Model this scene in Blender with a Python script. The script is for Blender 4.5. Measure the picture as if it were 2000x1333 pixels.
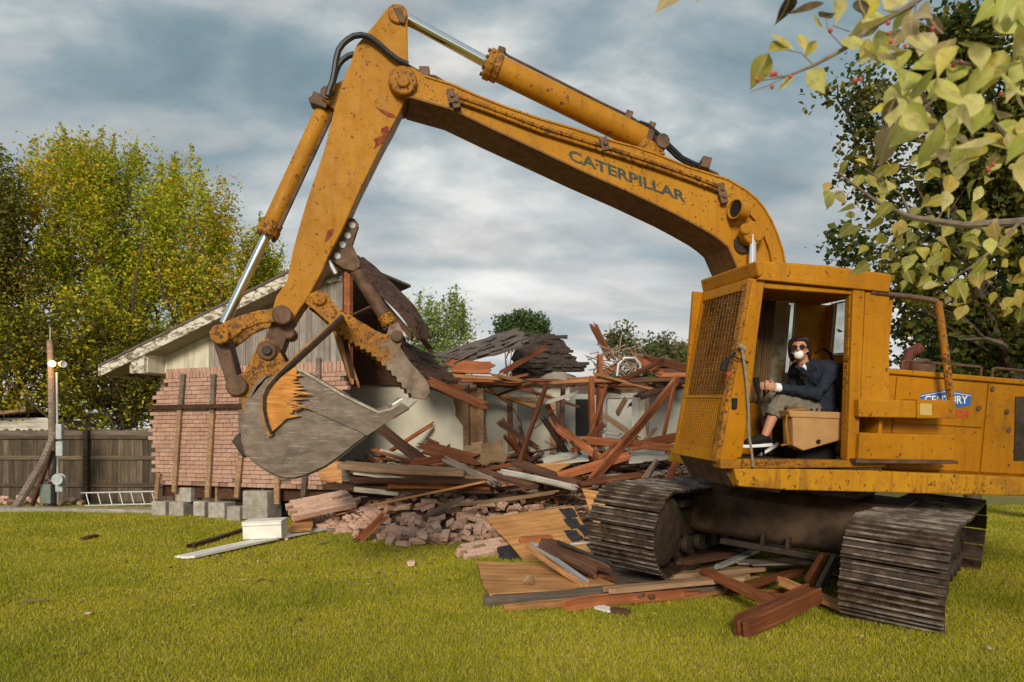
import bpy, bmesh, math, random
import numpy as np
from mathutils import Vector, Matrix, noise

scene = bpy.context.scene
for o in list(bpy.data.objects):
    bpy.data.objects.remove(o, do_unlink=True)
COL = scene.collection
R = math.radians
rnd = random.Random(7)

# ------------------------------------------------------------------ camera
FPX, HOR, CAMH = 1350.0, 858.0, 1.5          # focal length and horizon row for a 2000 px wide picture
cam_d = bpy.data.cameras.new("camera")
cam_d.sensor_width = 36.0
cam_d.lens = 36.0 * FPX / 2000.0
cam_d.shift_y = (HOR - 666.5) / 2000.0
cam_d.clip_start = 0.05
cam_d.clip_end = 3000.0
cam_d.dof.use_dof = True
cam_d.dof.focus_distance = 7.0
cam_d.dof.aperture_fstop = 4.5
cam = bpy.data.objects.new("camera", cam_d)
cam.location = (0, 0, CAMH)
cam.rotation_euler = (R(90), 0, 0)
COL.objects.link(cam)
scene.camera = cam

# ------------------------------------------------------------------ sky
SUN_EL, SUN_AZ = R(23.0), R(186.0)           # azimuth: clockwise from +Y (behind the camera, a little to its left)
world = bpy.data.worlds.new("World")
scene.world = world
world.use_nodes = True
def build_world():
    nt = world.node_tree
    N = nt.nodes; L = nt.links
    N.clear()
    out = N.new("ShaderNodeOutputWorld")
    sky = N.new("ShaderNodeTexSky")
    sky.sky_type = 'NISHITA'
    sky.sun_disc = False
    sky.sun_elevation = SUN_EL
    sky.sun_rotation = SUN_AZ
    bgs = N.new("ShaderNodeBackground"); bgs.inputs[1].default_value = 0.05
    L.new(sky.outputs[0], bgs.inputs[0])
    tc = N.new("ShaderNodeTexCoord")
    sep = N.new("ShaderNodeSeparateXYZ"); L.new(tc.outputs['Generated'], sep.inputs[0])
    def math_(op, a, b=None):
        m = N.new("ShaderNodeMath"); m.operation = op
        for i, v in enumerate((a, b)):
            if v is None: continue
            if isinstance(v, (int, float)): m.inputs[i].default_value = v
            else: L.new(v, m.inputs[i])
        return m.outputs[0]
    zz = math_('ADD', math_('MAXIMUM', sep.outputs[2], 0.0), 0.42)
    cx = math_('DIVIDE', sep.outputs[0], zz); cy = math_('DIVIDE', sep.outputs[1], zz)
    comb = N.new("ShaderNodeCombineXYZ"); L.new(cx, comb.inputs[0]); L.new(cy, comb.inputs[1])
    def noise_(scale, detail, rough, loc, dist=0.0, sc=(1, 1, 1)):
        mp = N.new("ShaderNodeMapping"); mp.inputs['Location'].default_value = loc
        mp.inputs['Scale'].default_value = sc
        mp.inputs['Rotation'].default_value = (0, 0, R(-18))
        L.new(comb.outputs[0], mp.inputs[0])
        n = N.new("ShaderNodeTexNoise"); n.inputs['Scale'].default_value = scale
        n.inputs['Detail'].default_value = detail; n.inputs['Roughness'].default_value = rough
        n.inputs['Distortion'].default_value = dist
        L.new(mp.outputs[0], n.inputs['Vector'])
        return n.outputs[0]
    n1 = noise_(1.9, 7, 0.52, (3.4, 7.2, 0), 0.15, (0.85, 1.25, 1))
    n2 = noise_(5.6, 7, 0.52, (11.0, 2.0, 0), 0.2, (0.85, 1.4, 1))
    nn = math_('ADD', math_('MULTIPLY', n1, 0.62), math_('MULTIPLY', n2, 0.38))
    ramp = N.new("ShaderNodeValToRGB"); L.new(nn, ramp.inputs[0])
    e = ramp.color_ramp.elements
    e[0].position = 0.39; e[0].color = (0.150, 0.225, 0.260, 1)
    e[1].position = 0.62; e[1].color = (0.66, 0.665, 0.645, 1)
    for p, c in ((0.455, (0.195, 0.275, 0.312, 1)), (0.505, (0.265, 0.335, 0.365, 1)), (0.555, (0.40, 0.445, 0.455, 1))):
        x = e.new(p); x.color = c
    # brighter, warmer low sky
    hz = N.new("ShaderNodeMapRange"); hz.interpolation_type = 'SMOOTHSTEP'
    L.new(sep.outputs[2], hz.inputs[0])
    hz.inputs[1].default_value = 0.46; hz.inputs[2].default_value = 0.02
    hz.inputs[3].default_value = 0.0; hz.inputs[4].default_value = 0.85
    n3 = noise_(3.6, 6, 0.52, (5.0, 1.0, 0), 0.2, (0.55, 1.7, 1))
    r3 = N.new("ShaderNodeValToRGB"); L.new(n3, r3.inputs[0])
    r3.color_ramp.elements[0].position = 0.38; r3.color_ramp.elements[0].color = (0.47, 0.50, 0.515, 1)
    r3.color_ramp.elements[1].position = 0.62; r3.color_ramp.elements[1].color = (0.95, 0.925, 0.88, 1)
    x = r3.color_ramp.elements.new(0.48); x.color = (0.70, 0.645, 0.605, 1)
    mix = N.new("ShaderNodeMix"); mix.data_type = 'RGBA'
    L.new(hz.outputs[0], mix.inputs['Factor']); L.new(ramp.outputs[0], mix.inputs[6]); L.new(r3.outputs[0], mix.inputs[7])
    n4 = noise_(2.7, 6, 0.5, (21.0, 4.0, 0), 0.1, (0.8, 1.5, 1))
    r4 = N.new("ShaderNodeValToRGB"); L.new(n4, r4.inputs[0])
    r4.color_ramp.elements[0].position = 0.52; r4.color_ramp.elements[0].color = (0, 0, 0, 1)
    r4.color_ramp.elements[1].position = 0.70; r4.color_ramp.elements[1].color = (0.6, 0.6, 0.6, 1)
    cream = N.new("ShaderNodeMix"); cream.data_type = 'RGBA'
    L.new(r4.outputs[0], cream.inputs['Factor']); L.new(mix.outputs[2], cream.inputs[6]); cream.inputs[7].default_value = (0.66, 0.60, 0.55, 1)
    bgc = N.new("ShaderNodeBackground"); bgc.inputs[1].default_value = 1.0
    L.new(cream.outputs[2], bgc.inputs[0])
    ms = N.new("ShaderNodeMixShader"); ms.inputs[0].default_value = 0.9
    L.new(bgs.outputs[0], ms.inputs[1]); L.new(bgc.outputs[0], ms.inputs[2])
    L.new(ms.outputs[0], out.inputs[0])
build_world()

# ------------------------------------------------------------------ sun
sun_d = bpy.data.lights.new("sun", 'SUN')
sun_d.energy = 2.7
sun_d.angle = R(17.0)
sun_d.color = (1.0, 0.89, 0.71)
sun = bpy.data.objects.new("sun", sun_d)
sd = Vector((math.sin(SUN_AZ) * math.cos(SUN_EL), math.cos(SUN_AZ) * math.cos(SUN_EL), math.sin(SUN_EL)))
sun.rotation_euler = sd.to_track_quat('Z', 'Y').to_euler()
sun.location = (-3, -10, 8)
COL.objects.link(sun)

# ------------------------------------------------------------------ exposure
vs = scene.view_settings
scene.display_settings.display_device = 'sRGB'
vs.view_transform = 'Standard'
vs.look = 'None'
vs.exposure = 0.32
vs.gamma = 1.0
vs.use_curve_mapping = False

# ------------------------------------------------------------------ materials
MATS = {}
class NT:
    """small node helper"""
    def __init__(s, name):
        s.m = bpy.data.materials.new(name); s.m.use_nodes = True
        s.t = s.m.node_tree; s.N = s.t.nodes; s.L = s.t.links
        s.b = s.N['Principled BSDF']; s.out = s.N['Material Output']
        s._tc = None
    def co(s, kind='Object'):
        if s._tc is None: s._tc = s.N.new("ShaderNodeTexCoord")
        return s._tc.outputs[kind]
    def geo(s):
        return s.N.new("ShaderNodeNewGeometry").outputs['Position']
    def mapping(s, vec, scale=(1, 1, 1), rot=(0, 0, 0), loc=(0, 0, 0)):
        mp = s.N.new("ShaderNodeMapping")
        mp.inputs['Scale'].default_value = scale; mp.inputs['Rotation'].default_value = rot
        mp.inputs['Location'].default_value = loc
        s.L.new(vec, mp.inputs[0]); return mp.outputs[0]
    def noise(s, vec, scale, detail=4, rough=0.55, dist=0.0):
        n = s.N.new("ShaderNodeTexNoise"); n.inputs['Scale'].default_value = scale
        n.inputs['Detail'].default_value = detail; n.inputs['Roughness'].default_value = rough
        n.inputs['Distortion'].default_value = dist
        s.L.new(vec, n.inputs['Vector']); return n.outputs[0]
    def voronoi(s, vec, scale, feat='F1', out=0):
        n = s.N.new("ShaderNodeTexVoronoi"); n.feature = feat; n.inputs['Scale'].default_value = scale
        s.L.new(vec, n.inputs['Vector']); return n.outputs[out]
    def ramp(s, fac, stops):
        r = s.N.new("ShaderNodeValToRGB"); s.L.new(fac, r.inputs[0])
        e = r.color_ramp.elements
        while len(e) < len(stops): e.new(0.5)
        for el, (p, c) in zip(e, stops):
            el.position = p
            el.color = (c, c, c, 1) if isinstance(c, (int, float)) else (*c, 1)
        return r.outputs[0]
    def mix(s, fac, a, b, mode='MIX'):
        m = s.N.new("ShaderNodeMix"); m.data_type = 'RGBA'; m.blend_type = mode
        for k, v in (('Factor', fac), (6, a), (7, b)):
            if isinstance(v, (int, float)): m.inputs[k].default_value = v
            elif isinstance(v, tuple): m.inputs[k].default_value = (*v, 1) if len(v) == 3 else v
            else: s.L.new(v, m.inputs[k])
        return m.outputs[2]
    def math(s, op, a, b=None):
        m = s.N.new("ShaderNodeMath"); m.operation = op
        for i, v in enumerate((a, b)):
            if v is None: continue
            if isinstance(v, (int, float)): m.inputs[i].default_value = v
            else: s.L.new(v, m.inputs[i])
        return m.outputs[0]
    def bump(s, h, strength=0.3, dist=0.01):
        b = s.N.new("ShaderNodeBump"); b.inputs['Strength'].default_value = strength
        b.inputs['Distance'].default_value = dist
        s.L.new(h, b.inputs['Height']); s.L.new(b.outputs[0], s.b.inputs['Normal'])
    def set(s, key, v):
        i = s.b.inputs[key]
        if isinstance(v, (int, float)): i.default_value = v
        elif isinstance(v, tuple): i.default_value = (*v, 1) if len(v) == 3 else v
        else: s.L.new(v, i)
    def random(s):
        return s.N.new("ShaderNodeObjectInfo").outputs['Random']
    def attr(s, name):
        a = s.N.new("ShaderNodeAttribute"); a.attribute_name = name; return a.outputs['Color']

def plain(name, col, rough=0.6, metal=0.0, var=0.25, scale=6.0, bump=0.0, rvar=0.0):
    if name in MATS: return MATS[name]
    n = NT(name)
    f = n.noise(n.geo(), scale, 5, 0.6)
    dark = tuple(c * (1 - var) for c in col); light = tuple(min(1, c * (1 + var)) for c in col)
    c = n.ramp(f, [(0.3, dark), (0.7, light)])
    if rvar:
        v = n.ramp(n.random(), [(0, 1 - rvar), (1, 1 + rvar * 0.6)])
        c = n.mix(1.0, c, v, 'MULTIPLY')
    n.set('Base Color', c); n.set('Roughness', rough); n.set('Metallic', metal); n.b.inputs['Specular IOR Level'].default_value = 0.28
    if bump: n.bump(n.noise(n.geo(), scale * 5, 4, 0.6), bump, 0.01)
    MATS[name] = n.m
    return n.m

def paint(name, col, rust=0.5, spots=0.5, grime=0.3, rough=0.5):
    """old machine enamel: chips, rust blooms, streaks"""
    n = NT(name)
    p = n.geo()
    big = n.noise(p, 1.3, 5, 0.6)
    base = n.ramp(big, [(0.25, tuple(c * 0.80 for c in col)), (0.52, col), (0.74, (col[0] * 1.06 + .015, col[1] * 1.16 + .012, col[2] + .012))])
    fine = n.noise(p, 9, 6, 0.65)
    base = n.mix(n.ramp(fine, [(0.42, 0.0), (0.75, 0.35 * grime + 0.12)]), base, tuple(c * f for c, f in zip(col, (0.55, 0.45, 0.5))))
    # vertical dirt streaks
    st = n.noise(n.mapping(p, (14, 14, 0.9)), 1.0, 4, 0.6)
    base = n.mix(n.ramp(st, [(0.5, 0.0), (0.78, grime)]), base, (0.10, 0.055, 0.018))
    # chips: thresholded voronoi dots inside noisy patches
    dot = n.voronoi(n.mapping(p, (1, 1, 1)), 22.0)
    patch = n.ramp(n.noise(p, 1.25, 4, 0.6), [(0.32, 0.12), (0.68, 0.82)])
    thr = n.math('SUBTRACT', n.math('MULTIPLY', patch, 0.80 * spots + 0.06), 0.15)
    chip = n.math('LESS_THAN', dot, thr)
    ch2 = n.noise(p, 19, 3, 0.7, 0.4)
    chip2 = n.ramp(ch2, [(0.655 - 0.06 * rust, 0.0), (0.675 - 0.06 * rust, 1.0)])
    rustc = n.ramp(n.noise(p, 30, 4, 0.6), [(0.3, (0.035, 0.017, 0.010)), (0.7, (0.15, 0.06, 0.022))])
    c = n.mix(n.math('MULTIPLY', chip, 0.9), base, rustc)
    c = n.mix(n.math('MULTIPLY', chip2, 0.85), c, rustc)
    if spots > .3:
        d2 = n.voronoi(p, 46.0)
        c = n.mix(n.math('MULTIPLY', n.math('LESS_THAN', d2, n.math('SUBTRACT', n.math('MULTIPLY', n.noise(p, 1.7, 4, .6), .85 * spots + .06), .20)), .85), c, rustc)
    bl = n.ramp(n.noise(p, 3.1, 5, 0.7), [(0.60 - 0.10 * rust, 0.0), (0.72, 0.75 * rust)])
    c = n.mix(bl, c, (0.17, 0.07, 0.02))
    n.set('Base Color', c); n.b.inputs['Specular IOR Level'].default_value = 0.22
    n.set('Roughness', n.ramp(fine, [(0.3, rough - 0.1), (0.7, rough + 0.22)]))
    n.bump(n.math('ADD', n.math('MULTIPLY', chip2, -0.6), n.noise(p, 40, 3)), 0.22, 0.004)
    MATS[name] = n.m
    return n.m

def wood(name, c1, c2, grain=1.0, rough=0.75, rvar=0.35, bump=0.35):
    """boards: grain runs along the mesh's local X"""
    n = NT(name)
    o = n.co('Object')
    r = n.random()
    sh = n.N.new("ShaderNodeVectorMath"); sh.operation = 'ADD'
    n.L.new(o, sh.inputs[0])
    cm = n.N.new("ShaderNodeCombineXYZ")
    n.L.new(n.math('MULTIPLY', r, 37.0), cm.inputs[0]); n.L.new(n.math('MULTIPLY', r, 11.0), cm.inputs[1])
    n.L.new(cm.outputs[0], sh.inputs[1])
    v = sh.outputs[0]
    g = n.noise(n.mapping(v, (1.2, 26 * grain, 26 * grain)), 1.0, 5, 0.65, 0.6)
    blot = n.noise(v, 2.6, 4, 0.6)
    col = n.ramp(g, [(0.28, tuple(x * 0.55 for x in c1)), (0.5, c1), (0.72, c2)])
    col = n.mix(n.ramp(blot, [(0.45, 0.0), (0.75, 0.6)]), col, tuple(x * 0.42 for x in c1))
    val = n.ramp(r, [(0, 1 - rvar), (1, 1 + rvar)])
    col = n.mix(1.0, col, val, 'MULTIPLY')
    n.set('Base Color', col); n.set('Roughness', rough); n.b.inputs['Specular IOR Level'].default_value = 0.22
    n.bump(g, bump, 0.006)
    MATS[name] = n.m
    return n.m

# ------------------------------------------------------------------ mesh helpers
W = {}     # world matrices of things that parent parts
def xf(v, m): return m @ Vector(v)

class MB:
    def __init__(s): s.v = []; s.f = []; s.mi = []; s.cur = 0
    def add(s, vs_, fs):
        b = len(s.v)
        s.v += [Vector(q) for q in vs_]
        for f in fs: s.f.append([b + i for i in f]); s.mi.append(s.cur)
        return s
    def hexa(s, p):
        """8 corners: bottom loop 0-3, top loop 4-7"""
        return s.add(p, [(3, 2, 1, 0), (4, 5, 6, 7), (0, 1, 5, 4), (1, 2, 6, 5), (2, 3, 7, 6), (3, 0, 4, 7)])
    def box(s, c, size, m=None):
        x, y, z = (q / 2 for q in size); c = Vector(c)
        p = [Vector(q) for q in ((-x, -y, -z), (x, -y, -z), (x, y, -z), (-x, y, -z), (-x, -y, z), (x, -y, z), (x, y, z), (-x, y, z))]
        if m is not None: p = [m @ q for q in p]
        return s.hexa([c + q for q in p])
    def prism(s, poly, fn, a, b):
        """poly of 2D points, fn(x, y, t) -> 3D, extruded from t=a to t=b"""
        n = len(poly)
        vs_ = [fn(x, y, a) for x, y in poly] + [fn(x, y, b) for x, y in poly]
        fs = [list(range(n)), list(range(2 * n - 1, n - 1, -1))]
        fs += [(i, i + n, (i + 1) % n + n, (i + 1) % n) for i in range(n)]
        return s.add(vs_, fs)
    def tube(s, p0, p1, r0, r1=None, n=12, cap=True):
        return s.path([p0, p1], [r0, r0 if r1 is None else r1], n, cap)
    def path(s, pts, rad, n=8, cap=True):
        pts = [Vector(p) for p in pts]
        if isinstance(rad, (int, float)): rad = [rad] * len(pts)
        rings = []; ref = None
        for i, p in enumerate(pts):
            d = (pts[min(i + 1, len(pts) - 1)] - pts[max(i - 1, 0)])
            if d.length < 1e-9: d = Vector((0, 0, 1))
            d.normalize()
            if ref is None:
                ref = Vector((0, 0, 1)) if abs(d.z) < 0.9 else Vector((1, 0, 0))
            a = d.cross(ref); a.normalize(); b = a.cross(d); ref = b
            rings.append([p + (a * math.cos(2 * math.pi * k / n) + b * math.sin(2 * math.pi * k / n)) * rad[i] for k in range(n)])
        vs_ = [q for r in rings for q in r]
        fs = []
        for i in range(len(pts) - 1):
            for k in range(n):
                fs.append((i * n + k, i * n + (k + 1) % n, (i + 1) * n + (k + 1) % n, (i + 1) * n + k))
        if cap:
            fs.append(list(range(n - 1, -1, -1))); fs.append([(len(pts) - 1) * n + k for k in range(n)])
        return s.add(vs_, fs)
    def lathe(s, o, axis, prof, n=16):
        """prof: (distance along axis, radius)"""
        o = Vector(o); axis = Vector(axis).normalized()
        return s.path_fixed([o + axis * t for t, r in prof], [r for t, r in prof], axis, n)
    def path_fixed(s, pts, rad, d, n):
        ref = Vector((0, 0, 1)) if abs(d.z) < 0.9 else Vector((1, 0, 0))
        a = d.cross(ref).normalized(); b = a.cross(d)
        vs_ = [p + (a * math.cos(2 * math.pi * k / n) + b * math.sin(2 * math.pi * k / n)) * r for p, r in zip(pts, rad) for k in range(n)]
        fs = []
        for i in range(len(pts) - 1):
            for k in range(n):
                fs.append((i * n + k, i * n + (k + 1) % n, (i + 1) * n + (k + 1) % n, (i + 1) * n + k))
        fs.append(list(range(n - 1, -1, -1))); fs.append([(len(pts) - 1) * n + k for k in range(n)])
        return s.add(vs_, fs)
    def mesh(s, name, inv=None):
        me = bpy.data.meshes.new(name)
        vs_ = s.v if inv is None else [inv @ q for q in s.v]
        me.from_pydata([tuple(q) for q in vs_], [], s.f)
        return me
    def build(s, name, mat, parent=None, smooth=False, bevel=0.0, recalc=True, seg=2):
        inv = W[parent.name].inverted() if parent is not None else None
        loc = None
        if parent is None:                      # own origin at the base of the thing
            n = len(s.v)
            c = sum((q for q in s.v), Vector()) / n
            loc = Vector((c.x, c.y, min(q.z for q in s.v)))
            inv = Matrix.Translation(-loc)
        me = s.mesh(name, inv)
        mats = mat if isinstance(mat, (list, tuple)) else [mat]
        for m in mats: me.materials.append(m)
        if len(mats) > 1: me.polygons.foreach_set('material_index', s.mi)
        if recalc:
            bm = bmesh.new(); bm.from_mesh(me)
            bmesh.ops.recalc_face_normals(bm, faces=bm.faces); bm.to_mesh(me); bm.free()
        if smooth:
            me.polygons.foreach_set('use_smooth', [True] * len(me.polygons))
            try: me.set_sharp_from_angle(angle=R(38))
            except Exception: pass
        o = bpy.data.objects.new(name, me); COL.objects.link(o)
        if parent is not None:
            o.parent = parent
            W[o.name] = W[parent.name].copy()
        else:
            o.location = loc; W[o.name] = Matrix.Translation(loc)
        if bevel:
            b = o.modifiers.new("bevel", 'BEVEL'); b.width = bevel; b.segments = seg; b.limit_method = 'ANGLE'; b.angle_limit = R(40)
        return o

def tag(o, label, cat=None, group=None, kind=None):
    if label: o['label'] = label
    if cat: o['category'] = cat
    if group: o['group'] = group
    if kind: o['kind'] = kind
    return o
def thing(name, loc, label, cat, group=None):
    o = bpy.data.objects.new(name, None); o.empty_display_size = 0.2
    COL.objects.link(o); o.location = loc
    W[o.name] = Matrix.Translation(Vector(loc))
    return tag(o, label, cat, group)
def place(name, me, mw, parent=None):
    """object sharing mesh data at world matrix mw"""
    o = bpy.data.objects.new(name, me); COL.objects.link(o)
    if parent is not None:
        o.parent = parent; o.matrix_local = W[parent.name].inverted() @ mw
    else: o.matrix_world = mw
    W[o.name] = mw.copy()
    return o
def at(px, py, Y):
    """point at depth Y seen at that picture position"""
    return Vector(((px - 1000) / FPX * Y, Y, CAMH - (py - HOR) / FPX * Y))
def ground_at(px, py):
    return at(px, py, CAMH * FPX / (py - HOR))
# ================================================================== materials shared below
M = {}
M['yellow'] = paint('machine yellow', (0.43, 0.188, 0.009), rust=0.45, spots=0.5, grime=0.35)
M['yellow_worn'] = paint('worn machine yellow', (0.41, 0.172, 0.010), rust=1.25, spots=1.05, grime=0.7)
M['yellow_cab'] = paint('cab yellow', (0.43, 0.172, 0.001), rust=0.40, spots=0.15, grime=0.42)
M['steel'] = plain('dark greasy steel', (0.055, 0.04, 0.03), 0.6, 0.3, 0.55, 7, 0.3)
M['rusty'] = plain('rusty brown steel', (0.12, 0.07, 0.045), 0.65, 0.2, 0.5, 9, 0.3)
M['chrome'] = plain('chromed rod', (0.78, 0.80, 0.82), 0.14, 1.0, 0.05, 4)
M['rubber'] = plain('black hose rubber', (0.018, 0.022, 0.026), 0.42, 0, 0.3, 10)
M['black'] = plain('flat black', (0.012, 0.011, 0.010), 0.7)
def m_bucket():
    n = NT('scraped bucket steel'); p = n.geo()
    a = n.noise(n.mapping(p, (3, 3, 9), (0, R(28), 0)), 1.6, 6, 0.65)
    b = n.noise(p, 16, 6, 0.7)
    c = n.ramp(a, [(0.3, (0.095, 0.068, 0.052)), (0.55, (0.19, 0.147, 0.117)), (0.75, (0.28, 0.23, 0.19))])
    c = n.mix(n.ramp(b, [(0.5, 0), (0.72, 0.6)]), c, (0.11, 0.07, 0.048))
    s = n.noise(n.mapping(p, (5, 5, 60), (0, R(35), 0)), 1.2, 3, 0.6)
    c = n.mix(n.ramp(s, [(0.60, 0), (0.70, 0.55)]), c, (0.44, 0.40, 0.36))
    n.set('Base Color', c); n.set('Roughness', n.ramp(b, [(0.3, 0.42), (0.7, 0.68)])); n.set('Metallic', 0.25)
    n.bump(b, 0.25, 0.006)
    return n.m
M['bucket'] = m_bucket()
def m_shoe():
    n = NT('track shoe steel'); p = n.geo()
    b = n.noise(p, 9, 6, 0.7)
    o = n.co('Object')
    z = n.N.new("ShaderNodeSeparateXYZ"); n.L.new(o, z.inputs[0])
    edge = n.ramp(z.outputs[2], [(0.026, 0.0), (0.034, 1.0)])
    c = n.ramp(b, [(0.35, (0.018, 0.010, 0.006)), (0.55, (0.060, 0.036, 0.022)), (0.75, (0.13, 0.084, 0.054))])
    dust = n.noise(p, 3.0, 5, 0.7)
    c = n.mix(n.ramp(dust, [(0.52, 0), (0.74, 0.45)]), c, (0.20, 0.125, 0.072))
    c = n.mix(n.math('MULTIPLY', edge, n.ramp(n.noise(p, 5, 4, 0.6), [(0.45, 0.05), (0.70, 0.85)])), c, (0.40, 0.345, 0.29))
    n.set('Base Color', c); n.set('Roughness', n.ramp(b, [(0.3, 0.38), (0.7, 0.7)])); n.set('Metallic', 0.2)
    n.bump(b, 0.35, 0.008)
    return n.m
M['shoe'] = m_shoe()
def m_thumb():
    m0 = M['yellow_worn'].copy(); m0.name = 'thumb paint worn to steel'
    nt = m0.node_tree; b = nt.nodes['Principled BSDF']; col = b.inputs['Base Color'].links[0].from_socket
    g = nt.nodes.new("ShaderNodeNewGeometry"); sp_ = nt.nodes.new("ShaderNodeSeparateXYZ"); nt.links.new(g.outputs['Position'], sp_.inputs[0])
    nz = nt.nodes.new("ShaderNodeTexNoise"); nz.inputs['Scale'].default_value = 9; nz.inputs['Detail'].default_value = 6; nt.links.new(g.outputs['Position'], nz.inputs['Vector'])
    a = nt.nodes.new("ShaderNodeMath"); a.operation = 'MULTIPLY_ADD'; nt.links.new(nz.outputs[0], a.inputs[0]); a.inputs[1].default_value = .7; nt.links.new(sp_.outputs[0], a.inputs[2])
    r = nt.nodes.new("ShaderNodeMapRange"); nt.links.new(a.outputs[0], r.inputs[0]); r.inputs[1].default_value = -.86; r.inputs[2].default_value = -.70
    mx = nt.nodes.new("ShaderNodeMix"); mx.data_type = 'RGBA'; nt.links.new(r.outputs[0], mx.inputs['Factor']); nt.links.new(col, mx.inputs[6])
    r2 = nt.nodes.new("ShaderNodeValToRGB"); nt.links.new(nz.outputs[0], r2.inputs[0]); r2.color_ramp.elements[0].position = .3; r2.color_ramp.elements[1].position = .7
    r2.color_ramp.elements[0].color = (0.10, 0.068, 0.048, 1); r2.color_ramp.elements[1].color = (0.27, 0.205, 0.155, 1)
    nt.links.new(r2.outputs[0], mx.inputs[7]); nt.links.new(mx.outputs[2], b.inputs['Base Color']); return m0
MATS['thumb'] = m_thumb()
M['redwood'] = wood('old reddish framing lumber', (0.215, 0.068, 0.026), (0.39, 0.152, 0.062), 1.0, 0.75, 0.6)
M['brownwood'] = wood('dark brown lumber', (0.085, 0.040, 0.024), (0.16, 0.08, 0.046), 1.0, 0.8, 0.45)
M['freshwood'] = wood('fresh split lumber', (0.42, 0.20, 0.075), (0.60, 0.33, 0.14), 1.0, 0.7, 0.25)
M['greywood'] = wood('weathered grey lumber', (0.165, 0.125, 0.10), (0.27, 0.22, 0.185), 1.0, 0.85, 0.35)
M['tanwood'] = wood('tan old lumber', (0.27, 0.165, 0.095), (0.42, 0.28, 0.17), 1.0, 0.8, 0.3)
M['whitewood'] = wood('white painted boards', (0.50, 0.46, 0.40), (0.66, 0.62, 0.55), 0.7, 0.65, 0.18, 0.15)
M['plywood'] = wood('plywood sheet', (0.50, 0.235, 0.080), (0.66, 0.36, 0.14), 0.45, 0.7, 0.12, 0.2)
M['fence'] = wood('weathered fence board', (0.105, 0.078, 0.055), (0.19, 0.15, 0.11), 1.0, 0.9, 0.35)
M['concrete'] = plain('grey concrete', (0.36, 0.33, 0.29), 0.9, 0, 0.3, 8, 0.4, 0.18)
M['mortar'] = plain('mortar', (0.25, 0.165, 0.12), 0.95, 0, 0.3, 14, 0.4)
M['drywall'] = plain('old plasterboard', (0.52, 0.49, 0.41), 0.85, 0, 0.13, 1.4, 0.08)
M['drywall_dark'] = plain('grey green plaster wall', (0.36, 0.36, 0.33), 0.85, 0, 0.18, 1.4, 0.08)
M['whitepaint'] = plain('white enamel', (0.74, 0.72, 0.66), 0.5, 0, 0.08, 5)
M['tar'] = plain('black roofing felt', (0.028, 0.028, 0.030), 0.8, 0, 0.5, 12, 0.4)
M['pale_metal'] = plain('bare aluminium', (0.60, 0.62, 0.63), 0.4, 0.6, 0.12, 8)
M['grey_box'] = plain('grey painted steel', (0.40, 0.44, 0.44), 0.5, 0.0, 0.2, 8)
def m_brick(name, c1, c2):
    n = NT(name)
    p = n.geo(); f = n.noise(p, 24, 5, 0.65)
    r = n.random()
    c = n.ramp(r, [(0, c1), (0.5, tuple((a + b) / 2 for a, b in zip(c1, c2))), (1, c2)])
    c = n.mix(n.ramp(f, [(0.35, 0.5), (0.6, 0.0)]), c, tuple(x * 0.55 for x in c1))
    g = n.noise(p, 5, 4, 0.6)
    c = n.mix(n.ramp(g, [(0.52, 0), (0.74, 0.55)]), c, (0.46, 0.36, 0.29))
    n.set('Base Color', c); n.set('Roughness', 0.9); n.bump(f, 0.4, 0.006)
    return n.m
M['brick'] = m_brick('pink clay brick', (0.40, 0.225, 0.165), (0.53, 0.32, 0.245))
M['rubble_brick'] = m_brick('dusty clay brick', (0.50, 0.30, 0.215), (0.66, 0.43, 0.33))
def m_shingle():
    n = NT('asphalt shingle'); p = n.geo()
    f = n.noise(p, 40, 4, 0.7); g = n.noise(p, 3, 4, 0.6)
    c = n.ramp(f, [(0.3, (0.06, 0.045, 0.038)), (0.7, (0.15, 0.12, 0.105))])
    c = n.mix(n.ramp(g, [(0.45, 0), (0.7, 0.6)]), c, (0.19, 0.155, 0.135))
    n.set('Base Color', c); n.set('Roughness', 0.95); n.bump(f, 0.5, 0.01); return n.m
M['shingle'] = m_shingle()

# ================================================================== ground
def m_soil():
    n = NT('lawn soil and thatch'); p = n.geo()
    a = n.noise(p, 1.1, 6, 0.65); b = n.noise(p, 28, 5, 0.7)
    c = n.ramp(a, [(0.3, (0.19, 0.175, 0.014)), (0.7, (0.27, 0.24, 0.022))])
    c = n.mix(n.ramp(b, [(0.4, 0), (0.7, 0.6)]), c, (0.12, 0.095, 0.035))
    n.set('Base Color', c); n.set('Roughness', 0.95); n.bump(b, 0.6, 0.03); return n.m
g = MB(); g.add([(-250, -60, 0), (250, -60, 0), (250, 500, 0), (-250, 500, 0)], [(0, 1, 2, 3)])
tag(g.build('lawn_ground', m_soil()), 'flat green lawn ground reaching back to the trees', kind='structure')

# concrete edge strip in front of the house
def ribbon(pts, w, h):
    b = MB(); vs_ = []
    for i, p in enumerate(pts):
        p = Vector(p); d = Vector(pts[min(i + 1, len(pts) - 1)]) - Vector(pts[max(i - 1, 0)]); d.z = 0; d.normalize()
        nrm = Vector((-d.y, d.x, 0))
        k = 0.02 * math.sin(i * 2.3)
        vs_ += [p - nrm * (w / 2 + k), p + nrm * (w / 2 + k), p + nrm * (w / 2) + Vector((0, 0, h + k * .5)), p - nrm * (w / 2) + Vector((0, 0, h - k * .4))]
    fs = []
    for i in range(len(pts) - 1):
        for k in range(4):
            fs.append((i * 4 + k, i * 4 + (k + 1) % 4, i * 4 + 4 + (k + 1) % 4, i * 4 + 4 + k))
    fs += [(0, 1, 2, 3), tuple(len(vs_) - 4 + k for k in (3, 2, 1, 0))]
    return b.add(vs_, fs)
pts = [Vector((-19 + i * 1.3, 15.15 - i * 0.115, 0)) for i in range(12)]
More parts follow.
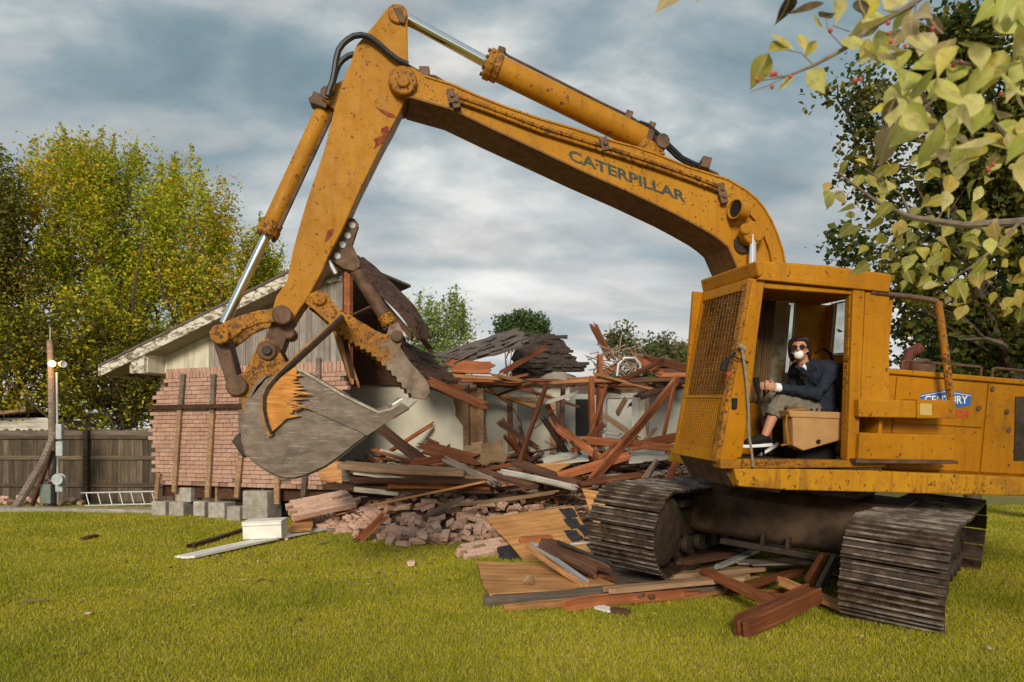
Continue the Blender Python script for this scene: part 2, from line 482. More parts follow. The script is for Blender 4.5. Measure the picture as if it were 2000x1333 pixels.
pts += [Vector((-4.2 + i * 1.0, 13.72 - 0.30 * i, 0)) for i in range(1, 4)]
st = ribbon(pts, 0.42, 0.085).build('concrete_path', M['concrete'])
tag(st, 'narrow grey concrete strip along the lawn edge in front of the house', kind='structure')

# ================================================================== grass (one mesh of blades, kind stuff)
def color_attr(me, cols):
    a = me.color_attributes.new('tint', 'FLOAT_COLOR', 'POINT')
    a.data.foreach_set('color', np.ascontiguousarray(cols, dtype=np.float32).ravel())
def tri_mesh(name, V, F, cols=None, mat=None):
    me = bpy.data.meshes.new(name)
    nv, nf = len(V), len(F); k = F.shape[1]
    me.vertices.add(nv); me.vertices.foreach_set('co', np.ascontiguousarray(V, dtype=np.float32).ravel())
    me.loops.add(nf * k); me.loops.foreach_set('vertex_index', np.ascontiguousarray(F, dtype=np.int32).ravel())
    me.polygons.add(nf); me.polygons.foreach_set('loop_start', np.arange(0, nf * k, k, dtype=np.int32))
    me.polygons.foreach_set('loop_total', np.full(nf, k, dtype=np.int32))
    me.update(calc_edges=True)
    if cols is not None: color_attr(me, cols)
    if mat: me.materials.append(mat)
    return me
def m_leaf(name, transl=0.35, rough=0.55, gain=1.0):
    n = NT(name)
    c = n.attr('tint')
    if gain != 1.0: c = n.mix(1.0, c, (gain, gain, gain), 'MULTIPLY')
    n.set('Base Color', c); n.set('Roughness', rough); n.b.inputs['Specular IOR Level'].default_value = 0.25
    tr = n.N.new("ShaderNodeBsdfTranslucent"); n.L.new(c, tr.inputs[0])
    ms = n.N.new("ShaderNodeMixShader"); ms.inputs[0].default_value = transl
    n.L.new(n.b.outputs[0], ms.inputs[1]); n.L.new(tr.outputs[0], ms.inputs[2])
    n.L.new(ms.outputs[0], n.out.inputs[0]); return n.m
M['grass'] = m_leaf('grass blade', 0.3, 0.6)
M['leaf'] = m_leaf('tree leaf', 0.45, 0.5, 1.65)

def vnoise(x, y, s, seed=0.0):
    out = np.empty(len(x))
    for i in range(len(x)): out[i] = noise.noise(Vector((x[i] * s + seed, y[i] * s - seed, seed)))
    return out
def make_grass():
    r = np.random.default_rng(3)
    pos = []
    for (y0, y1, dens) in ((3.3, 5.0, 9500), (5.0, 6.5, 7500), (6.5, 8.5, 5200), (8.5, 11, 3000), (11, 15.5, 1500)):
        x0, x1 = -1.12 * y1 - 0.9, 1.12 * y1 + 0.9
        n = int((x1 - x0) * (y1 - y0) * dens)
        xy = np.column_stack([r.uniform(x0, x1, n), r.uniform(y0, y1, n)])
        xy = xy[np.abs(xy[:, 0]) < 1.12 * xy[:, 1] + 0.9]
        pos.append(xy)
    P = np.concatenate(pos); n = len(P)
    # coarse noise lookup for lushness and dry patches
    gx = np.linspace(-16, 16, 160); gy = np.linspace(3, 16, 90)
    GX, GY = np.meshgrid(gx, gy)
    lush = (vnoise(GX.ravel(), GY.ravel(), 0.8, 1.3) + 0.6 * vnoise(GX.ravel(), GY.ravel(), 2.9, 5.1)).reshape(GX.shape)
    ix = np.clip(((P[:, 0] + 16) / 32 * 159).astype(int), 0, 159); iy = np.clip(((P[:, 1] - 3) / 13 * 89).astype(int), 0, 89)
    lu = lush[iy, ix]
    dist = P[:, 1]
    h = (0.015 + 0.020 * r.random(n)) * (1 + 0.35 * lu) * (1 + 0.04 * (dist - 4))
    tall = r.random(n) < 0.02; h[tall] *= 1.6
    w = (0.0020 + 0.0018 * r.random(n)) * (dist / 4.3) ** 0.85
    a = r.uniform(0, 2 * np.pi, n); ln = r.normal(0, 0.55, (n, 2)) * h[:, None]
    V = np.zeros((n, 3, 3))
    V[:, 0, 0] = P[:, 0] - np.cos(a) * w; V[:, 0, 1] = P[:, 1] - np.sin(a) * w
    V[:, 1, 0] = P[:, 0] + np.cos(a) * w; V[:, 1, 1] = P[:, 1] + np.sin(a) * w
    V[:, 2, 0] = P[:, 0] + ln[:, 0]; V[:, 2, 1] = P[:, 1] + ln[:, 1]; V[:, 2, 2] = h
    c0 = np.array([0.47, 0.415, 0.018]); c1 = np.array([0.275, 0.30, 0.014]); c2 = np.array([0.58, 0.45, 0.14])
    t = np.clip(0.5 + 0.9 * lu + r.normal(0, 0.25, n), 0, 1)[:, None]
    C = c0 * (1 - t) + c1 * t
    dry = (r.random(n) < 0.16 - 0.10 * np.clip(lu, -1, 1))[:, None]
    C = np.where(dry, c2 * r.uniform(0.7, 1.1, (n, 1)), C) * r.uniform(0.75, 1.25, (n, 1))
    cols = np.ones((n, 3, 4)); cols[:, :, :3] = C[:, None, :]
    me = tri_mesh('grass', V.reshape(-1, 3), np.arange(n * 3).reshape(-1, 3), cols.reshape(-1, 4), M['grass'])
    o = bpy.data.objects.new('grass', me); COL.objects.link(o)
    tag(o, 'short mown green and straw coloured lawn grass', 'grass', kind='stuff')
make_grass()
# ================================================================== trees
M['bark'] = plain('tree bark', (0.085, 0.062, 0.045), 0.9, 0, 0.4, 12, 0.5)
def leaf_mesh(name, C, S, cols, rr, up=0.3, aspect=0.5):
    """C centres, S sizes, each leaf a folded diamond of 2 quads worth of triangles"""
    n = len(C)
    d = rr.normal(0, 1, (n, 3)); d[:, 2] = d[:, 2] * 0.7 + up; d /= np.linalg.norm(d, axis=1)[:, None]
    q = rr.normal(0, 1, (n, 3)); s = np.cross(d, q); s /= np.linalg.norm(s, axis=1)[:, None]
    nn = np.cross(s, d)
    L = S[:, None]
    V = np.zeros((n, 4, 3))
    V[:, 0] = C - d * L * 0.5
    V[:, 1] = C + s * L * aspect * 0.5 + nn * L * 0.08
    V[:, 2] = C + d * L * 0.5 - nn * L * 0.06
    V[:, 3] = C - s * L * aspect * 0.5 + nn * L * 0.08
    F = np.arange(n * 4).reshape(-1, 4)
    cc = np.ones((n, 4, 4)); cc[:, :, :3] = cols[:, None, :]
    return tri_mesh(name, V.reshape(-1, 3), F, cc.reshape(-1, 4), M['leaf'])

def limb(mb, a, b, r0, r1, rr, sag=0.12, n=7, k=6):
    a, b = np.array(a, float), np.array(b, float)
    L = np.linalg.norm(b - a); pts = []; off = rr.normal(0, 1, (3,))
    for i in range(n):
        t = i / (n - 1)
        p = a * (1 - t) + b * t
        p = p + off * L * sag * math.sin(math.pi * t) * np.array([1, 1, .4]) + rr.normal(0, L * 0.012, 3) * (0 < i < n - 1)
        pts.append(tuple(p))
    mb.path(pts, [r0 + (r1 - r0) * (i / (n - 1)) for i in range(n)], k)
    return pts

def tree(name, label, base, lobes, nclump, nleaf, size, palette, seed, trunk_r=0.22, clump=(0.45, 0.45, 0.7), shell=0.55, group=None, up=0.3,
         crown_name='crown', shoots=0, aspect=0.5, nlimb=26):
    """lobes: (x, y, z, rx, ry, rz) ellipsoids; leaves sit in elongated clumps inside them"""
    rr = np.random.default_rng(seed)
    base = Vector(base)
    root = thing(name, base, label, 'tree', group)
    lobes = np.array(lobes, float)
    vol = np.prod(lobes[:, 3:], axis=1); pick = rr.choice(len(lobes), nclump, p=vol / vol.sum())
    dv = rr.normal(0, 1, (nclump, 3)); dv /= np.linalg.norm(dv, axis=1)[:, None]
    rad = rr.random(nclump) ** (1 / 3.0); rad = shell * np.maximum(rad, 0.55 + 0.45 * rr.random(nclump)) + (1 - shell) * rad
    rad *= 0.86 + 0.22 * np.array([noise.noise(Vector(d * 2.3 + np.array([seed, 0, 0]))) for d in dv])
    cc = lobes[pick, :3] + dv * lobes[pick, 3:] * rad[:, None]
    ok = cc[:, 2] > base.z + 0.15; cc = cc[ok]; nclump = len(cc)
    per = np.maximum(3, (nleaf / nclump * rr.uniform(0.3, 1.7, nclump))).astype(int)
    idx = np.repeat(np.arange(nclump), per)
    csz = rr.uniform(0.5, 1.3, nclump)[idx][:, None]
    C = cc[idx] + np.clip(rr.normal(0, 0.5, (len(idx), 3)), -.95, .95) * np.array(clump) * csz
    pal = np.array(palette); pc = rr.integers(0, len(pal), nclump)
    col = pal[pc[idx]]
    alt = rr.random(len(idx)) < 0.35
    col[alt] = pal[rr.integers(0, len(pal), alt.sum())]
    col = col * rr.uniform(0.65, 1.3, (len(idx), 1)) * (0.75 + 0.5 * rr.random(nclump)[idx][:, None])
    if shoots:                                   # upright shoots on top of the crown
        top = cc[np.argsort(-cc[:, 2] + rr.normal(0, lobes[:, 5].max() * 0.45, nclump))[:shoots]]
        ex = []; ecol = []
        for p in top:
            hgt = rr.uniform(0.5, 1.25); n = int(62 * hgt)
            t = rr.random(n); tilt = rr.normal(0, 0.16, 2)
            q = np.column_stack([p[0] + tilt[0] * t * hgt + rr.normal(0, 0.085, n) * (1.3 - t), p[1] + tilt[1] * t * hgt + rr.normal(0, 0.085, n) * (1.3 - t), p[2] + t * hgt])
            ex.append(q); ecol.append(pal[rr.integers(0, len(pal), n)] * rr.uniform(0.6, 1.2, (n, 1)))
        C = np.vstack([C] + ex); col = np.vstack([col] + ecol)
    S = rr.uniform(0.65, 1.25, len(C)) * size
    me = leaf_mesh(crown_name, C - np.array(base), S, col, rr, up, aspect)
    o = bpy.data.objects.new(crown_name, me); COL.objects.link(o); o.parent = root; o['kind'] = 'stuff'
    W[o.name] = W[root.name].copy()
    mid = lobes[:, :3].mean(0); zt = lobes[:, 2].max()
    tb = MB()
    tp = limb(tb, base, (mid[0], mid[1], base.z + (zt - base.z) * 0.95), trunk_r, trunk_r * 0.3, rr, 0.05, 9, 9)
    tb.build('trunk', M['bark'], root, smooth=True)
    bb = MB()
    for i in range(nlimb):
        tgt = cc[rr.integers(0, nclump)]
        j = rr.integers(2, 8); st_ = tp[j]
        if tgt[2] < st_[2] - 0.5: st_ = tp[2]
        r0 = trunk_r * (0.42 - 0.035 * j)
        lp = limb(bb, st_, tgt, max(r0, 0.03), 0.012, rr, 0.14, 7, 5)
        for k in range(3):
            t2 = cc[np.argmin(np.linalg.norm(cc - np.array(lp[4]) - rr.normal(0, 0.9, 3), axis=1))]
            limb(bb, lp[rr.integers(2, 6)], t2, 0.022, 0.006, rr, 0.15, 5, 4)
    bb.build('branches', M['bark'], root, smooth=True)
    return root

AUTUMN = [(0.29, 0.29, 0.016), (0.37, 0.29, 0.016), (0.22, 0.265, 0.018), (0.15, 0.21, 0.018), (0.40, 0.235, 0.018), (0.30, 0.31, 0.018)]
DEEP = [(0.060, 0.072, 0.010), (0.085, 0.085, 0.010), (0.045, 0.058, 0.010), (0.12, 0.085, 0.010)]
def lobe(px, py, Y, rx, rz, ry=None):
    c = at(px, py, Y); k = Y / FPX
    return (c.x, c.y, c.z, rx * k, (ry or min(rx, rz)) * k, rz * k)
Yt = 21.0
tree('autumn_tree', 'tall yellow and green autumn tree behind the fence and the house eave', (at(230, 900, Yt).x, Yt, 0),
     [lobe(150, 420, Yt, 120, 150), lobe(255, 420, Yt, 125, 160), lobe(350, 480, Yt, 115, 150), lobe(410, 560, Yt, 80, 120), lobe(120, 580, Yt, 150, 130),
      lobe(300, 630, Yt, 150, 110), lobe(455, 590, Yt, 60, 80), lobe(400, 470, Yt, 70, 90)],
     430, 72000, 0.118, AUTUMN, 11, 0.26, (0.50, 0.50, 0.85), 0.6, shoots=120, nlimb=44, group='autumn trees behind the fence')
tree('autumn_tree', 'slim olive green tree tips just left of the excavator stick, behind the roof', (at(500, 880, 24).x, 24.0, 0),
     [lobe(500, 540, 24, 45, 90), lobe(470, 620, 24, 60, 80), lobe(540, 560, 24, 26, 60)],
     120, 13000, 0.13, AUTUMN[:4], 12, 0.12, (0.4, 0.4, 0.8), 0.4, shoots=16, group='autumn trees behind the fence', nlimb=10)
tree('autumn_tree', 'dark green tree cut by the left picture edge behind the fence', (at(-60, 900, 19).x, 19.0, 0),
     [lobe(-70, 480, 19, 110, 190), lobe(-20, 600, 19, 90, 160), lobe(0, 400, 19, 45, 110)],
     230, 26000, 0.125, [(0.085, 0.095, 0.012), (0.12, 0.115, 0.012), (0.065, 0.085, 0.012), (0.15, 0.12, 0.014)], 13, 0.22, (0.5, 0.5, 0.8), 0.5, shoots=18, group='autumn trees behind the fence')
tree('understory_tree', 'low dark yellow-brown thicket tree right behind the wooden fence', (at(230, 900, 18.6).x, 18.6, 0),
     [lobe(60, 720, 18.6, 130, 120), lobe(230, 740, 18.6, 140, 110), lobe(150, 660, 18.6, 130, 80), lobe(330, 750, 18.6, 90, 95), lobe(280, 680, 18.6, 90, 70)],
     260, 30000, 0.12, DEEP + AUTUMN[:2], 14, 0.16, (0.5, 0.5, 0.6), 0.45, group='autumn trees behind the fence')
# far trees over the ruin
PALEG = [(0.16, 0.22, 0.06), (0.21, 0.26, 0.08), (0.13, 0.18, 0.05), (0.26, 0.28, 0.12)]
tree('willow_tree', 'pale green feathery tree beyond the torn roof right of the thumb', (at(850, 870, 30).x, 30.0, 0),
     [lobe(860, 660, 30, 62, 55), lobe(820, 640, 30, 40, 50), lobe(900, 640, 30, 35, 45), lobe(850, 720, 30, 75, 60)],
     110, 9000, 0.15, PALEG, 15, 0.15, (0.5, 0.5, 0.9), 0.4, shoots=34, group='trees far behind the house', nlimb=14)
tree('round_tree', 'small round dark green tree crown above the ruined roof', (at(1020, 870, 42).x, 42.0, 0),
     [lobe(1020, 632, 42, 52, 22), lobe(995, 640, 42, 25, 16), lobe(1050, 640, 42, 24, 14), lobe(1015, 660, 42, 40, 20)],
     70, 6000, 0.25, [(0.06, 0.10, 0.03), (0.08, 0.12, 0.035), (0.05, 0.08, 0.03)], 16, 0.18, (0.7, 0.7, 0.4), 0.6, group='trees far behind the house', nlimb=10)
tree('round_tree', 'broad olive tree line end above the rubble beside the cab', (at(1270, 870, 40).x, 40.0, 0),
     [lobe(1210, 665, 40, 20, 22), lobe(1260, 690, 40, 60, 30), lobe(1320, 700, 40, 50, 30), lobe(1280, 730, 40, 90, 30)],
     100, 8000, 0.25, [(0.10, 0.12, 0.04), (0.08, 0.105, 0.03), (0.14, 0.13, 0.06), (0.12, 0.10, 0.05)], 17, 0.18, (0.7, 0.7, 0.6), 0.5, group='trees far behind the house', nlimb=10)
tree('round_tree', 'green bush top showing between the ruin and the cab front', (at(1380, 870, 34).x, 34.0, 0),
     [lobe(1390, 690, 34, 40, 55), lobe(1350, 760, 34, 60, 60), lobe(1450, 740, 34, 60, 70)],
     80, 6000, 0.22, [(0.07, 0.09, 0.03), (0.10, 0.11, 0.04)], 18, 0.15, (0.6, 0.6, 0.6), 0.5, group='trees far behind the house', nlimb=8)
# big dark tree behind the machine on the right
MAPLE = [(0.040, 0.058, 0.011), (0.070, 0.085, 0.014), (0.10, 0.10, 0.014), (0.030, 0.042, 0.010), (0.13, 0.105, 0.015)]
Ym = 12.5
tree('maple_tree', 'large dark green maple spreading behind the excavator on the right', (at(2080, 900, Ym).x, Ym, 0),
     [lobe(1660, 175, Ym, 95, 60), lobe(1620, 165, Ym, 50, 35), lobe(1720, 230, Ym, 70, 60), lobe(1730, 330, Ym, 75, 90), lobe(1660, 480, Ym, 80, 35), lobe(1790, 470, Ym, 80, 70), lobe(1870, 130, Ym, 110, 120), lobe(1930, 330, Ym, 150, 150), lobe(1690, 500, Ym, 70, 45),
      lobe(1850, 560, Ym, 150, 130), lobe(2060, 300, Ym, 170, 240), lobe(2040, 620, Ym, 170, 150), lobe(1600, 455, Ym, 45, 18), lobe(1850, 680, Ym, 110, 80)],
     470, 38000, 0.125, MAPLE, 19, 0.3, (0.5, 0.5, 0.4), 0.45, aspect=0.8, up=-0.25)
tree('dark_tree', 'dense shadowy tree low behind the excavator engine housing', (at(1900, 900, 17).x, 17.0, 0),
     [lobe(1800, 720, 17, 110, 80), lobe(1920, 680, 17, 120, 110), lobe(2060, 690, 17, 120, 120), lobe(1960, 780, 17, 150, 90)],
     200, 15000, 0.17, [(0.022, 0.032, 0.009), (0.032, 0.042, 0.010), (0.06, 0.045, 0.010)], 20, 0.2, (0.5, 0.5, 0.5), 0.4)
# ================================================================== excavator
# undercarriage axes (T back, PR right, UP) and upper-structure axes (D forward, LF left, UP); the left track stands on debris, so the machine leans
_phi, _a, _h = R(4.5), R(38), R(12)
T = Vector((math.sin(_a), math.cos(_a), 0)); _p = Vector((math.cos(_a), -math.sin(_a), 0))
UP = Vector((math.sin(_phi) * _p.x, math.sin(_phi) * _p.y, math.cos(_phi)))
PR = T.cross(UP)
D = Vector((-math.cos(_h), -math.sin(_h), 0)); D = (D - UP * D.dot(UP)).normalized()
LF = UP.cross(D)
CM = Vector((3.12, 7.55, 0.1))
def LM(u, v, w): return CM + D * u + LF * v + UP * w
def TM(a, b, w): return CM + T * a + PR * b + UP * w
def P(px, py, v):
    r = Vector(((px - 1000) / FPX, 1, -(py - HOR) / FPX)); o = Vector((0, 0, CAMH))
    s = (v + (CM - o).dot(LF)) / r.dot(LF); q = o + r * s - CM
    return (q.dot(D), q.dot(UP))
def PP(lst, v): return [P(x, y, v) for x, y in lst]
def plate(mb, pxs, v0, v1, vref=None):
    """flat plate outlined in the plane v=vref, thick from v0 to v1"""
    return mb.prism(PP(pxs, v1 if vref is None else vref), lambda u, w, t: LM(u, t, w), v0, v1)
def lm_at(px, py, v): u, w = P(px, py, v); return LM(u, v, w)
def boss(mb, px, py, v0, v1, r, n=18, vref=None):
    u, w = P(px, py, v1 if vref is None else vref)
    c = min(0.012, r * 0.25)
    return mb.lathe(LM(u, v0, w), LF, [(0, r - c), (c, r), (v1 - v0 - c, r), (v1 - v0, r - c)], n)
def lbox(mb, u0, u1, v0, v1, w0, w1):
    return mb.hexa([LM(u0, v0, w0), LM(u1, v0, w0), LM(u1, v1, w0), LM(u0, v1, w0), LM(u0, v0, w1), LM(u1, v0, w1), LM(u1, v1, w1), LM(u0, v1, w1)])
def tbox(mb, a0, a1, b0, b1, w0, w1):
    return mb.hexa([TM(a0, b0, w0), TM(a1, b0, w0), TM(a1, b1, w0), TM(a0, b1, w0), TM(a0, b0, w1), TM(a1, b0, w1), TM(a1, b1, w1), TM(a0, b1, w1)])

EX = thing('excavator', CM, 'old rust-spotted yellow tracked excavator with raised boom, cab door open', 'excavator')

# ---- tracks
SW, PITCH, IR, IA = 0.74, 0.178, 0.40, 1.45
def shoe_mesh():
    b = MB()
    hw = SW / 2; hp = PITCH / 2
    prof = [(-hp + .002, 0), (-hp + .002, .012), (-.078, .014), (-.070, .040), (-.058, .040), (-.050, .014), (-.012, .014), (-.005, .036), (.006, .036), (.013, .014),
            (.050, .014), (.058, .040), (.070, .040), (.078, .014), (hp - .006, .010), (hp - .006, 0)]
    b.prism(prof, lambda y, z, t: Vector((t, y, z)), -hw, hw)
    for x in (-.09, .09):
        for y in (-.032, .032):
            b.lathe((x, y, .012), (0, 0, 1), [(0, .014), (.012, .014)], 6)
    me = b.mesh('track_shoe'); me.materials.append(M['shoe'])
    bm = bmesh.new(); bm.from_mesh(me); bmesh.ops.recalc_face_normals(bm, faces=bm.faces); bm.to_mesh(me); bm.free()
    return me
SHOE = shoe_mesh()
per = 2 * math.pi * IR + 4 * IA
def track_point(s):
    """(a, w, tangent a, tangent w) along the chain loop, starting at the bottom front going up round the idler"""
    s %= per; arc = math.pi * IR
    if s < arc:
        th = -math.pi / 2 - s / IR
        return (-IA + IR * math.cos(th), IR + IR * math.sin(th), math.sin(th), -math.cos(th))
    s -= arc
    if s < 2 * IA:
        sag = 0.022 * math.sin(math.pi * s / (2 * IA)) * (1 + math.cos(math.pi * s / IA * 2) * 0.4)
        return (-IA + s, 2 * IR - sag, 1, 0)
    s -= 2 * IA
    if s < arc:
        th = math.pi / 2 - s / IR
        return (IA + IR * math.cos(th), IR + IR * math.sin(th), math.sin(th), -math.cos(th))
    s -= arc
    return (IA - s, 0, -1, 0)
for side, bc in (('left', -1.18), ('right', 1.18)):
    tb = MB()
    tbox(tb, -1.12, 1.15, bc - .17, bc + .17, .26, .60)
    tbox(tb, -1.0, 1.0, bc - .24, bc + .24, .60, .68)
    for i in range(7):
        tb.lathe(TM(-1.05 + i * .35, bc - .22, .17), PR, [(0, .10), (.06, .10), (.07, .08), (.37, .08), (.38, .10), (.44, .10)], 14)
    for i in (-.6, .5):
        tb.lathe(TM(i, bc - .15, .70), PR, [(0, .07), (.3, .07)], 12)
    tr = tb.build('track', M['steel'], EX, bevel=0.01)
    tag(tr, 'left crawler track standing on the crushed boards' if side == 'left' else 'right crawler track standing on the lawn nearest the camera')
    for a_, nm, rr_ in ((-IA, 'idler_wheel', IR - .06), (IA, 'sprocket', IR - .06)):
        w_ = MB(); w_.lathe(TM(a_, bc - .2, IR + .02), PR, [(0, .08), (.03, .10), (.04, rr_ - .05), (.08, rr_), (.32, rr_), (.36, rr_ - .05), (.37, .10), (.40, .08)], 28)
        w_.build(nm, M['steel'], tr, smooth=True)
    ch = MB()
    nsh = int(per / PITCH)
    for i in range(nsh):
        s = i * per / nsh + (0.05 if side == 'left' else 0.11)
        a_, w_, ta, tw = track_point(s)
        y = (T * ta + UP * tw).normalized(); z = y.cross(PR) * -1
        # outward normal
        nrm = PR.cross(y)
        cen = TM(0 if abs(tw) < 1e-6 and False else a_, bc, w_)
        mid = TM(max(-IA, min(IA, a_)), bc, IR)
        if (cen - mid).dot(nrm) < 0: nrm = -nrm
        x = y.cross(nrm)
        jit = rnd.uniform(-.006, .006)
        mw = Matrix(((x.x, y.x, nrm.x, cen.x), (x.y, y.y, nrm.y, cen.y), (x.z, y.z, nrm.z, cen.z), (0, 0, 0, 1))) @ Matrix.Rotation(rnd.uniform(-.025, .025), 4, 'X') @ Matrix.Translation((jit, 0, 0))
        place('track_shoe', SHOE, mw, tr)
        for o_ in (-.10, .06):
            q = cen - nrm * .045
            m3 = Matrix(((x.x, y.x, nrm.x), (x.y, y.y, nrm.y), (x.z, y.z, nrm.z)))
            ch.box(q + x * (o_ + .02), (.035, PITCH * .92, .07), m3)
    ch.build('link_chain', M['steel'], tr)
    dirt = MB()                                    # earth packed round the idler
    dirt.lathe(TM(-IA, bc - .33, IR), PR, [(0, .20), (.02, .30), (.05, IR - .05), (.61, IR - .05), (.64, .30), (.66, .2)], 20)
    dirt.build('packed_dirt', M['brownwood'] if False else plain('packed dirt', (0.045, 0.030, 0.020), 0.95, 0, 0.5, 9, 0.6), tr, smooth=True)

# ---- car body and ring
cb = MB()
prof = [(-.62, .36), (-.55, .30), (.6, .30), (.66, .36), (.66, .74), (.58, .84), (-.48, .84), (-.6, .74)]
cb.prism(prof, lambda a_, w_, t: TM(a_, t, w_), -1.02, 1.02)
tbox(cb, -.45, .45, -.62, .62, .84, .93)
cb.build('car_body', plain('greasy undercarriage', (0.075, 0.045, 0.026), 0.55, 0.15, 0.7, 4, 0.35), EX, bevel=0.03)
gp = MB(); tbox(gp, -.72, -.63, -.62, .55, .24, .30); tbox(gp, -.72, -.64, -.2, -.16, .3, .42); tbox(gp, -.72, -.64, .05, .09, .3, .42)
gp.build('guard_plate', M['steel'], EX, bevel=.008)
tt = MB(); tt.lathe(TM(0, 0, .90), UP, [(0, .62), (.05, .66), (.10, .66), (.11, .60), (.18, .60)], 36)
tt.build('turntable', M['steel'], EX, smooth=True)

# ---- upper frame
fr = MB()
fr.prism([(1.62, 1.155), (1.56, 1.00), (1.1, 0.985), (-2.7, 1.03), (-2.75, 1.19), (0.3, 1.19)], lambda u, w, t: LM(u, t, w), .36, 1.315)
fr.prism([(1.0, 1.17), (1.0, 1.0), (-2.7, 1.03), (-2.75, 1.19)], lambda u, w, t: LM(u, t, w), -1.3, .352)
fr.build('main_frame', paint('stained frame yellow', (0.56, 0.26, 0.012), rust=0.9, spots=0.3, grime=0.9), EX, bevel=0.012)
bl = MB(); bl.prism([(1.70, 1.20), (1.55, .985), (1.1, .95), (1.1, .98), (1.5, 1.0), (1.60, 1.18)], lambda u, w, t: LM(u, t, w), .42, 1.22)
bl.build('belly_plate', M['rusty'], EX)

# ---- engine housing
eh = MB()
lbox(eh, .16, -2.6, -1.2, 1.12, 1.192, 2.07)
lbox(eh, .18, -2.62, -1.22, 1.15, 2.07, 2.12)
eh.build('engine_housing', M['yellow_cab'], EX, bevel=0.012)
for u0, u1, w0, w1 in ((-.06, -1.06, 1.63, 2.055), (-.06, -1.06, 1.205, 1.62), (-1.075, -2.1, 1.205, 2.055), (.14, -.05, 1.205, 2.055)):
    d_ = MB(); lbox(d_, u0 - .004, u1 + .004, 1.121, 1.136, w0 + .004, w1 - .004)
    d_.build('access_door', M['yellow_cab'], EX, bevel=.005)
for px, py in ((1913, 798), (1968, 805), (1940, 700 + 60), (1972, 840)):
    l_ = MB(); boss(l_, px, py, 1.136, 1.15, .028, 14); l_.build('door_latch', M['rusty'], EX)
vt = MB()
vt.prism(PP([(1985, 775), (2060, 775), (2060, 900), (1982, 900)], 1.15), lambda u, w, t: LM(u, t, w), 1.137, 1.147)
vt.build('vent_panel', M['steel'], EX)
hr = MB()
for a_, b_ in (((1762, 716), (1916, 728)), ((1938, 730), (2080, 742))):
    q0, q1 = lm_at(*a_, 1.0), lm_at(*b_, 1.0)
    hr.path([q0 - UP * .06, q0, q0 + UP * .045, q0 + UP * .055 - D * .03, q1 + UP * .055 + D * .03, q1 + UP * .045, q1 - UP * .06], .013, 8)
hr.build('handrail', M['rusty'], EX, smooth=True)
ep = MB()
q = lm_at(1768, 735, .35)
ep.path([q - UP * .1, q + UP * .18, q + UP * .25 - D * .04, q + UP * .30 - D * .14], [.055, .055, .055, .065], 14)
ep.build('exhaust_pipe', plain('rusted exhaust', (0.11, 0.035, 0.022), 0.8, 0, 0.5, 14, 0.4), EX, smooth=True)
ac = MB(); q = lm_at(1800, 728, .45); ac.lathe(q - UP * .05, UP, [(0, .12), (.14, .12), (.16, .09), (.19, .05)], 18)
ac.build('air_cleaner', M['rusty'], EX, smooth=True)
cw = MB(); cw.prism([(-2.62, 1.0), (-2.62, 2.0), (-2.9, 1.95), (-3.15, 1.7), (-3.15, 1.1)], lambda u, w, t: LM(u, t, w), -1.28, 1.28)
cw.build('counterweight', M['yellow_cab'], EX, bevel=.05)

# flat print helper: text laid on a plane through origin o with axes ex, ey
def text_mesh(body, bold=0.0):
    cu = bpy.data.curves.new('txt', 'FONT'); cu.body = body; cu.offset = bold; cu.extrude = 0.0; cu.resolution_u = 4
    ob = bpy.data.objects.new('txt', cu); COL.objects.link(ob)
    dg = bpy.context.evaluated_depsgraph_get()
    me = bpy.data.meshes.new_from_object(ob.evaluated_get(dg))
    bpy.data.objects.remove(ob, do_unlink=True)
    return me
def lettering(name, body, o, ex, ey, mat, parent, bold=0.0, lift=0.004, space=None):
    """text fitted so that its box spans ex (width vector) and ey (height vector)"""
    me = text_mesh(body, bold)
    vs_ = [v.co.copy() for v in me.vertices]
    x0 = min(v.x for v in vs_); x1 = max(v.x for v in vs_); y0 = min(v.y for v in vs_); y1 = max(v.y for v in vs_)
    nrm = ex.cross(ey).normalized() * lift
    inv = W[parent.name].inverted()
    me2 = bpy.data.meshes.new(name)
    fs = [list(p.vertices) for p in me.polygons]; n = len(vs_)
    top = [o + ex * ((v.x - x0) / (x1 - x0)) + ey * ((v.y - y0) / (y1 - y0)) + nrm for v in vs_]
    me2.from_pydata([tuple(inv @ q) for q in top], [], fs)
    me2.materials.append(mat)
    ob = bpy.data.objects.new(name, me2); COL.objects.link(ob); ob.parent = parent; W[ob.name] = W[parent.name].copy()
    return ob
def m_print(name, col):
    n = NT(name); f = n.noise(n.geo(), 26, 5, 0.7)
    n.set('Base Color', n.mix(n.ramp(f, [(0.55, 0), (0.7, 0.6)]), col, tuple(c * .6 + .05 for c in col))); n.set('Roughness', 0.6); return n.m
# blue hexagonal decal with white letters and a red number
sg = MB(); VS = 1.1395
hexp = [(1798, 771), (1846, 762), (1896, 770), (1896, 792), (1848, 801), (1798, 796)]
plate(sg, hexp, 1.1365, VS)
sgo = sg.build('logo_decal', m_print('blue decal', (0.02, 0.11, 0.40)), EX)
o_ = lm_at(1806, 789, VS); lettering('decal_lettering', 'CENTURY', o_, lm_at(1890, 789, VS) - o_, lm_at(1806, 773, VS) - o_, m_print('white print', (0.75, 0.76, 0.76)), sgo, 0.02, .002)
bd = MB()
for a_, b_ in (((1798, 771), (1846, 762)), ((1846, 762), (1896, 770))):
    A_, B_ = lm_at(*a_, VS), lm_at(*b_, VS); bd.add([A_ - UP * .012 + LF * .0015, B_ - UP * .012 + LF * .0015, B_ - UP * .018 + LF * .0015, A_ - UP * .018 + LF * .0015], [(0, 1, 2, 3)])
bd.build('decal_border', MATS.setdefault('wp', m_print('white border', (0.75, 0.76, 0.76))), sgo)
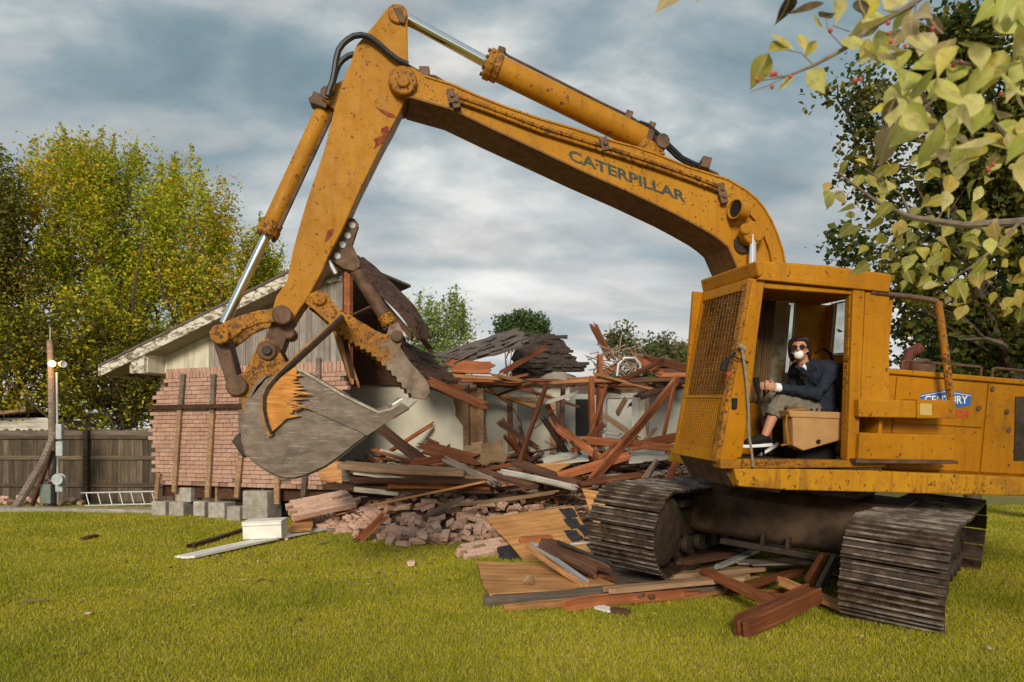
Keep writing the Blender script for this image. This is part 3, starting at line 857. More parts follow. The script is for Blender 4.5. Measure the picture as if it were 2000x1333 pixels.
o_ = lm_at(1860, 815, VS); lettering('unit_number', '624', o_, lm_at(1894, 817, VS) - o_, lm_at(1860, 799, VS) - o_, m_print('red print', (0.50, 0.05, 0.02)), EX, 0.03, .002)

# ---- tool box and grab frame beside the cab
tb = MB()
plate(tb, [(1680, 846), (1866, 850), (1868, 900), (1676, 897)], 1.14, 1.36)
tb.build('step_box', M['yellow_cab'], EX, bevel=.008)
tb = MB(); plate(tb, [(1678, 780), (1790, 783), (1790, 817), (1678, 815)], 1.2, 1.385)
tb.build('box_lid', M['yellow_cab'], EX, bevel=.01)
tb = MB(); plate(tb, [(1792, 780), (1867, 783), (1867, 818), (1792, 818)], 1.2, 1.395)
tb.build('latch_cover', M['yellow_cab'], EX, bevel=.01)
tb = MB(); plate(tb, [(1797, 788), (1820, 789), (1820, 812), (1797, 811)], 1.395, 1.399)
tb.build('warning_plate', m_print('faded sticker', (0.52, 0.36, 0.12)), EX)
tb = MB(); plate(tb, [(1672, 897), (1872, 901), (1872, 907), (1672, 905)], 1.14, 1.40)
tb.build('step_ledge', M['rusty'], EX, bevel=.004)
gf = MB()
gf.path([lm_at(1700, 571, 1.3), lm_at(1740, 576, 1.3), lm_at(1800, 583, 1.3), lm_at(1828, 588, 1.3), lm_at(1838, 597, 1.3)], .024, 10)
gf.build('grab_bar', M['rusty'], EX, smooth=True)
gf = MB(); gf.path([lm_at(1832, 590, 1.3), lm_at(1846, 690, 1.3), lm_at(1857, 782, 1.3)], .034, 10)
gf.build('grab_post', M['yellow_worn'], EX, smooth=True)

# ---- cab
def m_dirty_glass(name, alpha, col):
    n = NT(name); p = n.geo()
    f = n.noise(p, 5, 5, 0.7)
    tr = n.N.new("ShaderNodeBsdfTransparent"); tr.inputs[0].default_value = (*[0.6 + 0.4 * c for c in col], 1)
    n.set('Base Color', col); n.set('Roughness', 0.35)
    ms = n.N.new("ShaderNodeMixShader")
    n.L.new(n.ramp(f, [(0.3, max(0, alpha - .2)), (0.7, min(1, alpha + .2))]), ms.inputs[0])
    n.L.new(tr.outputs[0], ms.inputs[1]); n.L.new(n.b.outputs[0], ms.inputs[2]); n.L.new(ms.outputs[0], n.out.inputs[0]); return n.m
M['plexi'] = m_dirty_glass('dirty windscreen', 0.22, (0.30, 0.165, 0.07))
M['glass'] = m_dirty_glass('dusty glass', 0.14, (0.50, 0.58, 0.52))
cb = MB()
lbox(cb, 1.70, .16, .36, 1.30, 1.195, 1.225)
CAB = cb.build('cab', M['rusty'], EX)
def cabp(name, mat=None, bev=.008):
    class X:
        def __enter__(s): s.m = MB(); return s.m
        def __exit__(s, *a): s.o = s.m.build(name, mat or M['yellow_cab'], CAB, bevel=bev)
    return X()
with cabp('roof', bev=.02) as m:
    m.prism([(1.575, 2.905), (1.535, 2.775), (.25, 2.775), (.245, 2.925), (.9, 2.935)], lambda u, w, t: LM(u, t, w), .34, 1.33)
with cabp('roof_rim') as m: plate(m, [(1480, 546), (1492, 536), (1738, 560), (1738, 571)], 1.30, 1.338)
with cabp('front_post') as m: plate(m, [(1471, 545), (1494, 548), (1449, 893), (1406, 908)], 1.235, 1.30)
with cabp('front_post_trim', M['yellow_worn'], .004) as m: plate(m, [(1462, 548), (1472, 546), (1407, 908), (1398, 902)], 1.20, 1.285)
uf_t, wf_t = P(1471, 545, 1.3); uf_b, wf_b = P(1406, 905, 1.3)
def front(s, w):
    """u of the raked front at height w"""
    return uf_b + (uf_t - uf_b) * (w - wf_b) / (wf_t - wf_b)
with cabp('front_post') as m:
    m.prism([(front(0, 1.2), 1.2), (front(0, 1.2) - .09, 1.2), (front(0, 2.78) - .06, 2.78), (front(0, 2.78), 2.78)], lambda u, w, t: LM(u, t, w), .36, .43)
for w0, w1, nm in ((1.195, 1.30, 'front_sill'), (2.68, 2.775, 'front_header')):
    with cabp(nm) as m:
        m.prism([(front(0, w0) + .004, w0), (front(0, w0) - .05, w0), (front(0, w1) - .05, w1), (front(0, w1) + .004, w1)], lambda u, w, t: LM(u, t, w), .43, 1.236)
def quadF(mb, v0, v1, w0, w1, off, th=.006):
    mb.prism([(front(0, w0) + off, w0), (front(0, w0) + off - th, w0), (front(0, w1) + off - th, w1), (front(0, w1) + off, w1)], lambda u, w, t: LM(u, t, w), v0, v1)
with cabp('windscreen', M['plexi'], 0) as m: quadF(m, .43, 1.236, 1.75, 2.68, -.02)
with cabp('kick_panel', paint('grimy inner yellow', (0.40, 0.17, 0.012), rust=.8, spots=.3, grime=.8), 0) as m: quadF(m, .43, 1.236, 1.30, 1.75, -.03)
with cabp('wire_screen', M['yellow_cab'], 0) as m:
    for i in range(19):
        w = 1.31 + i * .0245
        m.tube(LM(front(0, w) - .004, .43, w), LM(front(0, w) - .004, 1.236, w), .0042, n=5)
    for i in range(24):
        v = .44 + i * .0345
        m.tube(LM(front(0, 1.30) - .002, v, 1.30), LM(front(0, 1.76) - .002, v, 1.76), .0036, n=5)
with cabp('upper_screen', M['yellow_worn'], 0) as m:
    for i in range(17):
        w = 1.80 + i * .0535
        m.tube(LM(front(0, w) + .004, .43, w), LM(front(0, w) + .004, 1.236, w), .0022, n=4)
    for i in range(15):
        v = .45 + i * .0555
        m.tube(LM(front(0, 1.78) + .006, v, 1.78), LM(front(0, 2.68) + .006, v, 2.68), .0020, n=4)
with cabp('screen_frame', M['yellow_cab'], .003) as m: quadF(m, .43, 1.236, 1.745, 1.775, .004, .02)
with cabp('wiper', M['black'], 0) as m: m.path([LM(front(0, 2.60), .9, 2.60), LM(front(0, 2.2) + .005, .74, 2.15)], .008, 6)
with cabp('door_post') as m: plate(m, [(1667, 560), (1690, 562), (1676, 900), (1655, 900)], 1.24, 1.315)
with cabp('door_post_trim', M['yellow_worn'], .003) as m: plate(m, [(1660, 562), (1668, 561), (1657, 896), (1650, 896)], 1.22, 1.28)
with cabp('door_header') as m: plate(m, [(1490, 553), (1668, 568), (1668, 576), (1490, 563)], 1.24, 1.296)
with cabp('rear_side_panel') as m: plate(m, [(1691, 570), (1738, 573), (1737, 792), (1681, 790)], 1.27, 1.305)
with cabp('door_sill', M['yellow_worn']) as m: plate(m, [(1406, 897), (1660, 900), (1730, 902), (1730, 913), (1408, 916)], 1.18, 1.322)
def PU(px, py, u):
    r = Vector(((px - 1000) / FPX, 1, -(py - HOR) / FPX)); o = Vector((0, 0, CAMH)); s = (u + (CM - o).dot(D)) / r.dot(D); q = o + r * s - CM
    return (q.dot(LF), q.dot(UP))
rw0 = PU(1630, 592, .2); rw1 = PU(1672, 690, .2)
with cabp('rear_wall') as m:
    lbox(m, .20, .165, .36, rw0[0], 1.225, 2.775); lbox(m, .20, .165, rw1[0], 1.27, 1.225, 2.775); lbox(m, .20, .165, rw0[0], rw1[0], 1.225, rw1[1]); lbox(m, .20, .165, rw0[0], rw1[0], rw0[1], 2.775)
with cabp('window_pane', M['glass'], 0) as m: lbox(m, .185, .18, rw0[0], rw1[0], rw1[1], rw0[1])
with cabp('window_gasket', M['grey_box'], .003) as m:
    for v0, v1, z0, z1 in ((rw0[0], rw0[0] + .016, rw1[1], rw0[1]), (rw0[0], rw1[0], rw0[1] - .016, rw0[1]), (rw0[0], rw1[0], rw1[1], rw1[1] + .016)): lbox(m, .208, .202, v0, v1, z0, z1)
# far wall with its window openings
W1 = PP([(1480, 586), (1556, 590), (1556, 760), (1480, 760)], .40); 
a0, a1 = W1[0][0], W1[1][0]; top = W1[1][1]; bot1 = W1[2][1]
with cabp('far_wall', None, .01) as m:
    lbox(m, 1.60, .20, .36, .395, top, 2.775)
    lbox(m, 1.66, a0 + .02, .36, .395, 1.225, top) if a0 + .02 < 1.60 else None
    lbox(m, a0 + .02, a1, .36, .395, 1.225, bot1)
    lbox(m, a1, .20, .36, .395, 1.225, top)
for (x0, x1, z0, z1) in ((a0 + .02, a1, bot1, top),):
    with cabp('window_pane', M['glass'], 0) as m: lbox(m, x0, x1, .375, .380, z0, z1)
    with cabp('window_gasket', M['grey_box'], .003) as m:
        for c in (((x0, x0 - .018, z0, z1)), ((x1 + .018, x1, z0, z1)), ((x0, x1, z1 - .018, z1)), ((x0, x1, z0, z0 + .018))):
            lbox(m, c[0], c[1], .398, .404, c[2], c[3])
with cabp('curtain', plain('brown oilcloth', (0.10, 0.055, 0.02), .6), 0) as m:
    pts_ = [(a0 - .0 - i * .0115, .41 + .012 * math.sin(i * 1.3)) for i in range(18)]
    for i in range(17):
        (u0, v0), (u1, v1) = pts_[i], pts_[i + 1]
        m.add([LM(u0, v0, 1.75), LM(u1, v1, 1.75), LM(u1, v1, top - .01), LM(u0, v0, top - .01)], [(0, 1, 2, 3)])
# seat, console, levers
def sp(px, py, v): return lm_at(px, py, v)
with cabp('seat', plain('black seat vinyl', (0.022, 0.022, 0.020), .55, 0, .3, 12, .3), .04) as m:
    su, sw = P(1580, 812, .8)
    lbox(m, su + .26, su - .24, .58, 1.0, sw - .16, sw - .02)
    m.prism([(su - .16, sw - .08), (su - .26, sw - .08), (su - .40, sw + .48), (su - .34, sw + .53), (su - .28, sw + .50)], lambda u, w, t: LM(u, t, w), .57, 1.01)
with cabp('seat_base', M['black'], .01) as m: lbox(m, su + .2, su - .2, .62, .96, 1.225, sw - .16)
with cabp('armrest_loop', M['black'], 0) as m:
    m.path([sp(1592, 690, .62), sp(1606, 680, .62), sp(1622, 690, .62), sp(1628, 720, .62), sp(1634, 790, .62)], .014, 8)
BEIGE = plain('tan console plastic', (0.42, 0.235, 0.10), .55, 0, .12, 6)
with cabp('console', BEIGE, .012) as m:
    m.prism(PP([(1548, 812), (1653, 816), (1650, 858), (1570, 881), (1550, 872)], 1.16), lambda u, w, t: LM(u, t, w), 1.0, 1.16)
with cabp('console_lid', BEIGE, .008) as m:
    m.prism(PP([(1540, 802), (1652, 806), (1653, 819), (1544, 815)], 1.17), lambda u, w, t: LM(u, t, w), .99, 1.172)
with cabp('console_knob', M['black'], 0) as m: boss(m, 1600, 863, 1.16, 1.18, .02, 12)
with cabp('console_switches', M['black'], 0) as m:
    for i in range(6):
        q = sp(1585 + i * 10, 803, 1.1); m.tube(q - UP * .01, q + UP * .022, .009, n=6)
with cabp('armrest_frame', M['yellow_cab'], 0) as m:
    m.path([sp(1572, 800, 1.13), sp(1538, 801, 1.13), sp(1535, 830, 1.13), sp(1540, 868, 1.13), sp(1526, 870, 1.13)], .010, 8)
with cabp('control_lever', M['black'], 0) as m:
    m.path([sp(1492, 900, .78), sp(1488, 820, .8), sp(1478, 752, .82)], .012, 8)
    m.path([sp(1481, 768, .82), sp(1476, 738, .82)], [.022, .026], 10)
with cabp('control_lever', M['black'], 0) as m:
    m.path([sp(1500, 900, .6), sp(1498, 820, .6), sp(1492, 760, .6)], .012, 8)
with cabp('floor_mat', M['black'], 0) as m: lbox(m, 1.55, .25, .45, 1.2, 1.226, 1.236)
with cabp('rope', plain('grey rope', (0.24, 0.22, 0.19), .9, 0, .3, 30, .5), 0) as m:
    m.path([sp(1448, 672, 1.335), sp(1452, 700, 1.34), sp(1458, 745, 1.335), sp(1462, 800, 1.34), sp(1463, 850, 1.335), sp(1469, 890, 1.345), sp(1470, 912, 1.345)], .011, 7)
    m.path([sp(1443, 675, 1.33), sp(1456, 682, 1.35)], .02, 7)
with cabp('work_lamp', M['black'], 0) as m:
    m.path([sp(1436, 690, 1.34), sp(1424, 700, 1.36), sp(1414, 712, 1.37), sp(1412, 724, 1.37)], [.014, .016, .028, .034], 10)
    m.path([sp(1432, 695, 1.34), sp(1440, 700, 1.33), sp(1462, 708, 1.32)], .006, 6)
with cabp('reflector', plain('red reflector', (0.55, 0.04, 0.03), .3), 0) as m: boss(m, 1424, 731, 1.36, 1.375, .02, 12)
with cabp('door_catch', M['black'], .004) as m: plate(m, [(1432, 778), (1441, 778), (1440, 799), (1431, 799)], 1.30, 1.325)

# ---- boom
BV = .24
boom_top = [(787, 128), (808, 133), (830, 148), (880, 163), (930, 185), (985, 207), (1055, 231), (1120, 250), (1181, 270), (1240, 286), (1283, 300), (1346, 326), (1385, 338), (1423, 350), (1458, 371), (1478, 388), (1493, 406), (1508, 432), (1518, 455), (1529, 488), (1534, 514), (1540, 600)]
boom_low = [(1500, 660), (1462, 590), (1440, 530), (1421, 485), (1405, 471), (1388, 459), (1355, 440), (1318, 420), (1230, 378), (1140, 338), (1055, 298), (960, 254), (880, 215), (800, 192), (775, 184), (764, 168), (764, 150), (772, 135)]
bm_ = MB()
plate(bm_, boom_top + boom_low, BV - .03, BV)
bm_.prism(PP(boom_top + boom_low, BV), lambda u, w, t: LM(u, t, w), -BV, -BV + .03)
core = PP(boom_top[3:] + boom_low[:-6], BV)
cu = sum(c[0] for c in core) / len(core)
BOOM = bm_.build('boom', M['yellow'], EX, bevel=.006)
bp = MB()
tl = PP(boom_top[2:], BV); ll = PP(boom_low[:-4], BV)
def strip(mb, pts_, v0, v1, th):
    n = len(pts_); vs_ = []
    for i, (u, w) in enumerate(pts_):
        a_ = Vector(pts_[max(i - 1, 0)]); b_ = Vector(pts_[min(i + 1, n - 1)]); d_ = (b_ - a_).normalized(); nn_ = Vector((-d_.y, d_.x)) * th
        vs_ += [LM(u, v0, w), LM(u, v1, w), LM(u + nn_.x, v1, w + nn_.y), LM(u + nn_.x, v0, w + nn_.y)]
    fs = []
    for i in range(n - 1):
        for k in range(4): fs.append((i * 4 + k, i * 4 + (k + 1) % 4, i * 4 + 4 + (k + 1) % 4, i * 4 + 4 + k))
    fs += [(0, 1, 2, 3), tuple(len(vs_) - 4 + k for k in (3, 2, 1, 0))]
    mb.add(vs_, fs)
bp = MB(); strip(bp, tl, -BV - .012, BV + .012, .016); bp.build('top_plate', M['yellow'], BOOM)
bp = MB(); strip(bp, ll, -BV - .012, BV + .012, .016); bp.build('bottom_plate', paint('grimy underside', (0.20, 0.095, 0.03), rust=1, spots=.6, grime=.9), BOOM)
fb = MB(); fb.tube(LM(.58, -.5, 1.55), LM(.58, .34, 1.55), .11, n=18)
lbox(fb, .85, .2, -.34, .34, 1.17, 1.5); fb.build('boom_foot', M['yellow_worn'], EX, bevel=.02)
lo = MB(); plate(lo, [(1536, 590), (1500, 660), (1470, 640), (1462, 590)], -.2, .2); u_, w_ = P(1500, 620, .2)
lo.prism([(u_ + .05, w_ + .1), (u_ - .25, w_ + .15), (.48, 1.5), (.68, 1.5)], lambda u, w, t: LM(u, t, w), -.2, .2); lo.build('boom_root', M['yellow'], BOOM)
o_ = lm_at(1112, 313.5, BV); lettering('boom_lettering', 'CATERPILLAR', o_, lm_at(1340, 397, BV) - o_, lm_at(1109.5, 291, BV) - o_, m_print('black print', (0.035, 0.045, 0.035)), BOOM, 0.032, .002)
for dy, r_ in ((0, .020), (11, .016)):
    hl = MB()
    hl.path([lm_at(x, y + dy * .8, BV + .035) for x, y in ((893, 188), (950, 208), (1055, 248), (1181, 287), (1283, 320), (1346, 342), (1408, 366))], r_, 8)
    hl.build('hydraulic_line', M['yellow_worn'], BOOM, smooth=True)
for x, y in ((882, 190), (890, 200), (1180, 283), (1408, 372), (1412, 386)):
    c_ = MB(); q = lm_at(x, y, BV + .03); c_.box(q, (.07, .06, .13), Matrix.Rotation(R(-12), 3, 'Y')); c_.tube(q - LF * .02, q + LF * .05, .02, n=8)
    c_.build('pipe_clamp', M['rusty'], BOOM, bevel=.006)
cp = MB(); boss(cp, 787, 156, -BV - .05, BV + .05, .125); cp.build('pivot_boss', M['yellow_worn'], BOOM, smooth=True)
cp = MB(); boss(cp, 787, 156, BV + .05, BV + .075, .06); cp.build('pivot_pin', M['yellow_worn'], BOOM, smooth=True)
# curved welded rib, lamp and lift-cylinder boss
rb = MB(); strip(rb, PP([(1455, 408), (1475, 430), (1490, 455), (1503, 490), (1508, 515)], BV), BV, BV + .035, .02); rb.build('weld_rib', M['yellow'], BOOM)
lp = MB(); q = lm_at(1446, 411, BV + .10); ax = (D * .95 + LF * .3).normalized()
lp.lathe(q - ax * .07, ax, [(0, .07), (.01, .088), (.10, .092), (.15, .096), (.15, .086), (.10, .075)], 22)
lpo = lp.build('boom_lamp', M['yellow'], BOOM, smooth=True)
lg = MB(); lg.lathe(q + ax * .05, ax, [(0, .078), (.01, .078)], 20); lg.build('lamp_lens', M['black'], lpo)
cp = MB(); boss(cp, 1474, 455, BV, BV + .13, .115); boss(cp, 1458, 447, BV + .1, BV + .15, .055); boss(cp, 1482, 462, BV + .1, BV + .15, .05); cp.build('cylinder_boss', M['yellow'], BOOM, smooth=True)
cp = MB(); boss(cp, 1452, 477, BV + .001, BV + .02, .10); cp.build('pin_recess', M['steel'], BOOM)
# lift cylinders each side of the boom
for v_, nm in ((BV + .10, 1), (-BV - .10, 2)):
    q0 = LM(*[(P(1470, 460, BV + .1))[0], v_, P(1470, 460, BV + .1)[1]]); u1, w1 = P(1466, 690, BV + .1)
    q1 = LM(u1, v_, w1); q2 = LM(u1 + .12, v_, 1.2)
    bc_ = MB(); bc_.tube(q1 + (q0 - q1) * .12, q2, .085, n=16); bco = bc_.build('boom_cylinder', M['yellow'], EX, smooth=True)
    rd = MB(); rd.tube(q0, q1, .036, n=16); rd.build('piston_rod', M['chrome'], bco, smooth=True)

# ---- stick cylinder on top of the boom
def cyl(name, a_, b_, c_, v, rb_, rr_, mats=('yellow', 'chrome'), gl=.14, extra=None):
    """rod from a to gland at b, barrel from b to c"""
    A_, B_, C_ = lm_at(*a_, v), lm_at(*b_, v), lm_at(*c_, v)
    ax_ = (C_ - B_).normalized()
    m = MB(); m.tube(B_ + ax_ * gl * .5, C_, rb_, n=20); ob = m.build(name, M[mats[0]], EX, smooth=True)
    m = MB(); m.lathe(B_ - ax_ * .02, ax_, [(0, rb_ * .8), (.02, rb_ * 1.22), (gl * .55, rb_ * 1.22), (gl * .56, rb_ * 1.12), (gl, rb_ * 1.16), (gl + .01, rb_)], 16); m.build('gland', M['yellow_worn'], ob)
    m = MB()
    for k in range(8):
        th = k * math.pi / 4; e1 = ax_.cross(LF).normalized(); e2 = ax_.cross(e1)
        m.lathe(B_ - ax_ * .035 + (e1 * math.cos(th) + e2 * math.sin(th)) * rb_ * .98, ax_, [(0, .014), (.05, .014)], 6)
    m.build('gland_bolts', M['rusty'], ob)['kind'] = 'stuff'
    m = MB(); m.tube(A_, B_ + ax_ * .05, rr_, n=18); m.build('piston_rod', M[mats[1]], ob, smooth=True)
    return ob, A_, B_, C_
sc, A_, B_, C_ = cyl('stick_cylinder', (795, 38), (952, 124), (1262, 276), 0, .118, .052)
m = MB(); ax_ = (C_ - B_).normalized()
m.lathe(C_, ax_, [(-.04, .12), (.02, .12), (.05, .09), (.16, .08), (.2, .05)], 16); m.tube(C_ + ax_ * .12 - LF * .16, C_ + ax_ * .12 + LF * .16, .07, n=14); m.build('end_eye', M['rusty'], sc, smooth=True)
m = MB(); e_up = (UP - ax_ * ax_.dot(UP)).normalized()
m.path([B_ + ax_ * .06 + e_up * .17, B_ + ax_ * .16 + e_up * .15, B_ + ax_ * .5 + e_up * .15, B_ + ax_ * 1.2 + e_up * .145, C_ - ax_ * .25 + e_up * .15, C_ - ax_ * .1 + e_up * .13], .013, 7)
m.build('steel_pipe', M['rusty'], sc, smooth=True)
m = MB()
for k in (.05, .85, 1.0):
    m = MB(); m.box(B_ + (C_ - B_) * k + e_up * .14, (.07, .08, .10), Matrix.Rotation(R(20), 3, 'Y')); m.build('pipe_clamp', M['rusty'], sc, bevel=.008)
for pts_, r_ in (([(1238, 244), (1250, 240), (1265, 245), (1285, 262), (1310, 287), (1332, 308), (1352, 318), (1368, 325)], .022), ([(1240, 262), (1256, 257), (1275, 262), (1298, 283), (1322, 307), (1346, 322), (1366, 329)], .022)):
    m = MB(); m.path([lm_at(x, y, .05 if r_ == .022 and pts_[0][1] == 244 else -.05) for x, y in pts_], r_, 8); m.build('hose', M['rubber'], EX, smooth=True)
m = MB(); q = lm_at(1372, 328, .05); m.box(q, (.09, .3, .11), Matrix.Rotation(R(15), 3, 'Y')); m.path([q, lm_at(1400, 340, .1), lm_at(1418, 372, .2)], .018, 7); m.build('hose_manifold', M['rusty'], EX, bevel=.01)
m = MB(); plate(m, [(1240, 292), (1262, 266), (1292, 288), (1300, 302)], -.14, -.10); plate(m, [(1240, 292), (1262, 266), (1292, 288), (1300, 302)], .10, .14); m.build('cylinder_bracket', M['yellow_worn'], BOOM)
# thin brake of pipes at the boom tip
m = MB(); m.path([lm_at(x, y, .2) for x, y in ((797, 128), (815, 138), (830, 147), (850, 150), (880, 168), (905, 182))], .013, 7)
m.box(lm_at(829, 144, .2), (.09, .07, .10)); m.build('tip_pipe', M['rusty'], BOOM, bevel=.004)

# ---- stick
SV = .185
stick = [(775, 7), (786, 9), (794, 17), (797, 30), (796, 60), (797, 110), (799, 135), (797, 170), (790, 200), (775, 232), (754, 270), (728, 322), (703, 372), (690, 402), (668, 451), (641, 502), (629, 532), (612, 562), (602, 583), (587, 602), (575, 622), (560, 632), (545, 632), (536, 618), (533, 600), (539, 580), (560, 550), (572, 490), (584, 445), (597, 400), (634, 291), (652, 216), (660, 190), (667, 165), (676, 142), (686, 122), (690, 105), (697, 87), (715, 66), (736, 42), (748, 25), (760, 12)]
m = MB(); m.prism(PP(stick, SV), lambda u, w, t: LM(u, t, w), -SV, SV)
STICK = m.build('stick', M['yellow'], EX, bevel=.012)
m = MB(); boss(m, 776, 26, SV, SV + .025, .085); m.build('pin_cap', M['yellow_worn'], STICK, smooth=True)
m = MB(); u0, w0 = P(776, 26, SV); plate(m, [(768, 20), (782, 18), (792, 40), (789, 50), (781, 48)], SV, SV + .035, SV); m.build('pin_keeper', M['rusty'], STICK, bevel=.006)
m = MB(); plate(m, [(658, 215), (640, 200), (628, 190), (626, 176), (640, 166), (672, 152), (684, 160)], -.15, -.11, SV); plate(m, [(658, 215), (640, 200), (628, 190), (626, 176), (640, 166), (672, 152), (684, 160)], .11, .15, SV); m.build('cylinder_bracket', M['yellow_worn'], STICK, bevel=.008)
m = MB(); boss(m, 562, 650, -.16, .16, .06, vref=SV); plate(m, [(536, 612), (575, 616), (566, 640), (552, 680), (540, 705), (515, 712), (506, 696), (510, 676)], -.155, .155, SV)
m.build('stick_nose', M['rusty'], STICK, bevel=.01)
SCR = plain('rust red scrape', (0.22, 0.050, 0.022), .8, 0, .5, 18, .4)
for sc_ in ([(733, 208), (752, 217), (769, 224), (774, 231), (760, 230), (745, 221)], [(744, 252), (757, 246), (760, 256), (750, 270), (745, 262)], [(729, 273), (744, 266), (755, 268), (750, 278), (738, 286), (730, 292), (734, 281)], [(640, 450), (652, 447), (650, 458), (641, 470), (633, 474), (637, 462)]):
    m = MB(); plate(m, sc_, SV + .0005, SV + .0025, SV); m.build('paint_scrape', SCR, STICK)
# hoses over the stick head
for pts_, v_ in (([(797, 127), (778, 118), (760, 105), (745, 91), (730, 79), (718, 72), (706, 69), (691, 71), (679, 78), (669, 87), (661, 99), (656, 118), (653, 140), (649, 160), (643, 176), (640, 188)], .235),
                 ([(692, 106), (680, 110), (670, 117), (662, 126), (657, 138), (651, 158), (646, 175)], -.02)):
    m = MB(); m.path([lm_at(x, y, v_) for x, y in pts_], .026, 9); m.build('hose', M['rubber'], EX, smooth=True)
# bucket cylinder
bc_, A_, B_, C_ = cyl('bucket_cylinder', (438, 632), (522, 458), (640, 205), 0, .082, .042)
ax_ = (C_ - B_).normalized(); sd_ = ax_.cross(LF).normalized()
m = MB(); m.path([B_ + ax_ * .08 + LF * .06 + sd_ * .08, C_ + LF * .06 + sd_ * .08, C_ + ax_ * .08 + LF * .04 + sd_ * .1], .02, 8); m.build('steel_pipe', M['rusty'], bc_, smooth=True)
m = MB(); m.box(lm_at(630, 205, .02), (.16, .2, .11), Matrix.Rotation(R(20), 3, 'Y')); m.tube(lm_at(608, 190, 0), lm_at(616, 212, 0), .03, n=10); m.tube(lm_at(638, 176, .05), lm_at(630, 200, .03), .035, n=10); m.build('port_block', M['rusty'], bc_, bevel=.012)
m = MB(); q = lm_at(640, 196, 0); m.tube(q - LF * .17, q + LF * .17, .055, n=14); m.build('end_pin', M['rusty'], bc_, smooth=True)

# ---- bucket linkage
for sgn in (1, -1):
    v0, v1 = (.20, .25) if sgn > 0 else (-.25, -.20)
    m = MB(); m.prism(PP([(424, 640), (436, 630), (470, 616), (505, 606), (540, 602), (558, 603), (566, 614), (560, 628), (530, 630), (505, 632), (475, 645), (452, 664), (436, 668), (422, 660)], .25), lambda u, w, t: LM(u, t, w), v0, v1)
    o_ = m.build('idler_link', M['yellow_worn'], EX, bevel=.012)
    m = MB(); boss(m, 430, 654, v0 - .02 * (sgn < 0), v1 + .03 * (sgn > 0), .085, vref=.25); m.build('link_pin', M['yellow_worn'], o_, smooth=True)
    m = MB(); boss(m, 551, 616, v0 - .02 * (sgn < 0), v1 + .03 * (sgn > 0), .085, vref=.25); m.build('link_pin', M['rusty'], o_, smooth=True)
m = MB(); q0, q1 = lm_at(432, 652, .05), lm_at(461, 752, .05); d_ = (q1 - q0).normalized(); e_ = d_.cross(LF).normalized()
m.hexa([q0 - e_ * .065 - LF * .16, q0 + e_ * .065 - LF * .16, q0 + e_ * .065 + LF * .14, q0 - e_ * .065 + LF * .14, q1 - e_ * .055 - LF * .16, q1 + e_ * .055 - LF * .16, q1 + e_ * .055 + LF * .14, q1 - e_ * .055 + LF * .14])
m.build('push_link', M['rusty'], EX, bevel=.02)
m = MB(); boss(m, 461, 754, -.26, .30, .09); m.build('push_link_pin', M['rusty'], EX, smooth=True)

# ---- bucket
side = [(577, 718), (595, 724), (625, 742), (670, 769), (700, 784), (739, 803), (762, 797), (782, 785), (798, 797), (760, 817), (715, 850), (658, 895), (634, 911), (610, 922), (594, 929), (576, 933), (558, 934), (541, 930), (520, 918), (499, 904), (481, 887), (474, 860), (474, 832), (480, 790), (520, 740)]
m = MB(); plate(m, side, .47, .50)
m.prism(PP(side, .50), lambda u, w, t: LM(u, t, w), -.50, -.47)
BK = m.build('bucket', M['bucket'], EX, bevel=.005)
shell = PP([(798, 796), (760, 816), (715, 849), (658, 894), (634, 910), (610, 921), (594, 928), (576, 932), (558, 933), (541, 929), (520, 917), (499, 903), (482, 886), (475, 860), (475, 832), (481, 790), (500, 755), (520, 735)], .50)
m = MB(); strip(m, shell, -.468, .468, -.022)
m.build('bucket_shell', M['bucket'], BK)
m = MB(); plate(m, [(598, 789), (668, 820), (742, 806), (762, 799), (784, 787), (800, 797), (765, 819), (716, 852), (700, 842), (600, 799)], .502, .516, .50); m.build('side_cutter', M['bucket'], BK, bevel=.004)
m = MB(); strip(m, PP([(577, 718), (595, 724), (625, 742), (670, 769), (700, 784), (739, 803), (762, 797), (782, 785)], .50), .455, .522, .022); m.build('side_rim', plain('rubbed rim steel', (0.33, 0.285, 0.24), .45, .3, .35, 14, .25), BK)
m = MB()
wl = PP([(499, 904), (481, 887), (474, 858)], .50)
for k in range(9):
    u_, w_ = (wl[0][0] + (wl[2][0] - wl[0][0]) * k / 8, wl[0][1] + (wl[2][1] - wl[0][1]) * k / 8)
m.prism(PP([(452, 862), (462, 848), (476, 852), (486, 890), (476, 896)], .44), lambda u, w, t: LM(u, t, w), -.44, .44)
m.build('heel_bar', M['steel'], BK, bevel=.015)
for v_ in (-.40, -.2, 0, .2, .40):
    m = MB(); m.prism(PP([(764, 790), (786, 776), (817, 783), (790, 806), (768, 820)], .47), lambda u, w, t: LM(u, t, w), v_ - .05, v_ + .06)
    m.build('tooth', plain('bright worn steel', (0.42, 0.40, 0.37), .35, .5, .3, 20, .2), BK, bevel=.012)
for v0, v1 in ((.205, .255), (-.255, -.205)):
    m = MB(); m.prism(PP([(506, 668), (521, 661), (536, 668), (552, 697), (566, 720), (560, 790), (535, 850), (480, 850), (472, 800), (472, 776), (450, 776), (443, 752), (456, 738), (478, 726)], .255), lambda u, w, t: LM(u, t, w), v0, v1)
    m.build('hinge_ear', M['yellow_worn'], BK, bevel=.01)
m = MB(); boss(m, 521, 685, -.28, .285, .085); m.build('bucket_pin', M['rusty'], BK, smooth=True)
m = MB(); boss(m, 521, 685, .285, .31, .04); m.build('pin_end', M['steel'], BK, smooth=True)

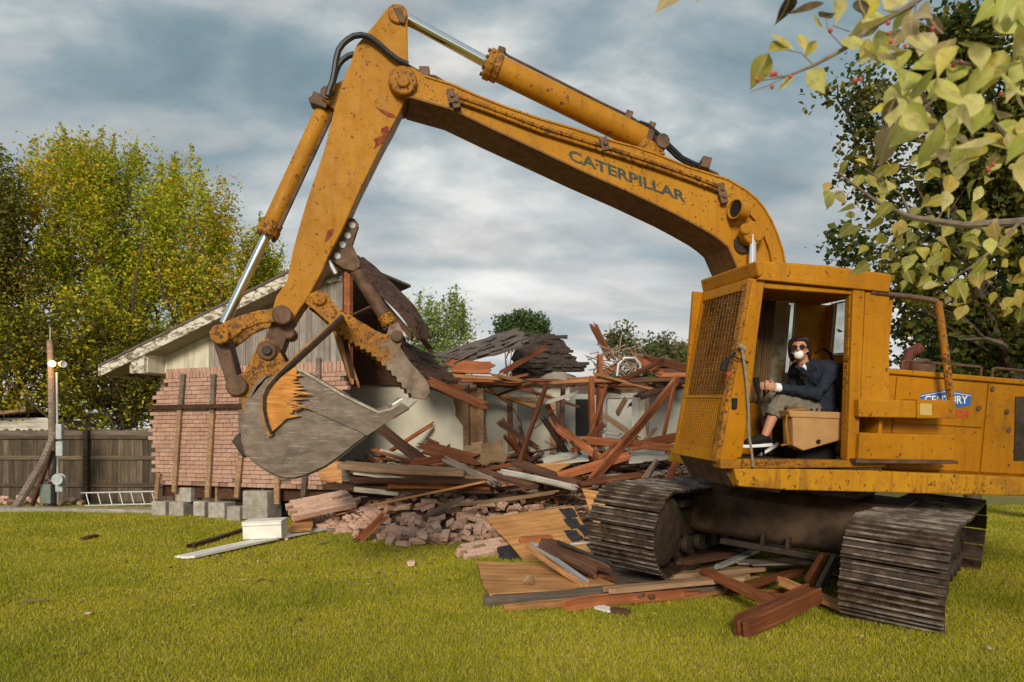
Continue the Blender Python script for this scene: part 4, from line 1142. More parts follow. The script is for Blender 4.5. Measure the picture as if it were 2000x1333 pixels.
# ---- thumb
upper = [(596, 592), (606, 574), (623, 566), (640, 574), (655, 598), (695, 622), (734, 646), (755, 654), (760, 636), (778, 630), (788, 650), (786, 668), (782, 678), (800, 706), (830, 739), (838, 752), (840, 768), (832, 781), (814, 779)]
lower = [(812, 778), (794, 760), (764, 724), (725, 688), (680, 664), (650, 637), (635, 625), (614, 606)]
ser = []
for i in range(len(lower) - 1):
    (x0, y0), (x1, y1) = lower[i], lower[i + 1]
    n = max(1, int(math.hypot(x1 - x0, y1 - y0) / 12)) if i < 5 else 1
    for k in range(n):
        t_ = k / n; x, y = x0 + (x1 - x0) * t_, y0 + (y1 - y0) * t_
        ser.append((x, y)); ser.append((x + (x1 - x0) / n * .5 - 3.5, y + (y1 - y0) / n * .5 + 4.5)) if i < 5 else None
ser.append(lower[-1])
TH = None
for v0, v1 in ((.18, .235), (-.235, -.18)):
    m = MB(); m.prism(PP(upper + ser, .235), lambda u, w, t: LM(u, t, w), v0, v1)
    o_ = m.build('thumb' if TH is None else 'far_plate', [thumb_mat for thumb_mat in (MATS.get('thumb') or M['yellow_worn'],)][0], EX if TH is None else TH, bevel=.006)
    if TH is None: TH = o_
m = MB(); m.prism(PP([(660, 632), (700, 640), (740, 668), (775, 690), (815, 740), (826, 768), (800, 752), (764, 712), (725, 676), (680, 652)], .18), lambda u, w, t: LM(u, t, w), -.179, .179); m.build('thumb_core', M['bucket'], TH)
m = MB(); boss(m, 623, 582, -.26, .265, .065); m.build('thumb_pivot', M['yellow_worn'], TH, smooth=True)
m = MB(); boss(m, 775, 657, -.26, .265, .055); m.build('clevis_pin', M['rusty'], TH, smooth=True)
m = MB()
for v0, v1 in ((.04, .07), (-.07, -.04)):
    m.prism(PP([(668, 447), (680, 425), (692, 427), (701, 438), (688, 478), (703, 510), (703, 522), (692, 530), (672, 526), (640, 505), (650, 488)], .07), lambda u, w, t: LM(u, t, w), v0, v1)
TB = m.build('thumb_bracket', M['rusty'], STICK, bevel=.006)
for x, y in ((688, 440), (679, 460), (659, 500), (669, 478)):
    m = MB(); boss(m, x, y, .071, .078, .030, 14); m.build('bracket_hole_disc', plain('painted hole glint', (0.55, 0.57, 0.58), .5), TB)  # pale raised discs paint in the bright glint of the bracket holes
ct, A_, B_, C_ = cyl('thumb_cylinder', (776, 655), (760, 632), (694, 528), 0, .062, .04, ('rusty', 'rusty'), .1)
m = MB(); m.tube(C_, lm_at(680, 500, 0), .075, n=14); m.build('end_cap', M['rusty'], ct, smooth=True)
m = MB(); m.tube(lm_at(642, 510, .1), lm_at(656, 535, .1), .022, n=10); m.build('grease_tube', M['pale_metal'], STICK, smooth=True)
# ================================================================== wrecked house
E1 = Vector((0.935, -0.354, 0)).normalized(); E2 = Vector((-E1.y, E1.x, 0))
G0 = Vector((-7.10, 13.7, 0))
def HM(a, b, z): return G0 + E1 * a + E2 * b + Vector((0, 0, z))
def HP(px, py, b):
    r = Vector(((px - 1000) / FPX, 1, -(py - HOR) / FPX)); o = Vector((0, 0, CAMH))
    s = (b + (G0 - o).dot(E2)) / r.dot(E2); q = o + r * s
    return ((q - G0).dot(E1), q.z)
def HPP(l, b): return [HP(x, y, b) for x, y in l]
def hplate(mb, pxs, b0, b1, bref=None):
    return mb.prism(HPP(pxs, b0 if bref is None else bref), lambda a, z, t: HM(a, t, z), b0, b1)
def hbox(mb, a0, a1, b0, b1, z0, z1):
    return mb.hexa([HM(a0, b0, z0), HM(a1, b0, z0), HM(a1, b1, z0), HM(a0, b1, z0), HM(a0, b0, z1), HM(a1, b0, z1), HM(a1, b1, z1), HM(a0, b1, z1)])
HS = thing('wrecked_house', HM(2.2, 2.5, 0), 'half demolished pink brick house with torn roof and open rooms behind the bucket', 'house')
def hpart(name, mat, fill, parent=None, bevel=0.0, label=None, kind=None):
    m = MB(); fill(m); o = m.build(name, mat, parent or HS, bevel=bevel)
    if label: o['label'] = label
    if kind: o['kind'] = kind
    return o

# ---- brick wall: every brick real, the backing mortar set back
CH_, BL, JT = 0.080, 0.222, 0.008
z_bot, z_top = 0.60, 2.70
a_right = HP(678, 800, 0)[0]
def wall_edges(z):
    """ragged left and right limits of the brickwork at height z"""
    t = (z - z_bot) / (z_top - z_bot)
    py = HOR - (z - CAMH) / 13.7 * FPX
    if py < 762: l = 326
    elif py < 795: l = 304
    elif py < 830: l = 299
    elif py < 868: l = 296
    elif py < 925: l = 302
    else: l = 312
    al = HP(l, py, 0)[0]
    ar = a_right - (0.0 if t > .80 else 0.35 * (.8 - t)) + .05 * math.sin(z * 31)
    return al, ar
wm = MB(); nr = int((z_top - z_bot) / CH_)
prof_l = []; prof_r = []
for i in range(nr + 1):
    z = z_bot + i * CH_; al, ar = wall_edges(min(z + .03, z_top - .05)); prof_l.append((al + .06, z)); prof_r.append((ar - .06, z))
wm.prism(prof_l + prof_r[::-1], lambda a, z, t: HM(a, t, z), .012, .10)
WALL = wm.build('brick_wall', M['mortar'], HS); tag(WALL, 'remaining pink brick gable wall braced with planks')
def brick_mesh(name, l, d, h, seed, chip=0.006):
    rr = random.Random(seed); b = MB(); b.box((0, 0, 0), (l, d, h))
    bm = bmesh.new(); bm.from_mesh(b.mesh('x'))
    bmesh.ops.recalc_face_normals(bm, faces=bm.faces)
    for v in bm.verts: v.co += Vector((rr.uniform(-chip, chip), rr.uniform(-chip, chip), rr.uniform(-chip, chip) * .6))
    bmesh.ops.bevel(bm, geom=list(bm.edges), offset=.005, segments=1, affect='EDGES')
    me = bpy.data.meshes.new(name); bm.to_mesh(me); bm.free(); return me
WB = [brick_mesh('brick', BL - JT, .09, CH_ - JT, 40 + i, .003) for i in range(4)]
WS = [brick_mesh('brick', .075, .09, .19, 50 + i, .003) for i in range(3)]
for me in WB + WS: me.materials.append(M['brick'])
cells = []
Rot = Matrix(((E1.x, E2.x, 0, 0), (E1.y, E2.y, 0, 0), (0, 0, 1, 0), (0, 0, 0, 1)))
for i in range(nr):
    z = z_bot + (i + .5) * CH_
    al, ar = wall_edges(z)
    if i < 2: al += .12; ar -= .3
    a = al + (0.0 if i % 2 else BL / 2) - .06
    while a + BL < ar + .1:
        if not (i == 0 and rnd.random() < .35) and not (i == 1 and rnd.random() < .12): cells.append((a + BL / 2, z, rnd.choice(WB)))
        a += BL
al, ar = wall_edges(z_top - .05); a = al
while a < ar:
    cells.append((a + .04, z_top + .075, rnd.choice(WS))); a += .086
def hidden_by_bucket(a, z):
    q = HM(a, 0, z); px = 1000 + FPX * q.x / q.y; py = HOR - FPX * (q.z - CAMH) / q.y
    return 470 < px < 640 and 700 < py < 925
cells.sort(key=lambda c: (hidden_by_bucket(c[0], c[1]), c[1] < .9 and 1 or 0))
rest = MB()
for k, (a, z, me) in enumerate(cells):
    mw = Matrix.Translation(HM(a, -.030 + rnd.uniform(-.005, .005) + .045, z)) @ Rot @ Matrix.Rotation(rnd.uniform(-.012, .012), 4, 'Y')
    if k < 300: place('brick', me, mw, WALL)
    else: rest.add([mw @ v.co for v in me.vertices], [list(p.vertices) for p in me.polygons])
ro = rest.build('bricks', M['brick'], WALL); ro['kind'] = 'stuff'

# ---- braces nailed over the brick
def brace(x0, y0, x1, y1, w, mat, b=-.07, t=.045):
    p0 = HP(x0, y0, b); p1 = HP(x1, y1, b); d = (Vector(p1) - Vector(p0)).normalized(); n = Vector((-d.y, d.x)) * w / 2
    m = MB(); m.prism([Vector(p0) - n, Vector(p0) + n, Vector(p1) + n, Vector(p1) - n], lambda a, z, q: HM(a, q, z), b - t / 2, b + t / 2)
    return m.build('brace', mat, WALL, bevel=.004)
for args in ((358, 731, 352, 800, .10, M['greywood']), (351, 800, 340, 962, .10, M['tanwood']), (417, 731, 414, 808, .10, M['greywood']), (414, 808, 405, 972, .105, M['tanwood']),
             (472, 770, 470, 890, .10, M['greywood']), (470, 890, 462, 972, .10, M['tanwood']), (541, 930, 541, 985, .11, M['tanwood']), (310, 925, 305, 975, .10, M['tanwood']),
             (596, 930, 590, 990, .10, M['greywood']), (622, 700, 622, 745, .09, M['greywood'])):
    brace(*args)
brace(286, 796, 478, 793, .085, M['brownwood'], -.118, .05)
# ---- floor platform and rim joists
hpart('rim_joist', M['brownwood'], lambda m: hbox(m, .1, 6.4, .12, .17, .36, .60))
hpart('floor_deck', M['brownwood'], lambda m: hbox(m, .1, 7.6, .18, 6.5, .46, .60))
for a in (.5, 1.5, 2.6, 3.6):
    hpart('floor_joist', M['tanwood'], lambda m: hbox(m, a, a + .05, .05, .12, .30, .58))
# left side wall of the house
hpart('side_wall', M['brick'], lambda m: hbox(m, .06, .16, .11, 6.0, .6, 2.75))
# ---- gable boards above the brick
zb = z_top + .16
rA = HP(195, 713, -.5); rB = HP(556, 534, -.5)      # rake line
slope = (rB[1] - rA[1]) / (rB[0] - rA[0])
def rake(a): return rA[1] + slope * (a - rA[0])
a_ridge = HP(672, 500, 0)[0]
a = HP(410, 700, 0)[0]; k = 0
while a < a_ridge - .02:
    w = .125 + rnd.uniform(-.01, .01)
    b = MB(); o_ = rnd.uniform(0, .008)
    a1 = min(a + w - .007, a_ridge)
    b.prism([(a, zb + rnd.uniform(-.02, .01)), (a1, zb + rnd.uniform(-.02, .01)), (a1, rake(a1) - .14), (a, rake(a) - .14)], lambda x, z, t: HM(x, t, z), -.015 - o_, .01)
    ob = b.build('siding_board', M['siding'] if 'siding' in M else M.setdefault('siding', wood('weathered grey siding', (0.27, 0.235, 0.21), (0.40, 0.36, 0.33), 1.0, .85, .18)), HS)
    # grain must run up the board: rotate mesh space
    me = ob.data; piv = W[HS.name].inverted() @ HM((a + a1) / 2, 0, (zb + rake(a)) / 2)
    rot = Matrix.Rotation(R(90), 4, 'Y') @ Rot.inverted()
    me.transform(rot @ Matrix.Translation(-piv)); ob.matrix_local = Matrix.Translation(piv) @ rot.inverted()
    a += w
apb = HP(325, 700, 0)[0]; apc = HP(410, 700, 0)[0]
PEEL = None
def m_peel():
    n = NT('peeling white paint'); p = n.geo()
    f = n.noise(n.mapping(p, (6, 6, 14)), 1.0, 6, .7, .5)
    c = n.ramp(f, [(.40, (0.12, 0.09, 0.065)), (.47, (0.30, 0.25, 0.19)), (.52, (0.60, 0.56, 0.48)), (.75, (0.70, 0.67, 0.59))])
    n.set('Base Color', c); n.set('Roughness', .7); n.bump(f, .4, .006); return n.m
M['peel'] = m_peel()
def m_cream():
    n = NT('cream painted panel'); p = n.geo()
    f = n.noise(n.mapping(p, (9, 9, 1.6)), 1.0, 5, .6)
    n.set('Base Color', n.ramp(f, [(.3, (0.42, 0.37, 0.28)), (.55, (0.62, 0.57, 0.46)), (.8, (0.68, 0.63, 0.53))])); n.set('Roughness', .7); n.bump(f, .1, .004); return n.m
M['cream'] = m_cream()
def fill(m):
    m.prism([(apb - .02, zb - .06), (apc - .005, zb - .06), (apc - .005, rake(apc) - .14), (apb - .02, rake(apb) - .14)], lambda x, z, t: HM(x, t, z), -.022, .01)
hpart('gable_panel', M['cream'], fill)
aL = HP(262, 720, -.5)[0]
hpart('eave_box', M['cream'], lambda m: m.prism([(HP(262, 735, -.3)[0], zb - .08), (apb - .03, zb - .08), (apb - .03, rake(apb) - .16), (HP(262, 735, -.3)[0], rake(HP(262, 735, -.3)[0]) - .16)], lambda x, z, t: HM(x, t, z), -.40, 5.5))
hpart('eave_return', M['peel'], lambda m: m.prism([(HP(258, 735, -.45)[0], zb - .10), (HP(283, 735, -.45)[0], zb - .10), (HP(283, 735, -.45)[0], rake(HP(283, 735, -.45)[0]) - .10), (HP(258, 735, -.45)[0], rake(HP(258, 735, -.45)[0]) - .10)], lambda x, z, t: HM(x, t, z), -.47, -.402))
# ---- roof, left slope
a_top = a_ridge + .05
def fill(m): m.prism([(rA[0], rake(rA[0]) - .03), (a_top, rake(a_top) - .03), (a_top, rake(a_top) + .015), (rA[0], rake(rA[0]) + .015)], lambda x, z, t: HM(x, t, z), -.52, 2.3)
ROOF = hpart('roof', M['shingle'], fill)
def fill(m): m.prism([(rA[0] + .02, rake(rA[0] + .02) - .22), (a_top, rake(a_top) - .22), (a_top, rake(a_top) - .035), (rA[0] + .02, rake(rA[0] + .02) - .035)], lambda x, z, t: HM(x, t, z), -.50, -.465)
hpart('rake_board', M['peel'], fill, ROOF)
def fill(m): m.prism([(rA[0] + .03, rake(rA[0]) - .20), (a_top, rake(a_top) - .20), (a_top, rake(a_top) - .185), (rA[0] + .03, rake(rA[0]) - .185)], lambda x, z, t: HM(x, t, z), -.464, -.03)
hpart('soffit', plain('shadow tone soffit', (0.30, 0.245, 0.18), .8, 0, .25, 3), fill, ROOF)  # brown-beige shadow tone put into the soffit colour
def fill(m): m.prism([(rA[0] - .02, rake(rA[0]) - .22), (rA[0] + .015, rake(rA[0]) - .22), (rA[0] + .015, rake(rA[0]) + .0), (rA[0] - .02, rake(rA[0]))], lambda x, z, t: HM(x, t, z), -.52, 5.5)
hpart('fascia', M['peel'], fill, ROOF)
vq = HM(HP(405, 600, 1.2)[0], 1.2, rake(HP(405, 600, 1.2)[0]) - .05)
hpart('vent_pipe', M['grey_box'], lambda m: m.path([vq, vq + Vector((0, 0, .62))], .055, 12), ROOF)
hpart('ridge_trim', M['peel'], lambda m: m.prism(HPP([(640, 548), (668, 541), (668, 549), (640, 556)], -.03), lambda x, z, t: HM(x, t, z), -.06, -.03))
# corner post of the opened gable and dangling rafters
hpart('corner_post', M['redwood'], lambda m: hbox(m, a_ridge + .01, a_ridge + .13, -.02, .08, zb - .1, rake(a_ridge) - .15))
M['dark_roof'] = plain('dark broken roof layers', (0.060, 0.034, 0.026), .95, 0, .6, 9, .8)  # dark brown base colour of the torn roof layers
# ---- torn right slope: a slab of deck and shingles falling away from the ridge
def torn_slab(name, px_edge, b0, b1, th, mats, parent=HS, seed=1, sag=.0):
    """sheet whose front edge follows px_edge at depth b0 and runs back to b1; ragged"""
    rr = random.Random(seed); m = MB(); nb = 7; pts = HPP(px_edge, b0); na = len(pts)
    top = []; bot = []
    for j in range(nb + 1):
        for i, (a, z) in enumerate(pts):
            jag = rr.uniform(-.10, .10) if (i in (0, na - 1) or j == 0) else rr.uniform(-.03, .03)
            q = HM(a + jag * .6, b0 + (b1 - b0) * j / nb + (jag if j == 0 else 0), z + rr.uniform(-.025, .025) - sag * j / nb)
            top.append(q); bot.append(q - Vector((0, 0, th)))
    n = len(top); fs = []
    for j in range(nb):
        for i in range(na - 1):
            k = j * na + i; fs.append((k, k + 1, k + 1 + na, k + na)); fs.append((n + k + na, n + k + 1 + na, n + k + 1, n + k))
    ring = list(range(na)) + [j * na + na - 1 for j in range(1, nb + 1)] + [nb * na + i for i in range(na - 2, -1, -1)] + [j * na for j in range(nb - 1, 0, -1)]
    for k in range(len(ring)): a_, b_ = ring[k], ring[(k + 1) % len(ring)]; fs.append((a_, b_, b_ + n, a_ + n))
    m.add(top + bot, fs); m.mi = [0 if k % 2 == 0 and k < nb * (na - 1) * 2 else 1 for k in range(len(m.f))]
    return m.build(name, mats, parent, recalc=True)
torn_slab('torn_roof', [(676, 500), (700, 520), (725, 545), (752, 572), (780, 600), (800, 632), (806, 660)], .3, .85, .07, [M['dark_roof'], M['brownwood']], seed=3, sag=-.12)
for k, (b, e) in enumerate(((.5, (792, 640)), (1.1, (800, 660)))):
    p0 = HP(690, 520, .3); p1 = HP(e[0], e[1], .3)
    hpart('rafter', M['brownwood'], lambda m: m.hexa([HM(p0[0], b, p0[1] - .2), HM(p1[0], b, p1[1] - .2), HM(p1[0], b + .05, p1[1] - .2), HM(p0[0], b + .05, p0[1] - .2),
                                                     HM(p0[0], b, p0[1] - .06), HM(p1[0], b, p1[1] - .06), HM(p1[0], b + .05, p1[1] - .06), HM(p0[0], b + .05, p0[1] - .06)]))
# dark brown sheet stands in for the shade of the attic interior
hpart('attic_shade_sheet', M['brownwood'], lambda m: hplate(m, [(560, 752), (812, 752), (790, 660), (692, 525), (600, 560)], 2.40, 2.45))
# ---- interior walls
def wallp(name, pxs, b, mat, t=.11, label=None): return hpart(name, mat, lambda m: hplate(m, pxs, b, b + t), label=label)
wallp('plaster_wall', [(560, 752), (702, 752), (720, 745), (748, 752), (760, 742), (800, 757), (846, 762), (884, 778), (890, 800), (889, 812), (897, 824), (908, 838), (914, 858), (921, 880), (930, 905), (560, 930)], 2.5, M['drywall'], .02, 'white plasterboard wall with a ragged torn right edge behind the bucket')
wallp('wall_backing', [(560, 748), (938, 752), (945, 790), (950, 850), (955, 905), (560, 930)], 2.53, plain('brown fibreboard', (0.20, 0.12, 0.065), .9, 0, .3, 5, .2), .03)
for x in (903, 932): hpart('wall_stud', M['tanwood'], lambda m: hplate(m, [(x, 750), (x + 11, 750), (x + 13, 890), (x + 2, 890)], 2.44, 2.52))
# second room: wall with a doorway
wallp('plaster_wall', [(945, 752), (993, 752), (993, 905), (945, 905)], 4.6, M['drywall'], .1, 'white wall stub left of the inner doorway')
wallp('plaster_wall', [(993, 752), (1112, 756), (1112, 782), (993, 786)], 4.6, M['drywall'], .1, 'white wall strip above the inner doorway')
wallp('plaster_wall', [(1010, 790), (1080, 790), (1080, 905), (1010, 905)], 5.6, M['drywall'], .05, 'white door panel seen through the inner doorway')
for q in ([(990, 782), (999, 782), (1001, 905), (992, 905)], [(1074, 782), (1085, 782), (1085, 905), (1074, 905)], [(990, 776), (1085, 776), (1085, 784), (990, 784)]):
    hpart('door_casing', M['tanwood'], lambda m: hplate(m, q, 4.52, 4.6))
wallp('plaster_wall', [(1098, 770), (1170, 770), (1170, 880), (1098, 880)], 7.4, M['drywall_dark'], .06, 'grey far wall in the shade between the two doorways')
hpart('closet_shade_sheet', M['black'], lambda m: hplate(m, [(1124, 780), (1150, 780), (1150, 850), (1124, 850)], 7.3, 7.39))  # flat black sheet stands in for the shade inside a closet opening
# third: white door frame with open hole
for q in ([(1174, 768), (1184, 768), (1182, 858), (1174, 862)], [(1234, 772), (1246, 770), (1245, 850), (1234, 850)], [(1174, 766), (1246, 766), (1246, 778), (1174, 778)]):
    hpart('door_casing', M['whitepaint'], lambda m: hplate(m, q, 4.15, 4.3), label='white painted casing of the standing doorway')
wallp('plaster_wall', [(1246, 770), (1261, 770), (1258, 815), (1263, 860), (1246, 862)], 4.2, M['cream'], .08, 'cream wall sliver right of the white doorway')
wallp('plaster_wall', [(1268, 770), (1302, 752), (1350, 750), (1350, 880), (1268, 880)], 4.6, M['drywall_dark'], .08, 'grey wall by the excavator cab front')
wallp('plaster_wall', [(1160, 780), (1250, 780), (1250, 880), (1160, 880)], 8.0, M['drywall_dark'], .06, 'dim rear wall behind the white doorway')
hpart('lath_row', M['tanwood'], lambda m: [hplate(m, [(1176, 752 + k * 4), (1262, 750 + k * 4), (1262, 752.5 + k * 4), (1176, 754.5 + k * 4)], 4.1, 4.14) for k in range(4)][0], kind='stuff')
# back walls closing the view to the neighbours
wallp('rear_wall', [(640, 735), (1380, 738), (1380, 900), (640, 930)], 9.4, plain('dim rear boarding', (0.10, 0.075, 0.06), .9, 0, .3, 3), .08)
# ---- collapsed roof planes over the rear rooms
def roof_sheet(name, corners, t, mat, seed, tabs=0, tabmat=None, label=None):
    """flat broken roof plane with a ragged rim and loose shingle tabs"""
    r_ = random.Random(seed); c = [at(*q) for q in corners]; ring = []
    nz_ = (c[1] - c[0]).cross(c[3] - c[0]).normalized(); nz_ = nz_ if nz_.z > 0 else -nz_
    for k in range(4):
        for j in range(9):
            q = c[k].lerp(c[(k + 1) % 4], j / 9)
            if j: q = q + (c[1] - c[0]).normalized() * r_.uniform(-.09, .09) + (c[3] - c[0]).normalized() * r_.uniform(-.09, .09)
            ring.append(q)
    m = MB(); n = len(ring); m.add(ring + [q - nz_ * t for q in ring], [list(range(n)), list(range(2 * n - 1, n - 1, -1))] + [(i, i + n, (i + 1) % n + n, (i + 1) % n) for i in range(n)])
    o = m.build(name, mat, HS)
    if label: o['label'] = label
    for k in range(tabs):
        s_, t_ = r_.uniform(.02, .95), r_.uniform(.03, .93)
        q = c[0].lerp(c[1], s_).lerp(c[3].lerp(c[2], s_), t_) + nz_ * r_.uniform(.012, .04)
        ex = (c[1] - c[0]).normalized(); ey = (c[3] - c[0]).normalized(); w_, h_ = r_.uniform(.14, .34), r_.uniform(.10, .20)
        p = [q, q + ex * w_ + nz_ * r_.uniform(-.01, .03), q + ex * w_ + ey * h_ + nz_ * r_.uniform(-.01, .05), q + ey * h_]
        b = MB(); b.hexa([a_ - nz_ * .008 for a_ in p] + p); b.build('shingle', tabmat or M['shingle'], o)
    return o
roof_sheet('collapsed_roof', [(852, 690, 15.2), (1014, 640, 15.2), (1030, 670, 13.9), (874, 716, 13.9)], .05, M['shingle'], 5, 46, M['shingle2'] if 'shingle2' in M else M['shingle'], 'shingled roof slab tilted on the broken rooms')
roof_sheet('collapsed_roof', [(1014, 648, 16.4), (1084, 652, 16.4), (1142, 722, 15.4), (1000, 726, 15.0)], .05, plain('dark brown shingle', (0.050, 0.036, 0.030), .95, 0, .5, 9, .6), 6, 40, plain('dark brown shingle', (0.05, 0.036, 0.03)), 'dark collapsed roof plane behind the tilted slab')  # plain dark brown shingle colour
roof_sheet('collapsed_roof', [(1238, 690, 15.0), (1290, 700, 15.0), (1356, 726, 14.0), (1296, 738, 13.6)], .05, M['brownwood'], 8, 10, M['shingle'], 'brown broken roof piece by the cab top')
roof_sheet('collapsed_roof', [(780, 662, 14.2), (836, 692, 14.0), (896, 744, 12.9), (806, 734, 12.7)], .07, M['brownwood'], 9, 14, M['dark_roof'], 'dark brown fallen roof piece right of the thumb')
hpart('ceiling_sheet', plain('grey ceiling sheet', (0.28, 0.25, 0.22), .8, 0, .3, 4), lambda m: hplate(m, [(1000, 725), (1100, 727), (1112, 738), (1104, 745), (1000, 738)], 4.2, 5.2))
# ================================================================== yard: fence, pole, ladder, shed, blocks
def fence_pt(s): return Vector((-19.0 + s, 16.35 - 0.02 * s, 0))
FN = thing('wooden_fence', fence_pt(8), 'weathered brown dog-eared board fence with rails and posts, left of the house', 'fence')
s = 0.0
while s < 14.0:
    w = .138; b = MB(); hgt = 1.72 + rnd.uniform(-.025, .025); q = fence_pt(s)
    b.prism([(0, .03), (w, .03), (w, hgt - .05), (w - .035, hgt), (.035, hgt), (0, hgt - .05)], lambda x, z, t: Vector((z, x, t)), 0, .018)
    me = b.mesh('board'); me.materials.append(M['fence'])
    bm = bmesh.new(); bm.from_mesh(me); bmesh.ops.recalc_face_normals(bm, faces=bm.faces); bm.to_mesh(me); bm.free()
    mw = Matrix(((0, 1, 0, q.x), (0, 0, 1, q.y + rnd.uniform(-.004, .004)), (1, 0, 0, 0), (0, 0, 0, 1)))
    place('board', me, mw, FN); s += w + .006
for z in (.38, 1.02, 1.50):
    m = MB(); a_, b_ = fence_pt(0), fence_pt(14); m.hexa([a_ + Vector((0, -.045, z)), b_ + Vector((0, -.045, z)), b_ + Vector((0, -.005, z)), a_ + Vector((0, -.005, z)), a_ + Vector((0, -.045, z + .09)), b_ + Vector((0, -.045, z + .09)), b_ + Vector((0, -.005, z + .09)), a_ + Vector((0, -.005, z + .09))])
    m.build('rail', M['fence'], FN)
m = MB(); a_, b_ = fence_pt(0), fence_pt(14); m.hexa([a_ + Vector((0, -.03, 1.58)), b_ + Vector((0, -.03, 1.58)), b_ + Vector((0, -.005, 1.58)), a_ + Vector((0, -.005, 1.58)), a_ + Vector((0, -.03, 1.70)), b_ + Vector((0, -.03, 1.70)), b_ + Vector((0, -.005, 1.70)), a_ + Vector((0, -.005, 1.70))])
m.build('top_board', M['greywood'], FN)
for s in (1.5, 4.1, 6.6, 9.1, 11.6, 13.7):
    q = fence_pt(s); m = MB(); m.box(q + Vector((0, -.10, .86)), (.11, .10, 1.72)); m.build('post', M['fence'], FN, bevel=.006)

# utility pole with floodlights and meter boxes
PY = 15.1
def yp(x, y, Y=PY): return at(x, y, Y)
base = Vector((yp(103, 990).x, PY, 0))
UPo = thing('utility_pole', base, 'leaning grey wooden utility pole with floodlights and meter boxes in front of the fence', 'utility pole')
def up(name, mat, fill, parent=None, **k): m = MB(); fill(m); return m.build(name, mat, parent or UPo, **k)
up('pole', M['greywood'], lambda m: m.path([base, yp(103, 900), yp(102, 800), yp(100, 720), yp(97, 665)], [.09, .085, .078, .072, .06], 10), smooth=True)
up('brace_pole', M['greywood'], lambda m: m.path([yp(107, 845, 14.95), yp(85, 900, 14.7), yp(30, 993, 14.4)], [.06, .075, .08], 8), smooth=True)
up('brace_pole', M['brownwood'], lambda m: m.path([yp(100, 880, 15.0), yp(70, 970, 14.9), yp(62, 988, 14.9)], .05, 8), smooth=True)
up('conduit', M['grey_box'], lambda m: m.path([yp(111, 728, 15.0), yp(112, 830, 15.0), yp(113, 985, 15.0)], .022, 8), smooth=True)
for x0, x1, y0, y1 in ((112, 123, 829, 858), (112, 125, 863, 891)):
    up('meter_box', M['grey_box'], lambda m: m.box(yp((x0 + x1) / 2, (y0 + y1) / 2, 14.93), ((x1 - x0) * .0112, .12, (y1 - y0) * .0112)), bevel=.01)
up('meter_box', M['grey_box'], lambda m: m.box(yp(118, 952, 14.85), (.16, .12, .2)), bevel=.02)
up('junction_cabinet', plain('dull green enamel', (0.16, 0.19, 0.16), .6, 0, .25, 6), lambda m: m.box(yp(92, 965, 14.85), (.24, .14, .42)), bevel=.02)
up('hose_reel', M['grey_box'], lambda m: (m.lathe(yp(119, 936, 14.8), (0, -1, 0), [(0, .12), (.02, .12), (.03, .05), (.10, .05), (.11, .12), (.13, .12)], 18)))
up('crossbar', M['greywood'], lambda m: m.box(yp(108, 939, 14.9), (.42, .06, .06)), bevel=.005)
up('anchor_wire', M['grey_box'], lambda m: m.path([yp(98, 640), yp(98, 668)], .012, 6))
n = NT('lit lamp'); n.set('Base Color', (1, .8, .4)); n.b.inputs['Emission Color'].default_value = (1, .50, .12, 1); n.b.inputs['Emission Strength'].default_value = 7; M['lit'] = n.m
LP = yp(101, 712, 14.9)
lh = up('floodlight', M['whitepaint'], lambda m: m.lathe(LP + Vector((0, .14, .05)), (0, -1, -.3), [(0, .03), (.05, .045), (.12, .075)], 14), smooth=True)
up('bulb', M['lit'], lambda m: m.lathe(LP + Vector((0, .02, .02)), (0, -1, -.3), [(0, .05), (.02, .068), (.05, .06), (.07, .03)], 16), lh, smooth=True)
LP2 = yp(121, 712, 14.9)
lh2 = up('floodlight', M['whitepaint'], lambda m: m.lathe(LP2 + Vector((-.14, .1, .03)), (1, -.5, -.15), [(0, .02), (.06, .03), (.15, .075), (.18, .075), (.17, .05)], 14), smooth=True)
up('lamp_arm', M['grey_box'], lambda m: m.path([LP + Vector((-.02, .12, .0)), LP2 + Vector((-.13, .1, .03))], .015, 6))
bl_d = bpy.data.lights.new('floodlight_glow', 'POINT'); bl_d.energy = 14; bl_d.color = (1, .55, .18); bl_d.shadow_soft_size = .07
blo = bpy.data.objects.new('floodlight_glow', bl_d); COL.objects.link(blo); blo.parent = lh; blo.location = W[UPo.name].inverted() @ (LP + Vector((0, -.16, 0)))

# ladder on its side
LD = thing('ladder', Vector((yp(230, 985, 15.2).x, 15.2, 0)), 'aluminium ladder lying on its side along the fence foot', 'ladder')
def lp_(x, y): return at(x, y, 15.3)
for a_, b_ in (((158, 963), (302, 960)), ((166, 988), (302, 984))):
    m = MB(); q0, q1 = lp_(*a_), lp_(*b_); m.hexa([q0 + Vector((0, -.02, -.014)), q1 + Vector((0, -.02, -.014)), q1 + Vector((0, .02, -.014)), q0 + Vector((0, .02, -.014)), q0 + Vector((0, -.02, .014)), q1 + Vector((0, -.02, .014)), q1 + Vector((0, .02, .014)), q0 + Vector((0, .02, .014))]); m.build('rail', M['pale_metal'], LD)
for x in (168, 191, 213, 234, 256, 277, 297):
    m = MB(); m.tube(lp_(x, 963), lp_(x + 6, 986), .014, n=8); m.build('rung', M['pale_metal'], LD, smooth=True)

